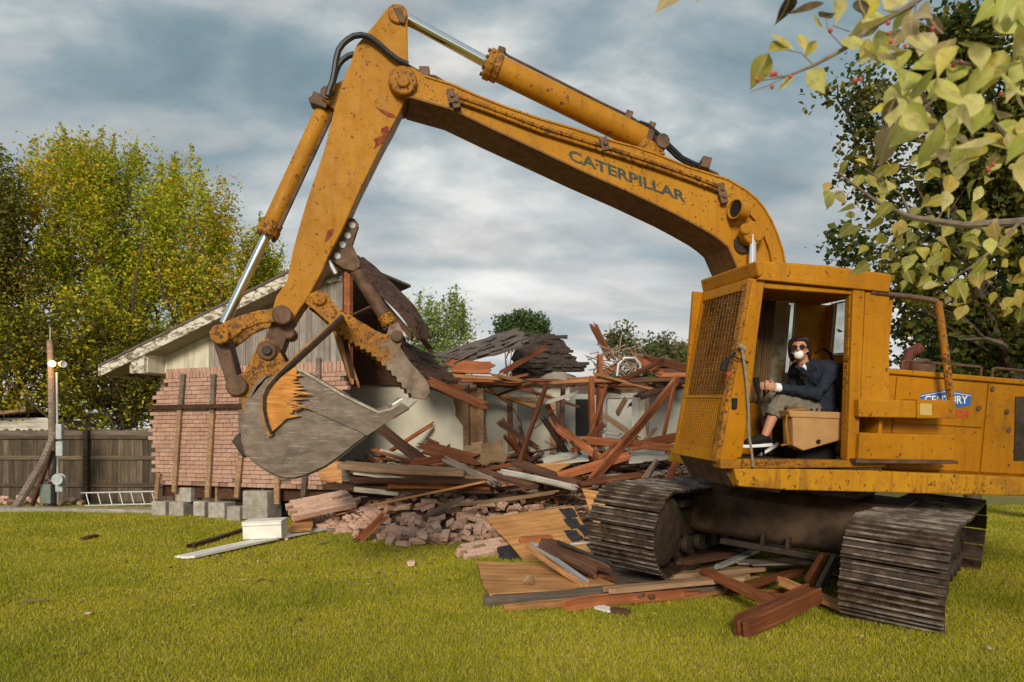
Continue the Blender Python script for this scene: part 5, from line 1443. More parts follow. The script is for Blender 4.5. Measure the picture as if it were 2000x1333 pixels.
# neighbour's shed behind the fence
SH = thing('shed', Vector((at(30, 900, 19).x, 19, 0)), 'white clapboard shed with pale shallow roof peeking over the fence at far left', 'shed')
m = MB()
x0, x1 = at(-150, 0, 18).x, at(96, 0, 18).x
m.hexa([(x0, 18, 0), (x1, 18, 0), (x1, 21, 0), (x0, 21, 0), (x0, 18, 2.02), (x1, 18, 2.02), (x1, 21, 2.02), (x0, 21, 2.02)]); m.build('wall', M['whitewood'], SH)
for k in range(16):
    m = MB(); z = .06 + k * .125; m.hexa([(x0, 17.975, z), (x1, 17.975, z), (x1, 17.998, z), (x0, 17.998, z), (x0, 17.99, z + .12), (x1, 17.99, z + .12), (x1, 17.998, z + .12), (x0, 17.998, z + .12)]); m.build('clapboard', M['whitewood'], SH)
m = MB(); m.prism([(at(-150, 0, 18).x, 1.9), (at(70, 0, 18).x, 2.20), (at(72, 0, 18).x, 2.27), (at(-150, 0, 18).x, 1.98)], lambda x, z, t: Vector((x, t, z)), 17.6, 21.2); m.build('roof', M['tanwood'], SH)

# blossoming shrub behind the fence
tree('flowering_shrub', 'shrub with white blossom just above the fence top beside the house', (at(212, 900, 17.2).x, 17.2, 0), [lobe(212, 850, 17.2, 24, 20), lobe(200, 880, 17.2, 30, 25)], 60, 1500, .07, [(0.66, 0.64, 0.58), (0.55, 0.56, 0.46), (0.12, 0.15, 0.04)], 31, .03, (.18, .18, .15), .6, nlimb=6)
m = MB(); m.prism([(at(228, 0, 19).x, 1.69), (at(300, 0, 19).x, 1.69), (at(300, 0, 19).x, 1.80), (at(232, 0, 19).x, 1.80)], lambda x, z, t: Vector((x, t, z)), 18.9, 20.0)
for sx in (232, 296): m.box((at(sx, 0, 19).x, 19.4, .85), (.08, .08, 1.69))
tag(m.build('carport', M['whitepaint']), 'thin white carport roof edge just over the fence by the brick corner', 'carport')

# concrete blocks carrying the wall corner
def block(px0, px1, py0, py1, Y, label, d=.2, rot=0.0):
    c = at((px0 + px1) / 2, py1, Y); w = (px1 - px0) / FPX * Y; h = (py1 - py0) / FPX * Y
    m = MB(); m.box((0, 0, h / 2), (w, d, h)); bm = bmesh.new(); bm.from_mesh(m.mesh('b')); bmesh.ops.recalc_face_normals(bm, faces=bm.faces)
    bmesh.ops.bevel(bm, geom=list(bm.edges), offset=.008, segments=1, affect='EDGES'); me = bpy.data.meshes.new('concrete_block'); bm.to_mesh(me); bm.free(); me.materials.append(M['concrete'])
    o = place('concrete_block', me, Matrix.Translation((c.x, Y + d / 2, max(0.0, c.z))) @ Matrix.Rotation(rot, 4, 'Z')); tag(o, label, 'concrete block', 'concrete blocks under the brick wall')
block(296, 330, 980, 1008, 13.5, 'grey concrete block at the left brick corner, first in the row', .3, -.3)
block(330, 366, 981, 1009, 13.4, 'grey concrete block second in the row below the brick wall', .3, -.33)
block(345, 381, 953, 981, 13.45, 'grey concrete block on top of the second block of the row', .3, -.35)
block(378, 405, 980, 1009, 13.2, 'pale narrow concrete block third in the row below the wall', .25, -.3)
block(407, 447, 982, 1014, 12.95, 'wide concrete block fourth in the row below the wall', .3, -.35)
block(444, 472, 990, 1018, 12.6, 'small pale concrete block standing forward of the wall', .25, -.2)
block(474, 534, 988, 1016, 12.55, 'lower concrete block of the stacked pair beside the brick rubble', .4, -.35)
block(475, 533, 960, 988, 12.55, 'upper concrete block of the stacked pair beside the brick rubble', .4, -.33)
block(894, 932, 1000, 1030, 10.9, 'grey concrete block lying in the middle of the brick rubble', .2, .4)
# ================================================================== rubble
rr = random.Random(21)
def sst(a, b, x): t = max(0.0, min(1.0, (x - a) / (b - a))); return t * t * (3 - 2 * t)
def heap(x, y):
    """height of the debris mound"""
    fr_ = 10.0 + .25 * math.sin(x * 1.7) + (max(0, -1.8 - x)) * .9
    if x > .6: fr_ += (x - .6) * -.35
    h = .86 * sst(fr_, fr_ + 3.0, y) * sst(-4.1, -2.6, x) * (1 - sst(3.6, 5.2, x)) * (1 - sst(17.0, 20, y))
    return h + (.10 * noise.noise(Vector((x * 1.3, y * 1.3, 0))) + .05 * noise.noise(Vector((x * 4, y * 4, 3)))) * min(1, h * 4)
mm = MB(); nx, ny = 90, 90; vs_ = []
for j in range(ny + 1):
    for i in range(nx + 1):
        x = -4.3 + 9.6 * i / nx; y = 9.0 + 11.5 * j / ny; vs_.append((x, y, heap(x, y) - .02))
mm.add(vs_, [(j * (nx + 1) + i, j * (nx + 1) + i + 1, (j + 1) * (nx + 1) + i + 1, (j + 1) * (nx + 1) + i) for j in range(ny) for i in range(nx)])
def m_heap():
    n = NT('crushed debris'); p = n.geo(); a = n.noise(p, 7, 6, .7); b = n.voronoi(p, 16, 'F1', 1)
    c = n.ramp(a, [(.3, (0.05, 0.03, 0.02)), (.5, (0.14, 0.085, 0.055)), (.7, (0.27, 0.19, 0.14))])
    c = n.mix(.35, c, b, 'OVERLAY'); n.set('Base Color', c); n.set('Roughness', .95); n.bump(a, .9, .05); return n.m
tag(mm.build('rubble_mound', m_heap(), smooth=True), 'mound of crushed plaster, splinters and dirt under the ruin', 'rubble', kind='stuff')

def plank_mesh(L, w, t, r_, jag=.08, name='broken_plank'):
    m = MB(); n = 8; pts = []
    for k in range(n): pts.append((L / 2 + r_.uniform(-jag, jag) * (1 if 0 < k < n - 1 else .5), -w / 2 + w * k / (n - 1)))
    nm = 4
    for k in range(1, nm): pts.append((L / 2 - L * k / nm, w / 2 + r_.uniform(-.05, .05) * w))
    for k in range(n): pts.append((-L / 2 + r_.uniform(-jag, jag) * (1 if 0 < k < n - 1 else .5), w / 2 - w * k / (n - 1)))
    for k in range(1, nm): pts.append((-L / 2 + L * k / nm, -w / 2 + r_.uniform(-.05, .05) * w))
    bow = r_.uniform(-.012, .012) * L
    m.prism(pts, lambda x, y, z: Vector((x, y, z + bow * (1 - (2 * x / L) ** 2))), -t / 2, t / 2)
    me = m.mesh(name); bm = bmesh.new(); bm.from_mesh(me); bmesh.ops.recalc_face_normals(bm, faces=bm.faces); bm.to_mesh(me); bm.free(); return me
def plank(p0, p1, w, t, mat, label=None, group=None, roll=0.0, jag=.10, name='broken_plank', cat='plank', r_=rr):
    p0, p1 = Vector(p0), Vector(p1); x = (p1 - p0); L = x.length; x.normalize()
    up_ = Vector((0, 0, 1)) if abs(x.z) < .95 else Vector((0, 1, 0))
    y = up_.cross(x).normalized(); z = x.cross(y)
    me = plank_mesh(L, w, t, r_, min(jag, L * .12), name); me.materials.append(mat)
    c = (p0 + p1) / 2
    mw = Matrix(((x.x, y.x, z.x, c.x), (x.y, y.y, z.y, c.y), (x.z, y.z, z.z, c.z), (0, 0, 0, 1))) @ Matrix.Rotation(roll, 4, 'X')
    return tag(place(name, me, mw), label, cat, group)
GP = 'broken lumber in the ruin'
def pk(x0, y0, Y0, x1, y1, Y1, w, mat, label, t=.045, roll=R(75), **k):
    return plank(at(x0, y0, Y0), at(x1, y1, Y1), w, t, M[mat], label, GP, roll, **k)
pk(1160, 638, 14.6, 1192, 700, 14.4, .16, 'redwood', 'short square post sticking up into the sky above the ruin', .12)
pk(980, 729, 14.0, 1067, 678, 14.6, .12, 'redwood', 'broken rafter slanting up in front of the dark collapsed roof')
pk(1058, 789, 12.6, 1125, 769, 12.8, .07, 'whitewood', 'white lath tilted across the inner doorway', .03)
pk(1067, 753, 12.4, 1016, 900, 11.9, .07, 'redwood', 'thin reddish pole leaning before the inner doorway', .06)
pk(977, 828, 12.8, 1055, 879, 12.4, .10, 'brownwood', 'dark plank slanting down to the right left of the doorway')
pk(1088, 835, 11.9, 1180, 900, 11.4, .13, 'redwood', 'red-brown beam slanting down in the middle of the pile', .10)
pk(1068, 790, 12.9, 1104, 860, 12.6, .09, 'redwood', 'steep red-brown stud beside the inner doorway')
pk(1322, 742, 12.4, 1152, 942, 10.6, .17, 'redwood', 'long red-brown beam slanting across the pile from the cab corner', .06)
pk(1336, 852, 11.6, 1236, 872, 11.4, .15, 'redwood', 'flat red-brown board pointing at the cab front', .05)
pk(1140, 860, 11.8, 1336, 878, 11.2, .13, 'redwood', 'long level red-brown board across the pile left of the cab', .05)
pk(1138, 944, 10.4, 1252, 928, 10.5, .10, 'redwood', 'level reddish board on the lower pile near the left track')
pk(1181, 813, 12.6, 1246, 858, 12.0, .10, 'tanwood', 'tan plank slanting across the white doorway')
pk(1172, 842, 12.4, 1212, 850, 12.4, .05, 'whitewood', 'short pale stick in front of the white doorway', .03)
pk(824, 874, 11.6, 934, 900, 11.3, .20, 'redwood', 'thick bright red-brown beam lying on the lumber stack', .10)
pk(736, 830, 12.6, 836, 910, 12.0, .19, 'brownwood', 'dark beam leaning against the white wall behind the bucket', .07)
pk(838, 745, 12.7, 950, 795, 12.4, .17, 'redwood', 'red-brown beam hanging down at the torn wall edge', .06)
pk(896, 742, 13.6, 1008, 745, 13.8, .10, 'redwood', 'level red-brown ceiling joist above the torn wall')
pk(878, 716, 13.9, 962, 719, 14.0, .26, 'redwood', 'wide red-brown board hanging below the collapsed shingles')
pk(880, 734, 13.2, 1012, 743, 13.5, .07, 'freshwood', 'thin orange splinter along the broken ceiling line', .04)
pk(1232, 692, 13.8, 1298, 735, 13.2, .16, 'redwood', 'slanting red-brown rafter near the cab top')
pk(1172, 736, 13.2, 1206, 712, 13.4, .10, 'redwood', 'short rafter stub beside the wiring tangle')
pk(1260, 700, 13.6, 1352, 722, 13.0, .15, 'redwood', 'long rafter end reaching behind the cab front')
pk(1290, 733, 13.0, 1356, 733, 12.8, .09, 'redwood', 'level rafter touching the cab front edge')
pk(1154, 745, 13.0, 1160, 872, 12.6, .11, 'redwood', 'leftmost upright stud beside the white doorway', .09)
pk(1172, 700, 13.3, 1170, 870, 12.9, .12, 'redwood', 'middle upright stud beside the white doorway', .09)
pk(1186, 748, 13.2, 1150, 860, 12.5, .10, 'redwood', 'leaning stud crossing the uprights beside the white doorway', .06)
pk(1318, 744, 12.3, 1294, 862, 12.0, .10, 'redwood', 'upright board nearest the cab front')
pk(1205, 810, 12.9, 1222, 780, 13.2, .09, 'tanwood', 'short tan board inside the white doorway')
pk(1108, 745, 13.4, 1180, 740, 13.3, .12, 'redwood', 'level beam right of the grey ceiling sheet')
pk(1100, 752, 13.4, 1098, 870, 13.0, .09, 'brownwood', 'dark upright post right of the inner doorway', .08)
pk(1230, 745, 13.0, 1320, 742, 12.9, .08, 'brownwood', 'dark level beam above the grey wall by the cab')
pk(1170, 900, 11.2, 1240, 840, 12.0, .10, 'redwood', 'crossing red-brown board below the white doorway')
pk(1120, 880, 11.6, 1180, 830, 12.2, .09, 'redwood', 'slanting board left below the white doorway')
pk(1160, 880, 11.5, 1176, 960, 10.6, .11, 'redwood', 'steep board near the top of the left track')
pk(1256, 938, 10.2, 1282, 902, 10.6, .07, 'freshwood', 'short upright yellow splinter behind the left track')
pk(1282, 900, 10.4, 1262, 940, 10.0, .10, 'greywood', 'grey stub leaning behind the left track')
pk(1300, 950, 9.8, 1328, 890, 10.3, .10, 'redwood', 'red-brown board rising behind the track toward the cab')
pk(1095, 930, 10.8, 1230, 890, 11.2, .14, 'redwood', 'broad red-brown board in the pile centre')
pk(1010, 905, 11.2, 1132, 948, 10.6, .22, 'brownwood', 'dark felt-covered board sloping to the left track', .03, R(20))
pk(980, 922, 10.9, 1118, 952, 10.5, .12, 'whitewood', 'long white painted board sloping through the pile', .03, R(30))
pk(865, 897, 11.2, 966, 944, 10.6, .12, 'greywood', 'grey plank sloping down off the lumber stack', .05, R(40))
pk(728, 986, 10.5, 942, 942, 10.6, .05, 'freshwood', 'thin tan strip lying over the brick rubble', .03, 0)
pk(905, 985, 10.5, 1080, 962, 10.4, .09, 'tanwood', 'tan board lying on the rubble near the plywood', .03, R(15))
pk(830, 1010, 10.6, 900, 975, 10.7, .12, 'greywood', 'grey board half buried in the brick rubble', .03, R(20))
pk(880, 930, 11.0, 1010, 905, 11.6, .10, 'redwood', 'red-brown strip lying right of the lumber stack', .03, R(15))
pk(940, 920, 11.0, 1040, 950, 10.6, .16, 'brownwood', 'dark board in the hollow right of the lumber stack', .04, R(20))
# lumber stack: layered floor and siding pieces
ST = [(668, 908, 905, 922, .55, 'tanwood', 'topmost tan siding layer of the lumber stack below the bucket'), (692, 918, 800, 935, .45, 'whitewood', 'white painted board end in the lumber stack below the bucket'),
      (690, 932, 950, 936, .50, 'brownwood', 'dark board in the middle of the lumber stack'), (760, 926, 958, 932, .45, 'tanwood', 'pale board on the right of the lumber stack'),
      (760, 942, 955, 944, .42, 'redwood', 'orange-brown beam face in the lumber stack'), (692, 950, 780, 958, .45, 'whitewood', 'lowest white board end of the lumber stack'), (640, 948, 960, 956, .50, 'brownwood', 'lowest dark board of the lumber stack')]
for k, (x0, y0, x1, y1, w, mt, lb) in enumerate(ST):
    Y = 10.7 + .04 * k
    plank(at(x0, y0, Y), at(x1, y1, Y + .1), w, .075 if k != 4 else .14, M[mt], lb, 'boards of the lumber stack', R(4 + 2 * (k % 3)), .05)
pk(805, 905, 11.2, 862, 897, 11.2, .14, 'redwood', 'short red-brown block lying on top of the lumber stack', .10, R(10))

def sheet(name, corners, t, mat, label, cat, group=None, nrag=4, rag=.02, seed=1):
    """thin board between 4 world corners with slightly ragged rim; local X runs along the first side"""
    r_ = random.Random(seed); c = [Vector(q) for q in corners]
    x = (c[1] - c[0]).normalized(); z = x.cross(c[3] - c[0]).normalized(); y = z.cross(x); o = sum(c, Vector()) / 4
    ring = []
    for k in range(4):
        a_, b_ = c[k], c[(k + 1) % 4]
        for j in range(nrag):
            q = a_.lerp(b_, j / nrag)
            if j: q = q + x * r_.uniform(-rag, rag) + y * r_.uniform(-rag, rag)
            ring.append(((q - o).dot(x), (q - o).dot(y), (q - o).dot(z)))
    m = MB(); n = len(ring); m.add([Vector(q) - Vector((0, 0, t / 2)) for q in ring] + [Vector(q) + Vector((0, 0, t / 2)) for q in ring],
          [list(range(n)), list(range(2 * n - 1, n - 1, -1))] + [(i, i + n, (i + 1) % n + n, (i + 1) % n) for i in range(n)])
    me = m.mesh(name); bm = bmesh.new(); bm.from_mesh(me); bmesh.ops.recalc_face_normals(bm, faces=bm.faces); bm.to_mesh(me); bm.free(); me.materials.append(mat)
    return tag(place(name, me, Matrix(((x.x, y.x, z.x, o.x), (x.y, y.y, z.y, o.y), (x.z, y.z, z.z, o.z), (0, 0, 0, 1)))), label, cat, group)
sheet('torn_panel', [at(908, 872, 11.8), at(942, 862, 11.9), at(940, 904, 11.4), at(905, 905, 11.4)], .02, M['tanwood'], 'torn tan fibreboard flap standing beside the torn wall', 'panel', seed=2, rag=.05)
sheet('torn_panel', [at(940, 868, 11.7), at(983, 862, 11.8), at(986, 903, 11.5), at(936, 908, 11.3)], .02, plain('brown fibreboard', (0.2, 0.12, 0.065)), 'brown curled fibreboard panel in front of the inner doorway', 'panel', seed=3, rag=.05)
sheet('torn_panel', [at(622, 908, 11.0), at(668, 903, 11.1), at(668, 945, 10.9), at(624, 938, 10.8)], .03, M['freshwood'], 'rust-orange wood panel left of the lumber stack', 'panel', seed=4, rag=.02)
sheet('torn_panel', [at(668, 906, 10.95), at(695, 907, 10.9), at(694, 942, 10.8), at(668, 940, 10.85)], .03, M['greywood'], 'grey board end beside the rust-orange panel', 'panel', seed=14, rag=.01)
sheet('torn_panel', [at(1034, 910, 11.6), at(1128, 895, 11.9), at(1088, 922, 11.0), at(1030, 920, 11.1)], .02, M['plywood'], 'pale plywood piece lying in the middle of the pile', 'panel', seed=5, rag=.04)
sheet('torn_panel', [at(1050, 893, 12.2), at(1148, 880, 12.6), at(1150, 900, 11.6), at(1062, 910, 11.5)], .02, M['drywall'], 'broken white plasterboard lying in the pile', 'panel', seed=6, rag=.07)
sheet('torn_panel', [at(1230, 880, 12.2), at(1300, 865, 12.5), at(1310, 895, 11.4), at(1228, 905, 11.2)], .02, M['drywall'], 'white plasterboard scrap under the boards near the cab', 'panel', seed=7, rag=.07)
sheet('torn_panel', [at(1200, 945, 10.2), at(1258, 950, 10.2), at(1240, 975, 9.6), at(1180, 975, 9.6)], .02, M['drywall'], 'white plasterboard scrap right behind the left track', 'panel', seed=8, rag=.06)
sheet('torn_panel', [at(1290, 752, 13.4), at(1312, 740, 13.6), at(1314, 756, 13.2), at(1280, 766, 13.2)], .015, M['whitepaint'], 'curled white sheet caught on the beams near the cab', 'panel', seed=9, rag=.04)
# plywood sheets before the left track
sheet('plywood_sheet', [at(950, 1012, 9.6), at(1118, 989, 10.0), at(1172, 1082, 8.55), at(1028, 1102, 8.32)], .016, M['plywood'], 'orange plywood sheet tilted against the rubble left of the track', 'plywood', 'plywood sheets by the left track', seed=10)
sheet('plywood_sheet', [at(1136, 955, 9.9), at(1198, 966, 9.7), at(1196, 1060, 9.0), at(1166, 1042, 9.1)], .016, M['plywood'], 'narrow plywood sheet standing behind the left track front', 'plywood', 'plywood sheets by the left track', seed=11)
sheet('plywood_sheet', [at(927, 1098, 7.80), at(1100, 1104, 7.65), at(1215, 1148, 6.45), at(956, 1162, 6.20)], .02, M['plywood'], 'orange plywood sheet lying flat on the lawn in front', 'plywood', 'plywood sheets by the left track', seed=12)
sheet('plywood_sheet', [at(1160, 1100, 7.9), at(1330, 1090, 8.2), at(1400, 1150, 6.8), at(1200, 1165, 6.6)], .02, M['greywood'], 'grey worn sheet pressed under the left track', 'plywood', 'plywood sheets by the left track', seed=13)
# shingles stuck to the tilted sheet
A0, A1, A2, A3 = at(950, 1012, 9.6), at(1118, 989, 10.0), at(1172, 1082, 8.55), at(1028, 1102, 8.32)
def on_sheet(s, t): return A0.lerp(A1, s).lerp(A3.lerp(A2, s), t) + (A1 - A0).cross(A3 - A0).normalized() * (-.02 if (A1 - A0).cross(A3 - A0).z < 0 else .02)
for k, (s, t) in enumerate(((.90, .15), (.88, .38), (.80, .62), (.98, .55), (.97, .82))):
    sheet('shingle', [on_sheet(s - .08, t - .10), on_sheet(s + .07, t - .08), on_sheet(s + .09, t + .11), on_sheet(s - .06, t + .13)], .008, M['tar'],
          ['uppermost', 'second', 'leftmost', 'rightmost', 'lowest'][k] + ' black shingle stuck on the tilted plywood sheet', 'shingle', 'shingles on the tilted plywood', seed=60 + k, rag=.015)
sheet('shingle', [at(970, 1070, 8.9), at(1012, 1062, 9.0), at(1022, 1098, 8.45), at(975, 1096, 8.5)], .01, M['tar'], 'black roofing felt scrap under the tilted plywood corner', 'shingle', seed=66, rag=.02)
GL = 'lumber around the left track'
def gk(x0, y0, z0, x1, y1, z1, w, mat, label, t=.05, roll=0.0, **k):
    """ends given by picture position and height above ground"""
    Y0 = FPX * (CAMH - z0) / (y0 - HOR); Y1 = FPX * (CAMH - z1) / (y1 - HOR)
    return plank(at(x0, y0, Y0), at(x1, y1, Y1), w, t, M[mat], label, GL, roll, **k)
gk(962, 1172, .06, 1245, 1150, .09, .10, 'greywood', 'grey beam along the near edge of the flat plywood', .09)
gk(1000, 1186, .03, 1215, 1172, .05, .09, 'freshwood', 'fresh split board in front of the grey beam', .05)
gk(1110, 1182, .05, 1330, 1160, .06, .10, 'redwood', 'red-brown beam lying in front below the left track', .09)
gk(1200, 1152, .14, 1450, 1128, .16, .12, 'tanwood', 'long tan board running from the plywood toward the tracks', .05)
gk(1210, 1168, .06, 1430, 1145, .06, .13, 'greywood', 'splintered grey board under the long tan board', .06)
gk(1330, 1168, .03, 1500, 1140, .04, .09, 'freshwood', 'orange split board in front between the tracks', .03)
gk(1380, 1118, .20, 1520, 1182, .16, .11, 'redwood', 'red-brown board sloping forward between the tracks', .06)
gk(1586, 1160, .20, 1452, 1222, .08, .16, 'redwood', 'thick red-brown beam pointing out onto the lawn', .13)
gk(1528, 1136, .18, 1660, 1192, .06, .12, 'freshwood', 'split orange board lying against the right track', .05)
gk(1440, 1150, .10, 1560, 1118, .16, .10, 'redwood', 'crossing red-brown board between the tracks', .05)
gk(1480, 1165, .06, 1640, 1180, .05, .12, 'redwood', 'low red-brown board beside the right track', .05)
gk(1610, 1086, .40, 1578, 1140, .14, .10, 'redwood', 'steep red-brown board leaning by the right track', .06, R(60))
gk(1630, 1090, .40, 1600, 1150, .12, .08, 'greywood', 'steep grey board leaning by the right track', .04, R(60))
gk(1400, 1108, .18, 1476, 1075, .26, .08, 'pale_metal', 'bent pale metal strip between the tracks', .03)
gk(1330, 1100, .18, 1440, 1080, .24, .12, 'brownwood', 'dark board under the car body', .06)
gk(1300, 1125, .10, 1480, 1110, .14, .13, 'tanwood', 'tan splintered board under the left track', .05)
gk(1450, 1100, .2, 1600, 1095, .2, .30, 'greywood', 'wide grey board under the car body', .02)
gk(1042, 1064, .34, 1142, 1134, .14, .05, 'pale_metal', 'white metal trim strip lying across the flat plywood', .03)
gk(1030, 1068, .32, 1138, 1142, .13, .05, 'freshwood', 'thin split batten beside the white metal trim', .03)
gk(1062, 1062, .36, 1176, 1118, .20, .20, 'brownwood', 'dark wooden gutter board leading under the left track', .04, R(25))
gk(1095, 1060, .40, 1180, 1095, .28, .16, 'tar', 'black felt strip beside the left track', .03, R(-20))
gk(1075, 1090, .20, 1180, 1128, .12, .14, 'redwood', 'red-brown batten pressed under the left track edge', .05)
gk(1120, 1062, .30, 1190, 1056, .34, .05, 'pale_metal', 'short white metal strip at the left track face', .02)
gk(1030, 1140, .14, 1036, 1128, .19, .09, 'tanwood', 'small block standing on the flat plywood', .05)
gk(1020, 1055, .36, 1075, 1050, .38, .10, 'redwood', 'short splintered block on the tilted plywood edge', .06)
for k in range(26):                       # splinters under the machine
    px = rr.uniform(1190, 1650); z = rr.uniform(.02, .10); py = rr.uniform(1085, 1165); dx = rr.uniform(30, 90) * rr.choice((-1, 1))
    gk(px, py, z, min(1655, max(1185, px + dx)), py + rr.uniform(-16, 16), z + rr.uniform(-.02, .03), rr.uniform(.04, .10), rr.choice(('redwood', 'redwood', 'tanwood', 'brownwood', 'freshwood')), f"loose {'long' if abs(dx) > 60 else 'short'} splintered board in the litter {'under the left track' if px < 1330 else 'under the car body' if px < 1500 else 'beside the right track'}", rr.uniform(.02, .04))
# interior pile filling
CW = {'redwood': 'red-brown', 'brownwood': 'dark brown', 'tanwood': 'tan', 'greywood': 'grey', 'whitewood': 'white painted', 'freshwood': 'orange split'}
def where(x): return 'behind the lumber stack' if x < -1.0 else 'before the inner doorway' if x < .7 else 'below the white doorway' if x < 2.0 else 'beside the cab front'
LIT = MB(); LITM = ['redwood', 'brownwood', 'tanwood', 'greywood', 'whitewood', 'freshwood']
def litter_plank(p0, p1, w, t, mt, roll):
    x = p1 - p0; L = x.length; x.normalize(); y = Vector((0, 0, 1)).cross(x).normalized(); z = x.cross(y); c = (p0 + p1) / 2
    me = plank_mesh(L, w, t, rr, min(.10, L * .12)); mw = Matrix(((x.x, y.x, z.x, c.x), (x.y, y.y, z.y, c.y), (x.z, y.z, z.z, c.z), (0, 0, 0, 1))) @ Matrix.Rotation(roll, 4, 'X')
    LIT.cur = LITM.index(mt); LIT.add([mw @ v.co for v in me.vertices], [list(q.vertices) for q in me.polygons]); bpy.data.meshes.remove(me)
def size_word(L): return 'short' if L < .8 else 'long' if L > 1.5 else 'mid-length'
for k in range(285):
    x = rr.uniform(-3.0, 3.6); y = rr.uniform(11.5, 14.6); L = rr.uniform(.25, 1.6); th = rr.gauss(0, .8)
    h = heap(x, y) + rr.uniform(.0, .20) - (.15 if x < -.9 else 0); e = rr.gauss(0, .16)
    d_ = Vector((math.cos(th), math.sin(th), e)) * L / 2; c = Vector((x, y, h + abs(d_.z)))
    mt = rr.choice(('redwood', 'redwood', 'redwood', 'redwood', 'redwood', 'brownwood', 'brownwood', 'tanwood', 'greywood', 'whitewood', 'whitewood', 'freshwood')); w_ = rr.uniform(.03, .13)
    if k >= 135: litter_plank(c - d_, c + d_, w_ * .8, rr.uniform(.02, .045), mt, rr.uniform(-.8, .8)); continue
    plank(c - d_, c + d_, w_, rr.uniform(.025, .06), M[mt], f"{size_word(L)} {'wide' if w_ > .11 else 'narrow'} {CW[mt]} board {'lying' if abs(e) < .14 else 'tilted'} in the heap {where(x)}", 'tangled boards of the rubble heap', rr.uniform(-.8, .8))
tag(LIT.build('lumber_litter', [M[q] for q in LITM]), 'countless smaller broken boards matted through the rubble heap', 'rubble', kind='stuff')
for k in range(18):
    x = rr.uniform(.2, 3.2); y = rr.uniform(11.6, 13.6); L = rr.uniform(.6, 1.8)
    th = rr.uniform(0, math.pi); e = rr.uniform(.3, .9); d_ = Vector((math.cos(th) * math.cos(e), math.sin(th) * math.cos(e), math.sin(e))) * L
    mt = rr.choice(('redwood', 'redwood', 'brownwood', 'tanwood')); b_ = Vector((x, y, heap(x, y) - .05)); plank(b_, b_ + d_, rr.uniform(.05, .12), rr.uniform(.03, .06), M[mt], f"{size_word(L)} {CW[mt]} stud jutting {'left' if d_.x < 0 else 'right'} out of the heap {where(x)}", 'studs jutting from the rubble heap', rr.uniform(-.8, .8))
for k in range(30):                       # rafters and laths over the broken ceiling line
    x = rr.uniform(-1.4, 3.5); y = rr.uniform(13.0, 15.5); L = rr.uniform(.4, 1.7); th = rr.gauss(0, .5); e = rr.gauss(0, .3)
    c = Vector((x, y, 2.55 + rr.uniform(-.12, .30))); d_ = Vector((math.cos(th), math.sin(th), e)) * L / 2; mt = rr.choice(('redwood', 'redwood', 'brownwood', 'freshwood'))
    plank(c - d_, c + d_, rr.uniform(.05, .14), rr.uniform(.03, .05), M[mt], f"{size_word(L)} {CW[mt]} rafter piece on the ceiling line {'above the torn white wall' if x < 0 else 'above the inner doorway' if x < 1.3 else 'above the white doorway' if x < 2.4 else 'by the cab'}", 'snapped rafters on the ceiling line', rr.uniform(0, 1.4))
m = MB()                                   # fine splinters too many to count
for k in range(1500):
    x = rr.uniform(-2.9, 3.6); y = rr.uniform(10.6, 14.4); L = rr.uniform(.10, .55); th = rr.uniform(0, 3.14)
    if x < .3 and y < 11.3: continue
    c = Vector((x, y, heap(x, y) + rr.uniform(.02, .22))); d_ = Vector((math.cos(th), math.sin(th) * .7, rr.gauss(0, .3))) * L / 2
    n0 = len(m.f); m.tube(c - d_, c + d_, rr.uniform(.006, .016), .004, 4, False); m.mi[n0:] = [rr.choice((0, 0, 1, 2, 3))] * (len(m.f) - n0)
tag(m.build('splinter_litter', [plain('split red wood', (0.24, 0.09, 0.04)), plain('split dark wood', (0.07, 0.035, 0.02)), plain('split tan wood', (0.42, 0.27, 0.14)), plain('plaster crumbs', (0.55, 0.52, 0.46))]), 'fine splinters and laths scattered through the rubble heap', 'rubble', kind='stuff')
# wiring tangle and flexible duct at the ceiling
m = MB()
for k in range(26):
    c = at(1195 + rr.uniform(-25, 45), 700 + rr.uniform(-14, 22), 13.4); pts = [c + Vector((rr.gauss(0, .18), rr.gauss(0, .12), rr.gauss(0, .12))) for _ in range(4)]; m.path(pts, .012, 5)
tag(m.build('wiring_tangle', plain('dusty insulation', (0.30, 0.22, 0.15), .9, 0, .4, 20, .5)), 'tangle of dusty insulation and wires on the broken ceiling', 'wires', kind='stuff')
m = MB(); pts = [at(x, y, 13.3) for x, y in ((1205, 735), (1208, 712), (1220, 700), (1240, 700), (1250, 712), (1252, 735))]; m.path(pts, .028, 8)
tag(m.build('bent_conduit', M['pale_metal'], smooth=True), 'bent grey metal loop rising among the rafters beside the cab', 'pipe')
for k, pts in enumerate(([(1040, 760), (1052, 780), (1066, 788), (1084, 782)], [(950, 755), (947, 775), (949, 800), (946, 830)], [(1000, 795), (1020, 830), (1012, 870)], [(1084, 800), (1062, 822), (1044, 838)])):
    m = MB(); m.path([at(x, y, 12.7) for x, y in pts], .010, 6)
    tag(m.build('hanging_cable', M['rubber'], smooth=True), ['black cable looping above the inner doorway', 'cable hanging along the torn wall edge', 'thin cable dangling in the inner doorway', 'cable drooping right of the thin leaning pole'][k], 'cable')
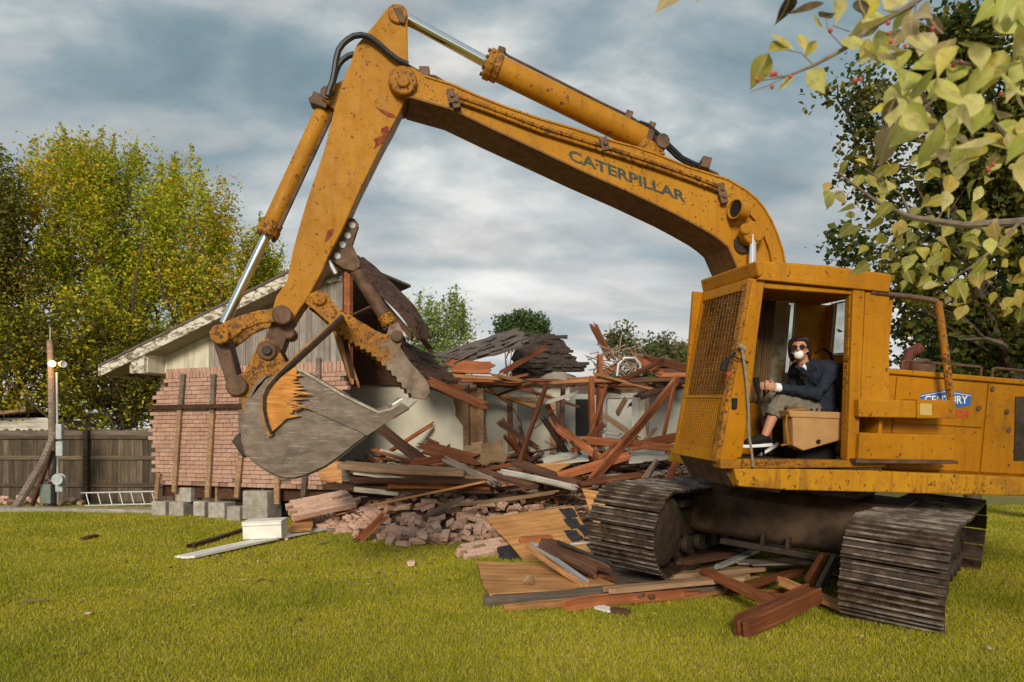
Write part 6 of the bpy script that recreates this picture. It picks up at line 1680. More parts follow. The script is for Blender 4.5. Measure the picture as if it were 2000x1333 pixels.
# ---- loose bricks
RB = [brick_mesh('loose_brick', .225, .105, .072, 70 + i, .010) for i in range(6)] + [brick_mesh('loose_brick', .11, .095, .065, 80 + i, .018) for i in range(3)]
for me in RB: me.materials.append(M['rubble_brick'])
def loose(x, y, z, tilt=.5):
    mw = Matrix.Translation((x, y, z)) @ Matrix.Rotation(rr.uniform(0, 6.28), 4, 'Z') @ Matrix.Rotation(rr.gauss(0, tilt), 4, 'X') @ Matrix.Rotation(rr.gauss(0, tilt * .6), 4, 'Y')
    return place('loose_brick', rr.choice(RB), mw)
cnt = 0
while cnt < 290:
    x = rr.uniform(-3.5, .5); y = rr.uniform(9.6, 12.0)
    lim = 10.0 + .25 * math.sin(x * 1.7) + (max(0, -1.8 - x)) * .9
    if y < lim - .25 + rr.uniform(0, .4): continue
    tag(loose(x, y, heap(x, y) + rr.uniform(.03, .16)), f"dusty pink brick loose on the {'lower' if y < 10.5 else 'middle' if y < 11.2 else 'upper'} rubble slope, {'left end near the concrete blocks' if x < -2.4 else 'below the lumber stack' if x < -1.2 else 'at the centre' if x < -.3 else 'near the tilted plywood'}", 'brick', 'loose bricks of the rubble slope'); cnt += 1
for px, py, lb in ((803, 1108, 'single brick fragment alone on the lawn below the rubble'), (762, 1064, 'pale brick lump just off the rubble edge on the grass'), (788, 1069, 'tiny pale brick chip beside the pale lump')):
    q = ground_at(px, py); tag(loose(q.x, q.y, .045, .2), lb, 'brick')
for k in range(22):
    px = rr.uniform(-20, 158); tag(loose(at(px, 0, 15.5).x, 15.6 + rr.uniform(-.2, .25), rr.uniform(.04, .16)), 'old red brick piled along the fence foot by the pole', 'brick', 'bricks along the fence foot')
# mortared chunks
def chunk(c, rows, cols, rot, label, ts=.0):
    root = thing('brick_chunk', c, label, 'brick chunk', 'mortared brick chunks')
    mw0 = Matrix.Translation(c) @ Matrix.Rotation(rot[2], 4, 'Z') @ Matrix.Rotation(rot[0], 4, 'X') @ Matrix.Rotation(rot[1], 4, 'Y')
    m = MB(); m.box((0, 0, 0), (cols * .214 - .05, .075, rows * .076 - .02)); m.v = [mw0 @ q for q in m.v]; m.build('mortar', M['mortar'], root)
    for i in range(rows):
        for j in range(cols):
            off = .107 if i % 2 else 0
            if rr.random() < .06: continue
            place('brick', rr.choice(RB[:6]), mw0 @ Matrix.Translation(((j - (cols - 1) / 2) * .214 + off - .05 + rr.uniform(-.004, .004), 0, (i - (rows - 1) / 2) * .076)), root)
def ck(px, py, z, rows, cols, rot, label):
    Y = FPX * (CAMH - z) / (py - HOR); chunk(at(px, py, Y), rows, cols, rot, label)
ck(632, 985, .42, 6, 5, (R(-62), R(-18), R(20)), 'large tilted slab of pink brickwork at the left end of the rubble')
ck(722, 1010, .22, 5, 3, (R(-55), R(25), R(-35)), 'mortared brick slab slanting right of the large tilted slab')
ck(828, 985, .34, 5, 3, (R(-60), R(22), R(-50)), 'mortared brick slab in the middle of the rubble slope')
ck(800, 1040, .10, 3, 4, (R(-75), R(4), R(-8)), 'long low brick slab at the front rubble edge')
ck(945, 1074, .08, 4, 3, (R(-68), R(-10), R(28)), 'brick slab on the grass beside the tilted plywood')
ck(1000, 985, .40, 3, 4, (R(-80), R(5), R(5)), 'brick slab lying flat above the tilted plywood')
ck(690, 1035, .06, 2, 4, (R(-80), R(2), R(15)), 'low brick strip at the lower left rubble edge')
ck(930, 960, .55, 4, 3, (R(-50), R(-15), R(30)), 'brick slab near the top of the rubble slope')
ck(862, 1054, .05, 2, 3, (R(-85), 0, R(10)), 'small brick strip in front at the rubble centre')
ck(760, 965, .5, 4, 3, (R(-70), R(12), R(-20)), 'brick slab just below the lumber stack')
# small chips
m = MB()
for k in range(1500):
    x = rr.uniform(-3.8, 3.4); y = rr.uniform(9.5, 14.0) if rr.random() < .8 else rr.uniform(9.0, 10.5)
    lim = 10.0 + .25 * math.sin(x * 1.7) + (max(0, -1.8 - x)) * .9
    if x > .6: lim -= (x - .6) * .35
    if y < lim - .3: continue
    s = rr.uniform(.015, .055); m.box((x, y, heap(x, y) + s * .4), (s * rr.uniform(.6, 2.2), s, s * .6), Matrix.Rotation(rr.uniform(0, 6.28), 3, 'Z') @ Matrix.Rotation(rr.gauss(0, .5), 3, 'X'))
    m.mi[-6:] = [rr.choice((0, 0, 1, 1, 2))] * 6
tag(m.build('rubble_chips', [M['rubble_brick'], M['tanwood'], M['mortar']]), 'small chips of brick, wood and mortar strewn over the heap', 'rubble', kind='stuff')
# ---- things on the lawn
def ground_plank(x0, y0, x1, y1, w, mat, label, t=.025, z=.03, name='broken_plank', jag=.04, cat='plank'):
    q0, q1 = ground_at(x0, y0), ground_at(x1, y1); q0.z = q1.z = z; return plank(q0, q1, w, t, M[mat] if isinstance(mat, str) else mat, label, None, rr.uniform(-.06, .06), jag, name, cat)
ground_plank(360, 1094, 650, 1034, .30, M['whitepaint'], 'long white painted board lying on the lawn under the drawer', .03, .035, 'white_board')
ground_plank(372, 1073, 476, 1040, .10, 'brownwood', 'dark brown stick on the lawn left of the drawer', .05, .04)
q0, q1 = at(697, 1060, 9.95), at(752, 1006, 10.4); plank(q0, q1, .13, .05, M['redwood'], 'reddish board propped against the rubble edge', None, R(50))
ground_plank(1168, 1192, 1196, 1200, .10, M['whitepaint'], 'small white chip on the lawn in front of the plywood', .02, .03, 'paint_chip', .02, 'chip')
ground_plank(1194, 1198, 1228, 1203, .10, 'brownwood', 'small brown chip beside the white chip on the lawn', .03, .03, 'wood_chip', .03, 'chip')
ground_plank(160, 1058, 188, 1051, .08, 'brownwood', 'small brown scrap alone on the left lawn', .03, .04, 'wood_chip', .03, 'chip')
ground_plank(42, 1186, 88, 1180, .03, 'tanwood', 'thin tan twig on the lawn at far left', .012, .045, 'twig', .01, 'twig')
ground_plank(620, 1068, 640, 1064, .05, 'tanwood', 'tiny tan sliver on the lawn under the white board', .012, .04, 'wood_chip', .02, 'chip')
q = [ground_at(566, 1052), ground_at(608, 1048), ground_at(612, 1030), ground_at(570, 1034)]
sheet('wood_scrap', [Vector((a_.x, a_.y, .10 + .08 * (k > 1))) for k, a_ in enumerate(q)], .03, M['plywood'], 'tan plywood scrap leaning on the white board', 'plywood', seed=33)
# white drawer box: open tray with raised rim
dc = ground_at(508, 1062); ang = .12
DR = thing('drawer', (dc.x, dc.y + .2, 0), 'upturned white drawer box on the white board', 'drawer')
mw = Matrix.Translation((dc.x, dc.y + .22, .065)) @ Matrix.Rotation(ang, 4, 'Z') @ Matrix.Rotation(-.03, 4, 'Y')
def dpart(name, c, s): m = MB(); m.box(c, s); m.v = [mw @ q for q in m.v]; m.build(name, M['whitepaint'], DR, bevel=.006)
dpart('front_side', (0, -.19, .12), (.54, .022, .24)); dpart('back_side', (0, .19, .12), (.54, .022, .24)); dpart('end_side', (-.26, 0, .12), (.02, .358, .24)); dpart('end_side', (.26, 0, .12), (.02, .358, .24)); dpart('base_panel', (0, 0, .247), (.56, .42, .014)); dpart('top_lip', (0, -.215, .215), (.55, .02, .045))
# ---- splintered decking caught in the bucket
SPb = thing('splintered_panel', lm_at(560, 760, .56), 'bent roof decking panel with bright split wood wedged in the bucket', 'panel')
crv = [(667, 614), (640, 640), (605, 672), (570, 704), (540, 733), (520, 757), (513, 775), (513, 800), (518, 825), (527, 848)]
m = MB(); strip(m, PP(crv, .56), .26, .56, -.022); m.build('felt_backing', M['tar'], SPb)
m = MB(); strip(m, [(u + .0, w) for u, w in PP([(x + 5, y + 3) for x, y in crv], .56)], .24, .54, .04); m.build('split_face', M['freshwood'], SPb)
def jagged(poly, seed, amp):
    r_ = random.Random(seed); out = []
    for x, y, j in poly: out.append((x + (r_.uniform(0, amp) if j else 0), y + (r_.uniform(-2, 2) if j else 0)))
    return out
SPW = wood('orange split decking', (0.52, 0.22, 0.045), (0.68, 0.34, 0.09), .8, .7, .1)
pl = [(519, 762, 0), (548, 738, 0), (577, 716, 0), (580, 728, 0)]
jr = random.Random(12)
for k in range(26):
    pl.append((572 - k * .35 + (jr.uniform(8, 26) if k % 2 else jr.uniform(0, 7)) * (1.5 if k in (9, 15, 19) else 1), 730 + k * 3.3, 0))
pl += [(560, 818, 0), (529, 846, 0), (520, 820, 0), (516, 790, 0)]
m = MB(); plate(m, jagged(pl, 4, 4), .515, .535); m.build('split_board', SPW, SPb)
for k, (a_, b_) in enumerate((((560, 785), (608, 800)), ((580, 768), (612, 770)), ((575, 800), (600, 792)), ((600, 680), (650, 634)))):
    m = MB(); m.tube(lm_at(*a_, .54), lm_at(*b_, .55), .018, .003, 5); m.build('splinter', M['freshwood'], SPb)
# splintered stud hanging below the thumb root
for k, (a_, b_, mt) in enumerate((((658, 645), (693, 750), 'freshwood'), ((672, 655), (688, 735), 'brownwood'))):
    q0, q1 = lm_at(*a_, .1), lm_at(*b_, .1); plank(q0, q1, .07, .04, M[mt], ['orange split stud hanging under the thumb', 'dark split stud hanging beside the orange one'][k], 'split studs gripped by the thumb', R(80))

# fallen leaves and chips strewn over the lawn
m = MB(); lrr = random.Random(77)
for k in range(170):
    if k < 110: x, y = lrr.uniform(-4.0, 1.8), lrr.uniform(7.0, 10.2)
    else: x, y = lrr.uniform(-5, 4), lrr.uniform(4.4, 9)
    s_ = lrr.uniform(.012, .035); m.box((x, y, .028 + lrr.uniform(0, .012)), (s_ * lrr.uniform(1, 2.2), s_, .005), Matrix.Rotation(lrr.uniform(0, 6.28), 3, 'Z') @ Matrix.Rotation(lrr.gauss(0, .4), 3, 'X'))
    m.mi[-6:] = [lrr.choice((0, 0, 1, 2))] * 6
tag(m.build('lawn_litter', [plain('dry leaf', (0.20, 0.105, 0.04)), M['rubble_brick'], M['tanwood']]), 'dry leaves and tiny chips strewn over the lawn', 'litter', kind='stuff')
# ================================================================== the person in the cab
def ball(mb, c, r, axes=None, n=14, k=9):
    """ellipsoid with radii r along axes"""
    ax = axes or (Vector((1, 0, 0)), Vector((0, 1, 0)), Vector((0, 0, 1))); c = Vector(c); vs_ = []; fs = []
    for i in range(k + 1):
        ph = math.pi * i / k
        for j in range(n):
            th = 2 * math.pi * j / n
            vs_.append(c + ax[0] * r[0] * math.sin(ph) * math.cos(th) + ax[1] * r[1] * math.sin(ph) * math.sin(th) + ax[2] * r[2] * math.cos(ph))
    for i in range(k):
        for j in range(n):
            a_ = i * n + j; b_ = i * n + (j + 1) % n
            if i == 0: fs.append((j, n + j, n + (j + 1) % n)) if False else fs.append((a_, a_ + n, b_ + n))
            elif i == k - 1: fs.append((a_, a_ + n, b_))
            else: fs.append((a_, a_ + n, b_ + n, b_))
    return mb.add(vs_, fs)
CLT = bpy.data.textures.new('cloth folds', 'CLOUDS'); CLT.noise_scale = .055
def fused(mb, name, mat, parent, voxel=.009, smooth=6):
    o = mb.build(name, mat, parent, smooth=True)
    bm = bmesh.new(); bm.from_mesh(o.data); bmesh.ops.remove_doubles(bm, verts=bm.verts, dist=1e-6); bmesh.ops.recalc_face_normals(bm, faces=bm.faces); bm.to_mesh(o.data); bm.free()
    r = o.modifiers.new('fuse', 'REMESH'); r.mode = 'VOXEL'; r.voxel_size = voxel; r.use_smooth_shade = True
    s = o.modifiers.new('soften', 'SMOOTH'); s.factor = .5; s.iterations = smooth
    if name in ('blazer', 'trousers'):
        d = o.modifiers.new('folds', 'DISPLACE'); d.texture = CLT; d.strength = .035; d.mid_level = .5; d.texture_coords = 'LOCAL'
    return o
VC = .80
hip = sp(1588, 803, VC); hipL = hip + LF * .09; hipR = hip - LF * .09
kneeL = sp(1522, 783, .93); ankL = sp(1494, 851, .95); kneeR = sp(1502, 779, .68); ankR = sp(1500, 858, .66)
belly = sp(1592, 768, VC); chest = sp(1590, 735, VC); neck = sp(1570, 708, .83); HC = sp(1562, 683, .84)
shL = chest + LF * .19 + UP * .06 - D * .05; shR = chest - LF * .17 + UP * .045 + D * .09
elL = sp(1597, 770, 1.02); wrL = sp(1517, 757, .98); elR = sp(1548, 770, .62); wrR = sp(1508, 757, .72)
PS = thing('person', hip - UP * .1, 'person in navy blazer, grey cropped trousers, sunglasses and white dust mask sitting in the cab', 'person')
SKIN = plain('skin', (0.50, 0.24, 0.16), .5, 0, .08, 20); NAVY = plain('navy blazer cloth', (0.016, 0.021, 0.036), .85, 0, .3, 16, .3)
TRO = plain('grey trouser cloth', (0.17, 0.15, 0.115), .9, 0, .15, 14, .25); HAIR = plain('dark brown hair', (0.030, 0.013, 0.009), .45, 0, .4, 40, .5)
SHW = plain('white shirt cotton', (0.78, 0.79, 0.82), .8, 0, .05, 20)
F_ = Vector((-.50, -.86, -.03)).normalized(); SX = Vector((0, 0, 1)).cross(F_).normalized(); HU = F_.cross(SX).normalized()
if HU.z < 0: HU = -HU
m = MB()
m.path([hip, belly, chest, neck - UP * .02, neck + (HC - neck) * .5], [.11, .11, .12, .055, .05], 14)
ball(m, HC + HU * .015, (.073, .092, .100), (SX, F_, HU)); ball(m, HC + F_ * .022 - HU * .052, (.054, .062, .060), (SX, F_, HU))
m.path([HC + F_ * .088 + HU * .018, HC + F_ * .105 - HU * .012, HC + F_ * .108 - HU * .022], [.010, .014, .012], 8)
for s_ in (-1, 1): ball(m, HC + SX * s_ * .075 - F_ * .005 - HU * .005, (.012, .022, .032), (SX, F_, HU), 8, 6)
m.path([shL, elL, wrL], [.05, .042, .030], 10); m.path([shR, elR, wrR], [.05, .042, .030], 10)
m.path([hipL, kneeL, kneeL.lerp(ankL, .35), ankL], [.08, .055, .052, .036], 12); m.path([hipR, kneeR, kneeR.lerp(ankR, .35), ankR], [.08, .055, .052, .036], 12)
def hand(m, wr, grip, side):
    d = (grip - wr).normalized(); palm = wr + d * .055
    lat = d.cross(UP).normalized()
    ball(m, palm, (.048, .020, .040), (d, lat, lat.cross(d).normalized()), 12, 8)
    vert = lat.cross(d).normalized()
    for k in range(4):
        b = palm + d * .035 + vert * (.030 - .020 * k); ln = (.070, .078, .072, .056)[k]
        p1 = b + d * ln * .45 + lat * side * .008; p2 = p1 + d * ln * .12 + lat * side * ln * .42; p3 = p2 - d * ln * .38 + lat * side * ln * .15
        m.path([b, p1, p2, p3], [.0095, .009, .0085, .0075], 7)
    b = palm - d * .02 + vert * .034; m.path([b, b + d * .028 + vert * .018 + lat * side * .012, b + d * .052 + vert * .012 + lat * side * .030], [.012, .0105, .009], 7)
hand(m, wrL, sp(1482, 752, .97), -1); hand(m, wrR, sp(1480, 752, .80), 1)
for a_, dd in ((ankL, .95), (ankR, .66)):
    m.path([a_, a_ - UP * .05 + D * .02, a_ - UP * .06 + D * .12], [.034, .034, .03], 8)
BODY = fused(m, 'body', SKIN, PS, .0065, 3)
# clothes
m = MB()
for o_ in (.085, -.085): m.path([hip + LF * o_ * 1.1 - UP * .07 - D * .03, belly + LF * o_ - D * .01, chest + LF * o_, chest + UP * .07 + LF * o_ * .8], [.125, .118, .122, .09], 14)
m.path([shL - LF * .08 + UP * .02, shL, elL.lerp(shL, .4), elL, wrL.lerp(elL, .25), wrL.lerp(elL, .08)], [.085, .078, .066, .060, .048, .047], 12)
m.path([shR + LF * .06 + UP * .02, shR, elR, wrR.lerp(elR, .12)], [.085, .072, .060, .047], 12)
m.path([shR, neck - UP * .045 - D * .02, shL], [.075, .075, .08], 12); m.path([neck - UP * .05 - D * .02, chest + F_ * .05, belly + F_ * .04], [.07, .10, .10], 12)
m.path([neck - UP * .0 - F_ * .03 + SX * .055, neck - UP * .01 - F_ * .05, neck - F_ * .03 - SX * .055], [.022, .03, .022], 8)
fused(m, 'blazer', NAVY, PS, .010, 5)
m = MB(); m.path([wrL.lerp(elL, .10), wrL.lerp(elL, -.05)], .041, 14); fused(m, 'shirt_cuff', SHW, PS, .006, 2)
m = MB(); m.path([wrR.lerp(elR, .10), wrR.lerp(elR, -.05)], .041, 14); fused(m, 'shirt_cuff', SHW, PS, .006, 2)
m = MB(); m.path([neck + F_ * .056 - UP * .03, chest + F_ * .130 + UP * .0], [.022, .006], 8); fused(m, 'shirt_collar', SHW, PS, .006, 2)
m = MB(); ball(m, hip, (.16, .18, .12), (D, LF, UP)); m.path([hipL, hipL.lerp(kneeL, .5), kneeL, kneeL.lerp(ankL, .25), kneeL.lerp(ankL, .46)], [.10, .092, .078, .078, .080], 14)
m.path([hipR, hipR.lerp(kneeR, .5), kneeR, kneeR.lerp(ankR, .25), kneeR.lerp(ankR, .48)], [.10, .092, .078, .078, .080], 14); fused(m, 'trousers', TRO, PS, .010, 5)
for a_, tx, ty, vv in ((ankL, 1450, 856, .97), (ankR, 1470, 885, .64)):
    toe = sp(tx, ty, vv); fd = (toe - a_); fd = (fd - UP * fd.dot(UP) * .35).normalized(); s_ = fd.cross(UP).normalized(); u_ = s_.cross(fd).normalized()
    o_ = a_ - u_ * .062 + fd * .06
    m = MB(); m.path([o_ - fd * .10 + u_ * .035, o_ + u_ * .03, o_ + fd * .09 + u_ * .015, o_ + fd * .15 + u_ * .005], [.040, .046, .042, .026], 12); fused(m, 'shoe', M['black'], PS, .008, 3)
    m = MB(); pts = [(.19 * math.cos(t_) * (1 if math.cos(t_) > 0 else .75), .044 * math.sin(t_)) for t_ in [k * math.pi / 9 for k in range(18)]]
    m.prism(pts, lambda x, y, z: o_ + fd * x + s_ * y + u_ * z, -.040, -.012); m.build('shoe_sole', SHW, PS, bevel=.006)
m = MB(); ball(m, HC - F_ * .030 + HU * .030, (.086, .090, .100), (SX, F_, HU), 16, 12); ball(m, HC - F_ * .06 - HU * .05, (.062, .055, .075), (SX, F_, HU))
ball(m, HC + HU * .085 + F_ * .028, (.066, .060, .030), (SX, F_, HU)); m.path([HC - F_ * .10 - HU * .05, HC - F_ * .12 - HU * .12], [.03, .015], 8)
for s_ in (-1, 1): m.path([HC + SX * s_ * .035 + HU * .105 + F_ * .055, HC + SX * s_ * .072 + HU * .075 + F_ * .035, HC + SX * s_ * .084 + HU * .02 + F_ * .005, HC + SX * s_ * .082 - HU * .05 - F_ * .02, HC + SX * s_ * .07 - HU * .11 - F_ * .05], [.018, .026, .024, .024, .014], 8)
fused(m, 'hair', HAIR, PS, .007, 3)
m = MB()
for s_ in (-1, 1):
    m.lathe(HC + F_ * .086 + SX * s_ * .032 + HU * .014, F_, [(0, .020), (.003, .024), (.008, .020)], 14); m.tube(HC + F_ * .09 + SX * s_ * .062 + HU * .016, HC + SX * s_ * .082 - F_ * .01 + HU * .012, .004, n=6)
m.tube(HC + F_ * .094 - SX * .012 + HU * .016, HC + F_ * .094 + SX * .012 + HU * .016, .004, n=6)
m.build('sunglasses', plain('dark lens', (0.008, 0.008, 0.009), .12), PS, smooth=True)
m = MB(); ball(m, HC + F_ * .066 - HU * .052, (.044, .030, .043), (SX, F_, HU), 14, 9); m.build('dust_mask', plain('white mask paper', (0.80, 0.80, 0.78), .8, 0, .05, 30), PS, smooth=True)
m = MB()
for s_ in (-1, 1): m.path([HC + F_ * .07 + SX * s_ * .048 - HU * .04, HC + F_ * .01 + SX * s_ * .078 - HU * .02, HC - F_ * .06 + SX * s_ * .06 + HU * .01], .003, 5)
m.build('mask_strap', SHW, PS)

# lapels and buttons of the blazer
m = MB()
for s_ in (-1, 1):
    t0 = neck + SX * s_ * .045 - UP * .01 + F_ * .03; t1 = chest + F_ * .15 - UP * .03 + SX * s_ * .006; w_ = SX * s_ * .035
    m.add([t0, t0 + w_ * .8 - UP * .03, t1 + w_ * .4 + UP * .05 + F_ * .004, t1], [(0, 1, 2, 3)])
m.build('lapel', NAVY, PS)
# ================================================================== leafy branch hanging into the view at the upper right
lr = random.Random(5)
BRT = thing('hackberry_tree', (4.3, 2.0, 0), 'near tree with big pale yellow-green leaves and red berries hanging in at upper right', 'tree')
def m_near_leaf(name, stops):
    n = NT(name); r = n.random(); c = n.ramp(r, stops)
    o = n.co('Object'); f = n.noise(o, 46, 4, .6)
    c = n.mix(n.ramp(f, [(.48, 0), (.75, .55)]), c, (0.26, 0.19, 0.06))
    sp_ = n.N.new("ShaderNodeSeparateXYZ"); n.L.new(o, sp_.inputs[0])
    rib = n.math('ABSOLUTE', sp_.outputs[1]); c = n.mix(n.ramp(rib, [(0, .5), (.0016, 0.0)]), c, (0.62, 0.60, 0.32))
    n.set('Base Color', c); n.set('Roughness', .5); n.b.inputs['Specular IOR Level'].default_value = .3
    tr = n.N.new("ShaderNodeBsdfTranslucent"); n.L.new(c, tr.inputs[0]); ms = n.N.new("ShaderNodeMixShader"); ms.inputs[0].default_value = .42
    n.L.new(n.b.outputs[0], ms.inputs[1]); n.L.new(tr.outputs[0], ms.inputs[2]); n.L.new(ms.outputs[0], n.out.inputs[0]); return n.m
NL = m_near_leaf('near pale leaf', [(0, (0.70, 0.62, 0.26)), (.2, (0.60, 0.60, 0.15)), (.42, (0.45, 0.49, 0.09)), (.6, (0.74, 0.64, 0.31)), (.74, (0.66, 0.56, 0.05)), (.88, (0.38, 0.29, 0.15)), (1, (0.55, 0.44, 0.24))])  # paleness in the colour stands in for strong light on the nearest leaves
ML = m_near_leaf('yellow green leaf', [(0, (0.48, 0.40, 0.06)), (.25, (0.28, 0.29, 0.035)), (.5, (0.42, 0.38, 0.08)), (.7, (0.18, 0.20, 0.03)), (.85, (0.52, 0.38, 0.05)), (1, (0.48, 0.34, 0.15))])
DL = m_near_leaf('dark dry leaf', [(0, (0.055, 0.035, 0.022)), (1, (0.10, 0.07, 0.03))])
def leaf_geo(seed, L=.075):
    r_ = random.Random(seed); wd = [0, .22, .31, .30, .21, .09, 0]; n = len(wd); vs_ = []; fs = []
    fold = r_.uniform(.05, .7); curl = r_.uniform(-.55, .55); k = r_.uniform(.85, 1.15); sway = r_.uniform(-.1, .1)
    for i, w in enumerate(wd):
        t = i / (n - 1); x = t * L; z0 = curl * L * t * t; yo = sway * L * math.sin(t * 3)
        for s_ in (-1, 0, 1): vs_.append((x, yo + s_ * w * L * k, z0 + (fold * w * L if s_ else 0)))
    for i in range(n - 1):
        for j in (0, 1): a_ = i * 3 + j; fs.append((a_, a_ + 1, a_ + 4, a_ + 3))
    m = MB(); m.add(vs_, fs); me = m.mesh('leaf'); me.polygons.foreach_set('use_smooth', [True] * len(me.polygons)); return me
LG = {}
for mt, nm in ((NL, 'n'), (ML, 'm'), (DL, 'd')):
    LG[nm] = []
    for k in range(9):
        me = leaf_geo(90 + k); me.materials.append(mt); LG[nm].append(me)
def put_leaf(q, kind, size, tip, nrm):
    x = tip.normalized(); z = (nrm - x * nrm.dot(x)).normalized(); y = z.cross(x); s_ = size
    mw = Matrix(((x.x * s_, y.x * s_, z.x * s_, q.x), (x.y * s_, y.y * s_, z.y * s_, q.y), (x.z * s_, y.z * s_, z.z * s_, q.z), (0, 0, 0, 1)))
    return place('leaf', lr.choice(LG[kind]), mw, BRT)
def rv(s_): return Vector((lr.gauss(0, s_), lr.gauss(0, s_), lr.gauss(0, s_)))
def droop(q, kind, size): return put_leaf(q, kind, size, Vector((-.35, -.1, -.75)) + rv(.55), Vector((-.15, -1, .35)) + rv(.45))
n_near = 0
for (x, y, kd, sz) in ((1328, -8, 'n', 1), (1352, -12, 'n', 1), (1375, -25, 'n', .8), (1545, -4, 'd', 1.0), (1612, 18, 'd', 1.05), (1600, 45, 'd', .7), (1502, 116, 'm', 1), (1535, 100, 'm', .9), (1552, 108, 'n', .9), (1560, 78, 'n', .6), (1605, 62, 'n', .9), (1595, 92, 'n', .5),
                       (1575, 150, 'n', .9), (1552, 160, 'n', .6), (1668, 82, 'n', 1), (1716, 70, 'n', 1), (1690, 115, 'n', .9), (1640, -5, 'n', .9), (1678, 10, 'd', .8), (1760, 110, 'n', .9), (1700, 0, 'n', .8), (1740, 30, 'n', .9),
                       (1750, 255, 'n', 1.35), (1800, 240, 'n', 1.2), (1915, 285, 'n', 1.1), (1960, 262, 'n', .9), (1840, 262, 'n', 1), (1985, 255, 'n', .8), (1890, 170, 'n', 1.2), (1870, 95, 'm', 1.2), (1780, 190, 'n', 1.1), (1985, 195, 'n', .9), (1960, 110, 'n', 1.2), (1990, 20, 'n', 1.4)):
    put_leaf(at(x, y - 12, 1.55), kd, sz, Vector((-.3, -.05, -.8)) + rv(.35), Vector((-.1, -1, .25)) + rv(.3)); n_near += 1
while n_near < 150:
    x = lr.uniform(1660, 2040); y = lr.uniform(-50, 310)
    if y > 70 + (x - 1660) * 1.6 or (y < 20 and x < 1760): continue
    if 1790 < x < 1930 and y < 60 and lr.random() < .75: continue
    Y = lr.uniform(1.25, 1.75); droop(at(x, y, Y), 'd' if lr.random() < .07 else 'n', lr.uniform(.6, 1.15)); n_near += 1
n_mid = 0
while n_mid < 170:
    x = lr.uniform(1570, 2050); y = lr.uniform(280, 600)
    lo = 330 if x < 1640 else 300; hi = 350 + (x - 1590) * 1.6 if x < 1700 else (520 + (x - 1700) * .55)
    if y < lo or y > min(hi, 600): continue
    if 340 < y < 400 and x > 1780 and lr.random() < .7: continue
    Y = lr.uniform(2.1, 3.0); droop(at(x, y, Y), 'm' if lr.random() < .85 else 'n', lr.uniform(.6, 1.0)); n_mid += 1
LEAFBASE = [o.matrix_local.translation + Vector(BRT.location) for o in BRT.children]
BK_ = plain('grey brown twig', (0.20, 0.155, 0.12), .85, 0, .3, 30, .4)
def twig(pts, r0, r1, name='twig'):
    m = MB(); n = len(pts); m.path([at(*p) for p in pts], [r0 + (r1 - r0) * i / (n - 1) for i in range(n)], 7); m.build(name, BK_, BRT, smooth=True)
twig([(2100, -260, 1.9), (1900, -90, 1.7), (1780, 10, 1.6), (1700, 55, 1.58), (1650, 95, 1.56), (1590, 128, 1.55), (1540, 148, 1.55), (1478, 160, 1.55)], .010, .0012, 'branch')
twig([(1540, 148, 1.55), (1500, 150, 1.55), (1480, 140, 1.55)], .0014, .0008); twig([(1590, 128, 1.55), (1565, 104, 1.55), (1535, 98, 1.55)], .0014, .0008); twig([(1650, 95, 1.56), (1618, 62, 1.56), (1612, 30, 1.56)], .0015, .0008)
twig([(1540, 148, 1.55), (1500, 168, 1.55), (1465, 180, 1.55)], .0012, .0007); twig([(1660, 62, 1.56), (1625, 50, 1.55)], .0012, .0008); twig([(1790, 0, 1.6), (1785, 40, 1.55), (1822, 55, 1.5)], .0018, .0009)
twig([(2150, 250, 2.0), (2000, 150, 1.7), (1930, 130, 1.6), (1850, 120, 1.55), (1790, 60, 1.6)], .009, .002, 'branch'); twig([(2100, 330, 1.7), (1970, 270, 1.55), (1900, 200, 1.5), (1830, 190, 1.5), (1770, 240, 1.5)], .007, .0015, 'branch')
twig([(2250, 380, 3.0), (2060, 425, 2.75), (1980, 435, 2.6), (1880, 440, 2.55), (1780, 425, 2.5), (1720, 400, 2.45), (1640, 340, 2.4)], .022, .003, 'branch'); twig([(1990, 435, 2.6), (1960, 470, 2.5), (1900, 520, 2.5), (1830, 560, 2.5)], .008, .002, 'branch'); twig([(1780, 425, 2.5), (1760, 380, 2.5), (1690, 330, 2.45)], .005, .002)
BRP = []
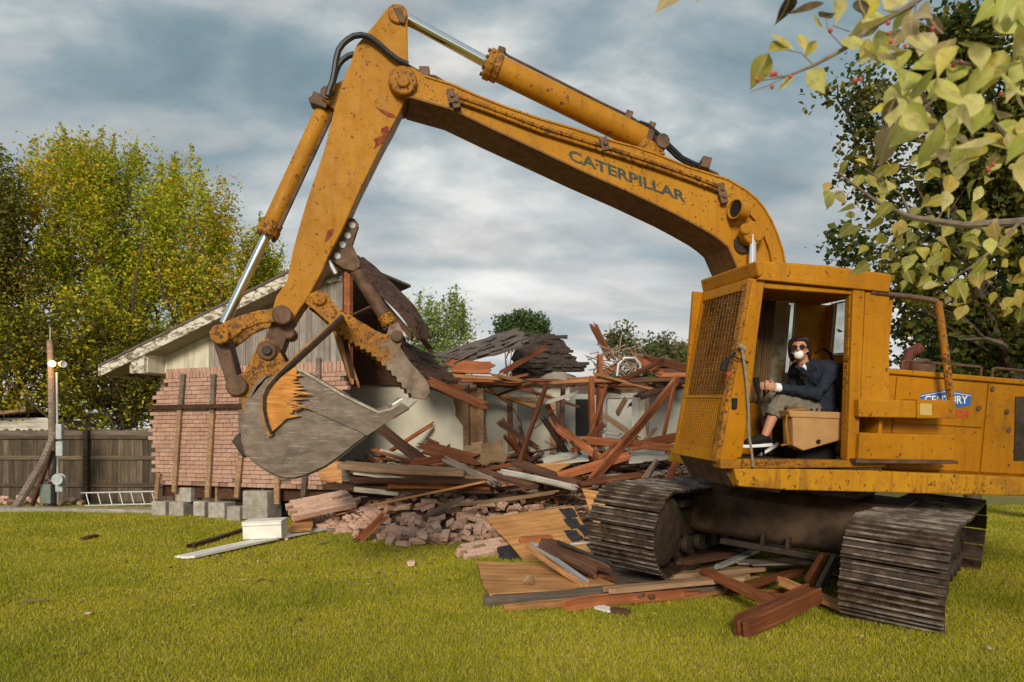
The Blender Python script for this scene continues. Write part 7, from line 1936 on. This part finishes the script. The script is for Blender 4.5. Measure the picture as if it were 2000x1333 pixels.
for o in BRT.children:
    if o.name.startswith('branch'):
        vs_ = [v.co + Vector(BRT.location) for v in o.data.vertices]
        for k in range(0, len(vs_) - 7, 7):
            c0 = sum(vs_[k:k + 7], Vector()) / 7; c1 = sum(vs_[k + 7:k + 14], Vector()) / 7 if k + 14 <= len(vs_) else c0
            BRP += [c0.lerp(c1, f) for f in (0, .25, .5, .75)]
m = MB()
for q in LEAFBASE:                           # leaf stalks joining the branches
    b_ = min(BRP, key=lambda p: (p - q).length + (.15 if p.z < q.z - .05 else 0))
    if (b_ - q).length < .42: m.path([b_, b_.lerp(q, .5) + Vector((lr.gauss(0, .012), lr.gauss(0, .012), .02)), q], [.0022, .0014, .0008], 4, False)
m.build('leaf_stalks', BK_, BRT)['kind'] = 'stuff'
m = MB(); m.path([(4.3, 2.0, 0), (4.25, 2.05, 1.5), (4.35, 2.0, 3.2), (4.2, 2.1, 4.6)], [.2, .17, .15, .10], 12); m.path([(4.3, 2.0, 2.2), (3.4, 2.6, 2.4), tuple(at(2250, 380, 3.0))], [.06, .04, .022], 8); m.path([(4.3, 2.0, 2.9), (2.8, 2.0, 3.1), tuple(at(2100, -260, 1.9))], [.06, .03, .010], 8); m.path([(4.3, 2.0, 2.3), (2.8, 2.1, 2.5), tuple(at(2150, 250, 2.0))], [.05, .025, .009], 8); m.build('trunk', M['bark'], BRT, smooth=True)
RED = plain('red berry', (0.48, 0.075, 0.045), .35, 0, .2, 40)
m = MB(); ball(m, (0, 0, 0), (.0042, .0042, .0048), None, 10, 7); BME = m.mesh('berry'); BME.materials.append(RED); BME.polygons.foreach_set('use_smooth', [True] * len(BME.polygons))
for x, y in ((1478, 156), (1508, 146), (1515, 144), (1508, 170), (1544, 150), (1622, 60), (1735, 45), (1735, 66), (1740, 82), (1680, 155), (1670, 158), (1822, 56), (1840, 116), (1862, 128), (1876, 122), (1768, 90), (1930, 332), (1940, 322), (1955, 185), (1848, 250)):
    place('berry', BME, Matrix.Translation(at(x, y, 1.5)) @ Matrix.Scale(lr.uniform(.85, 1.2), 4), BRT)
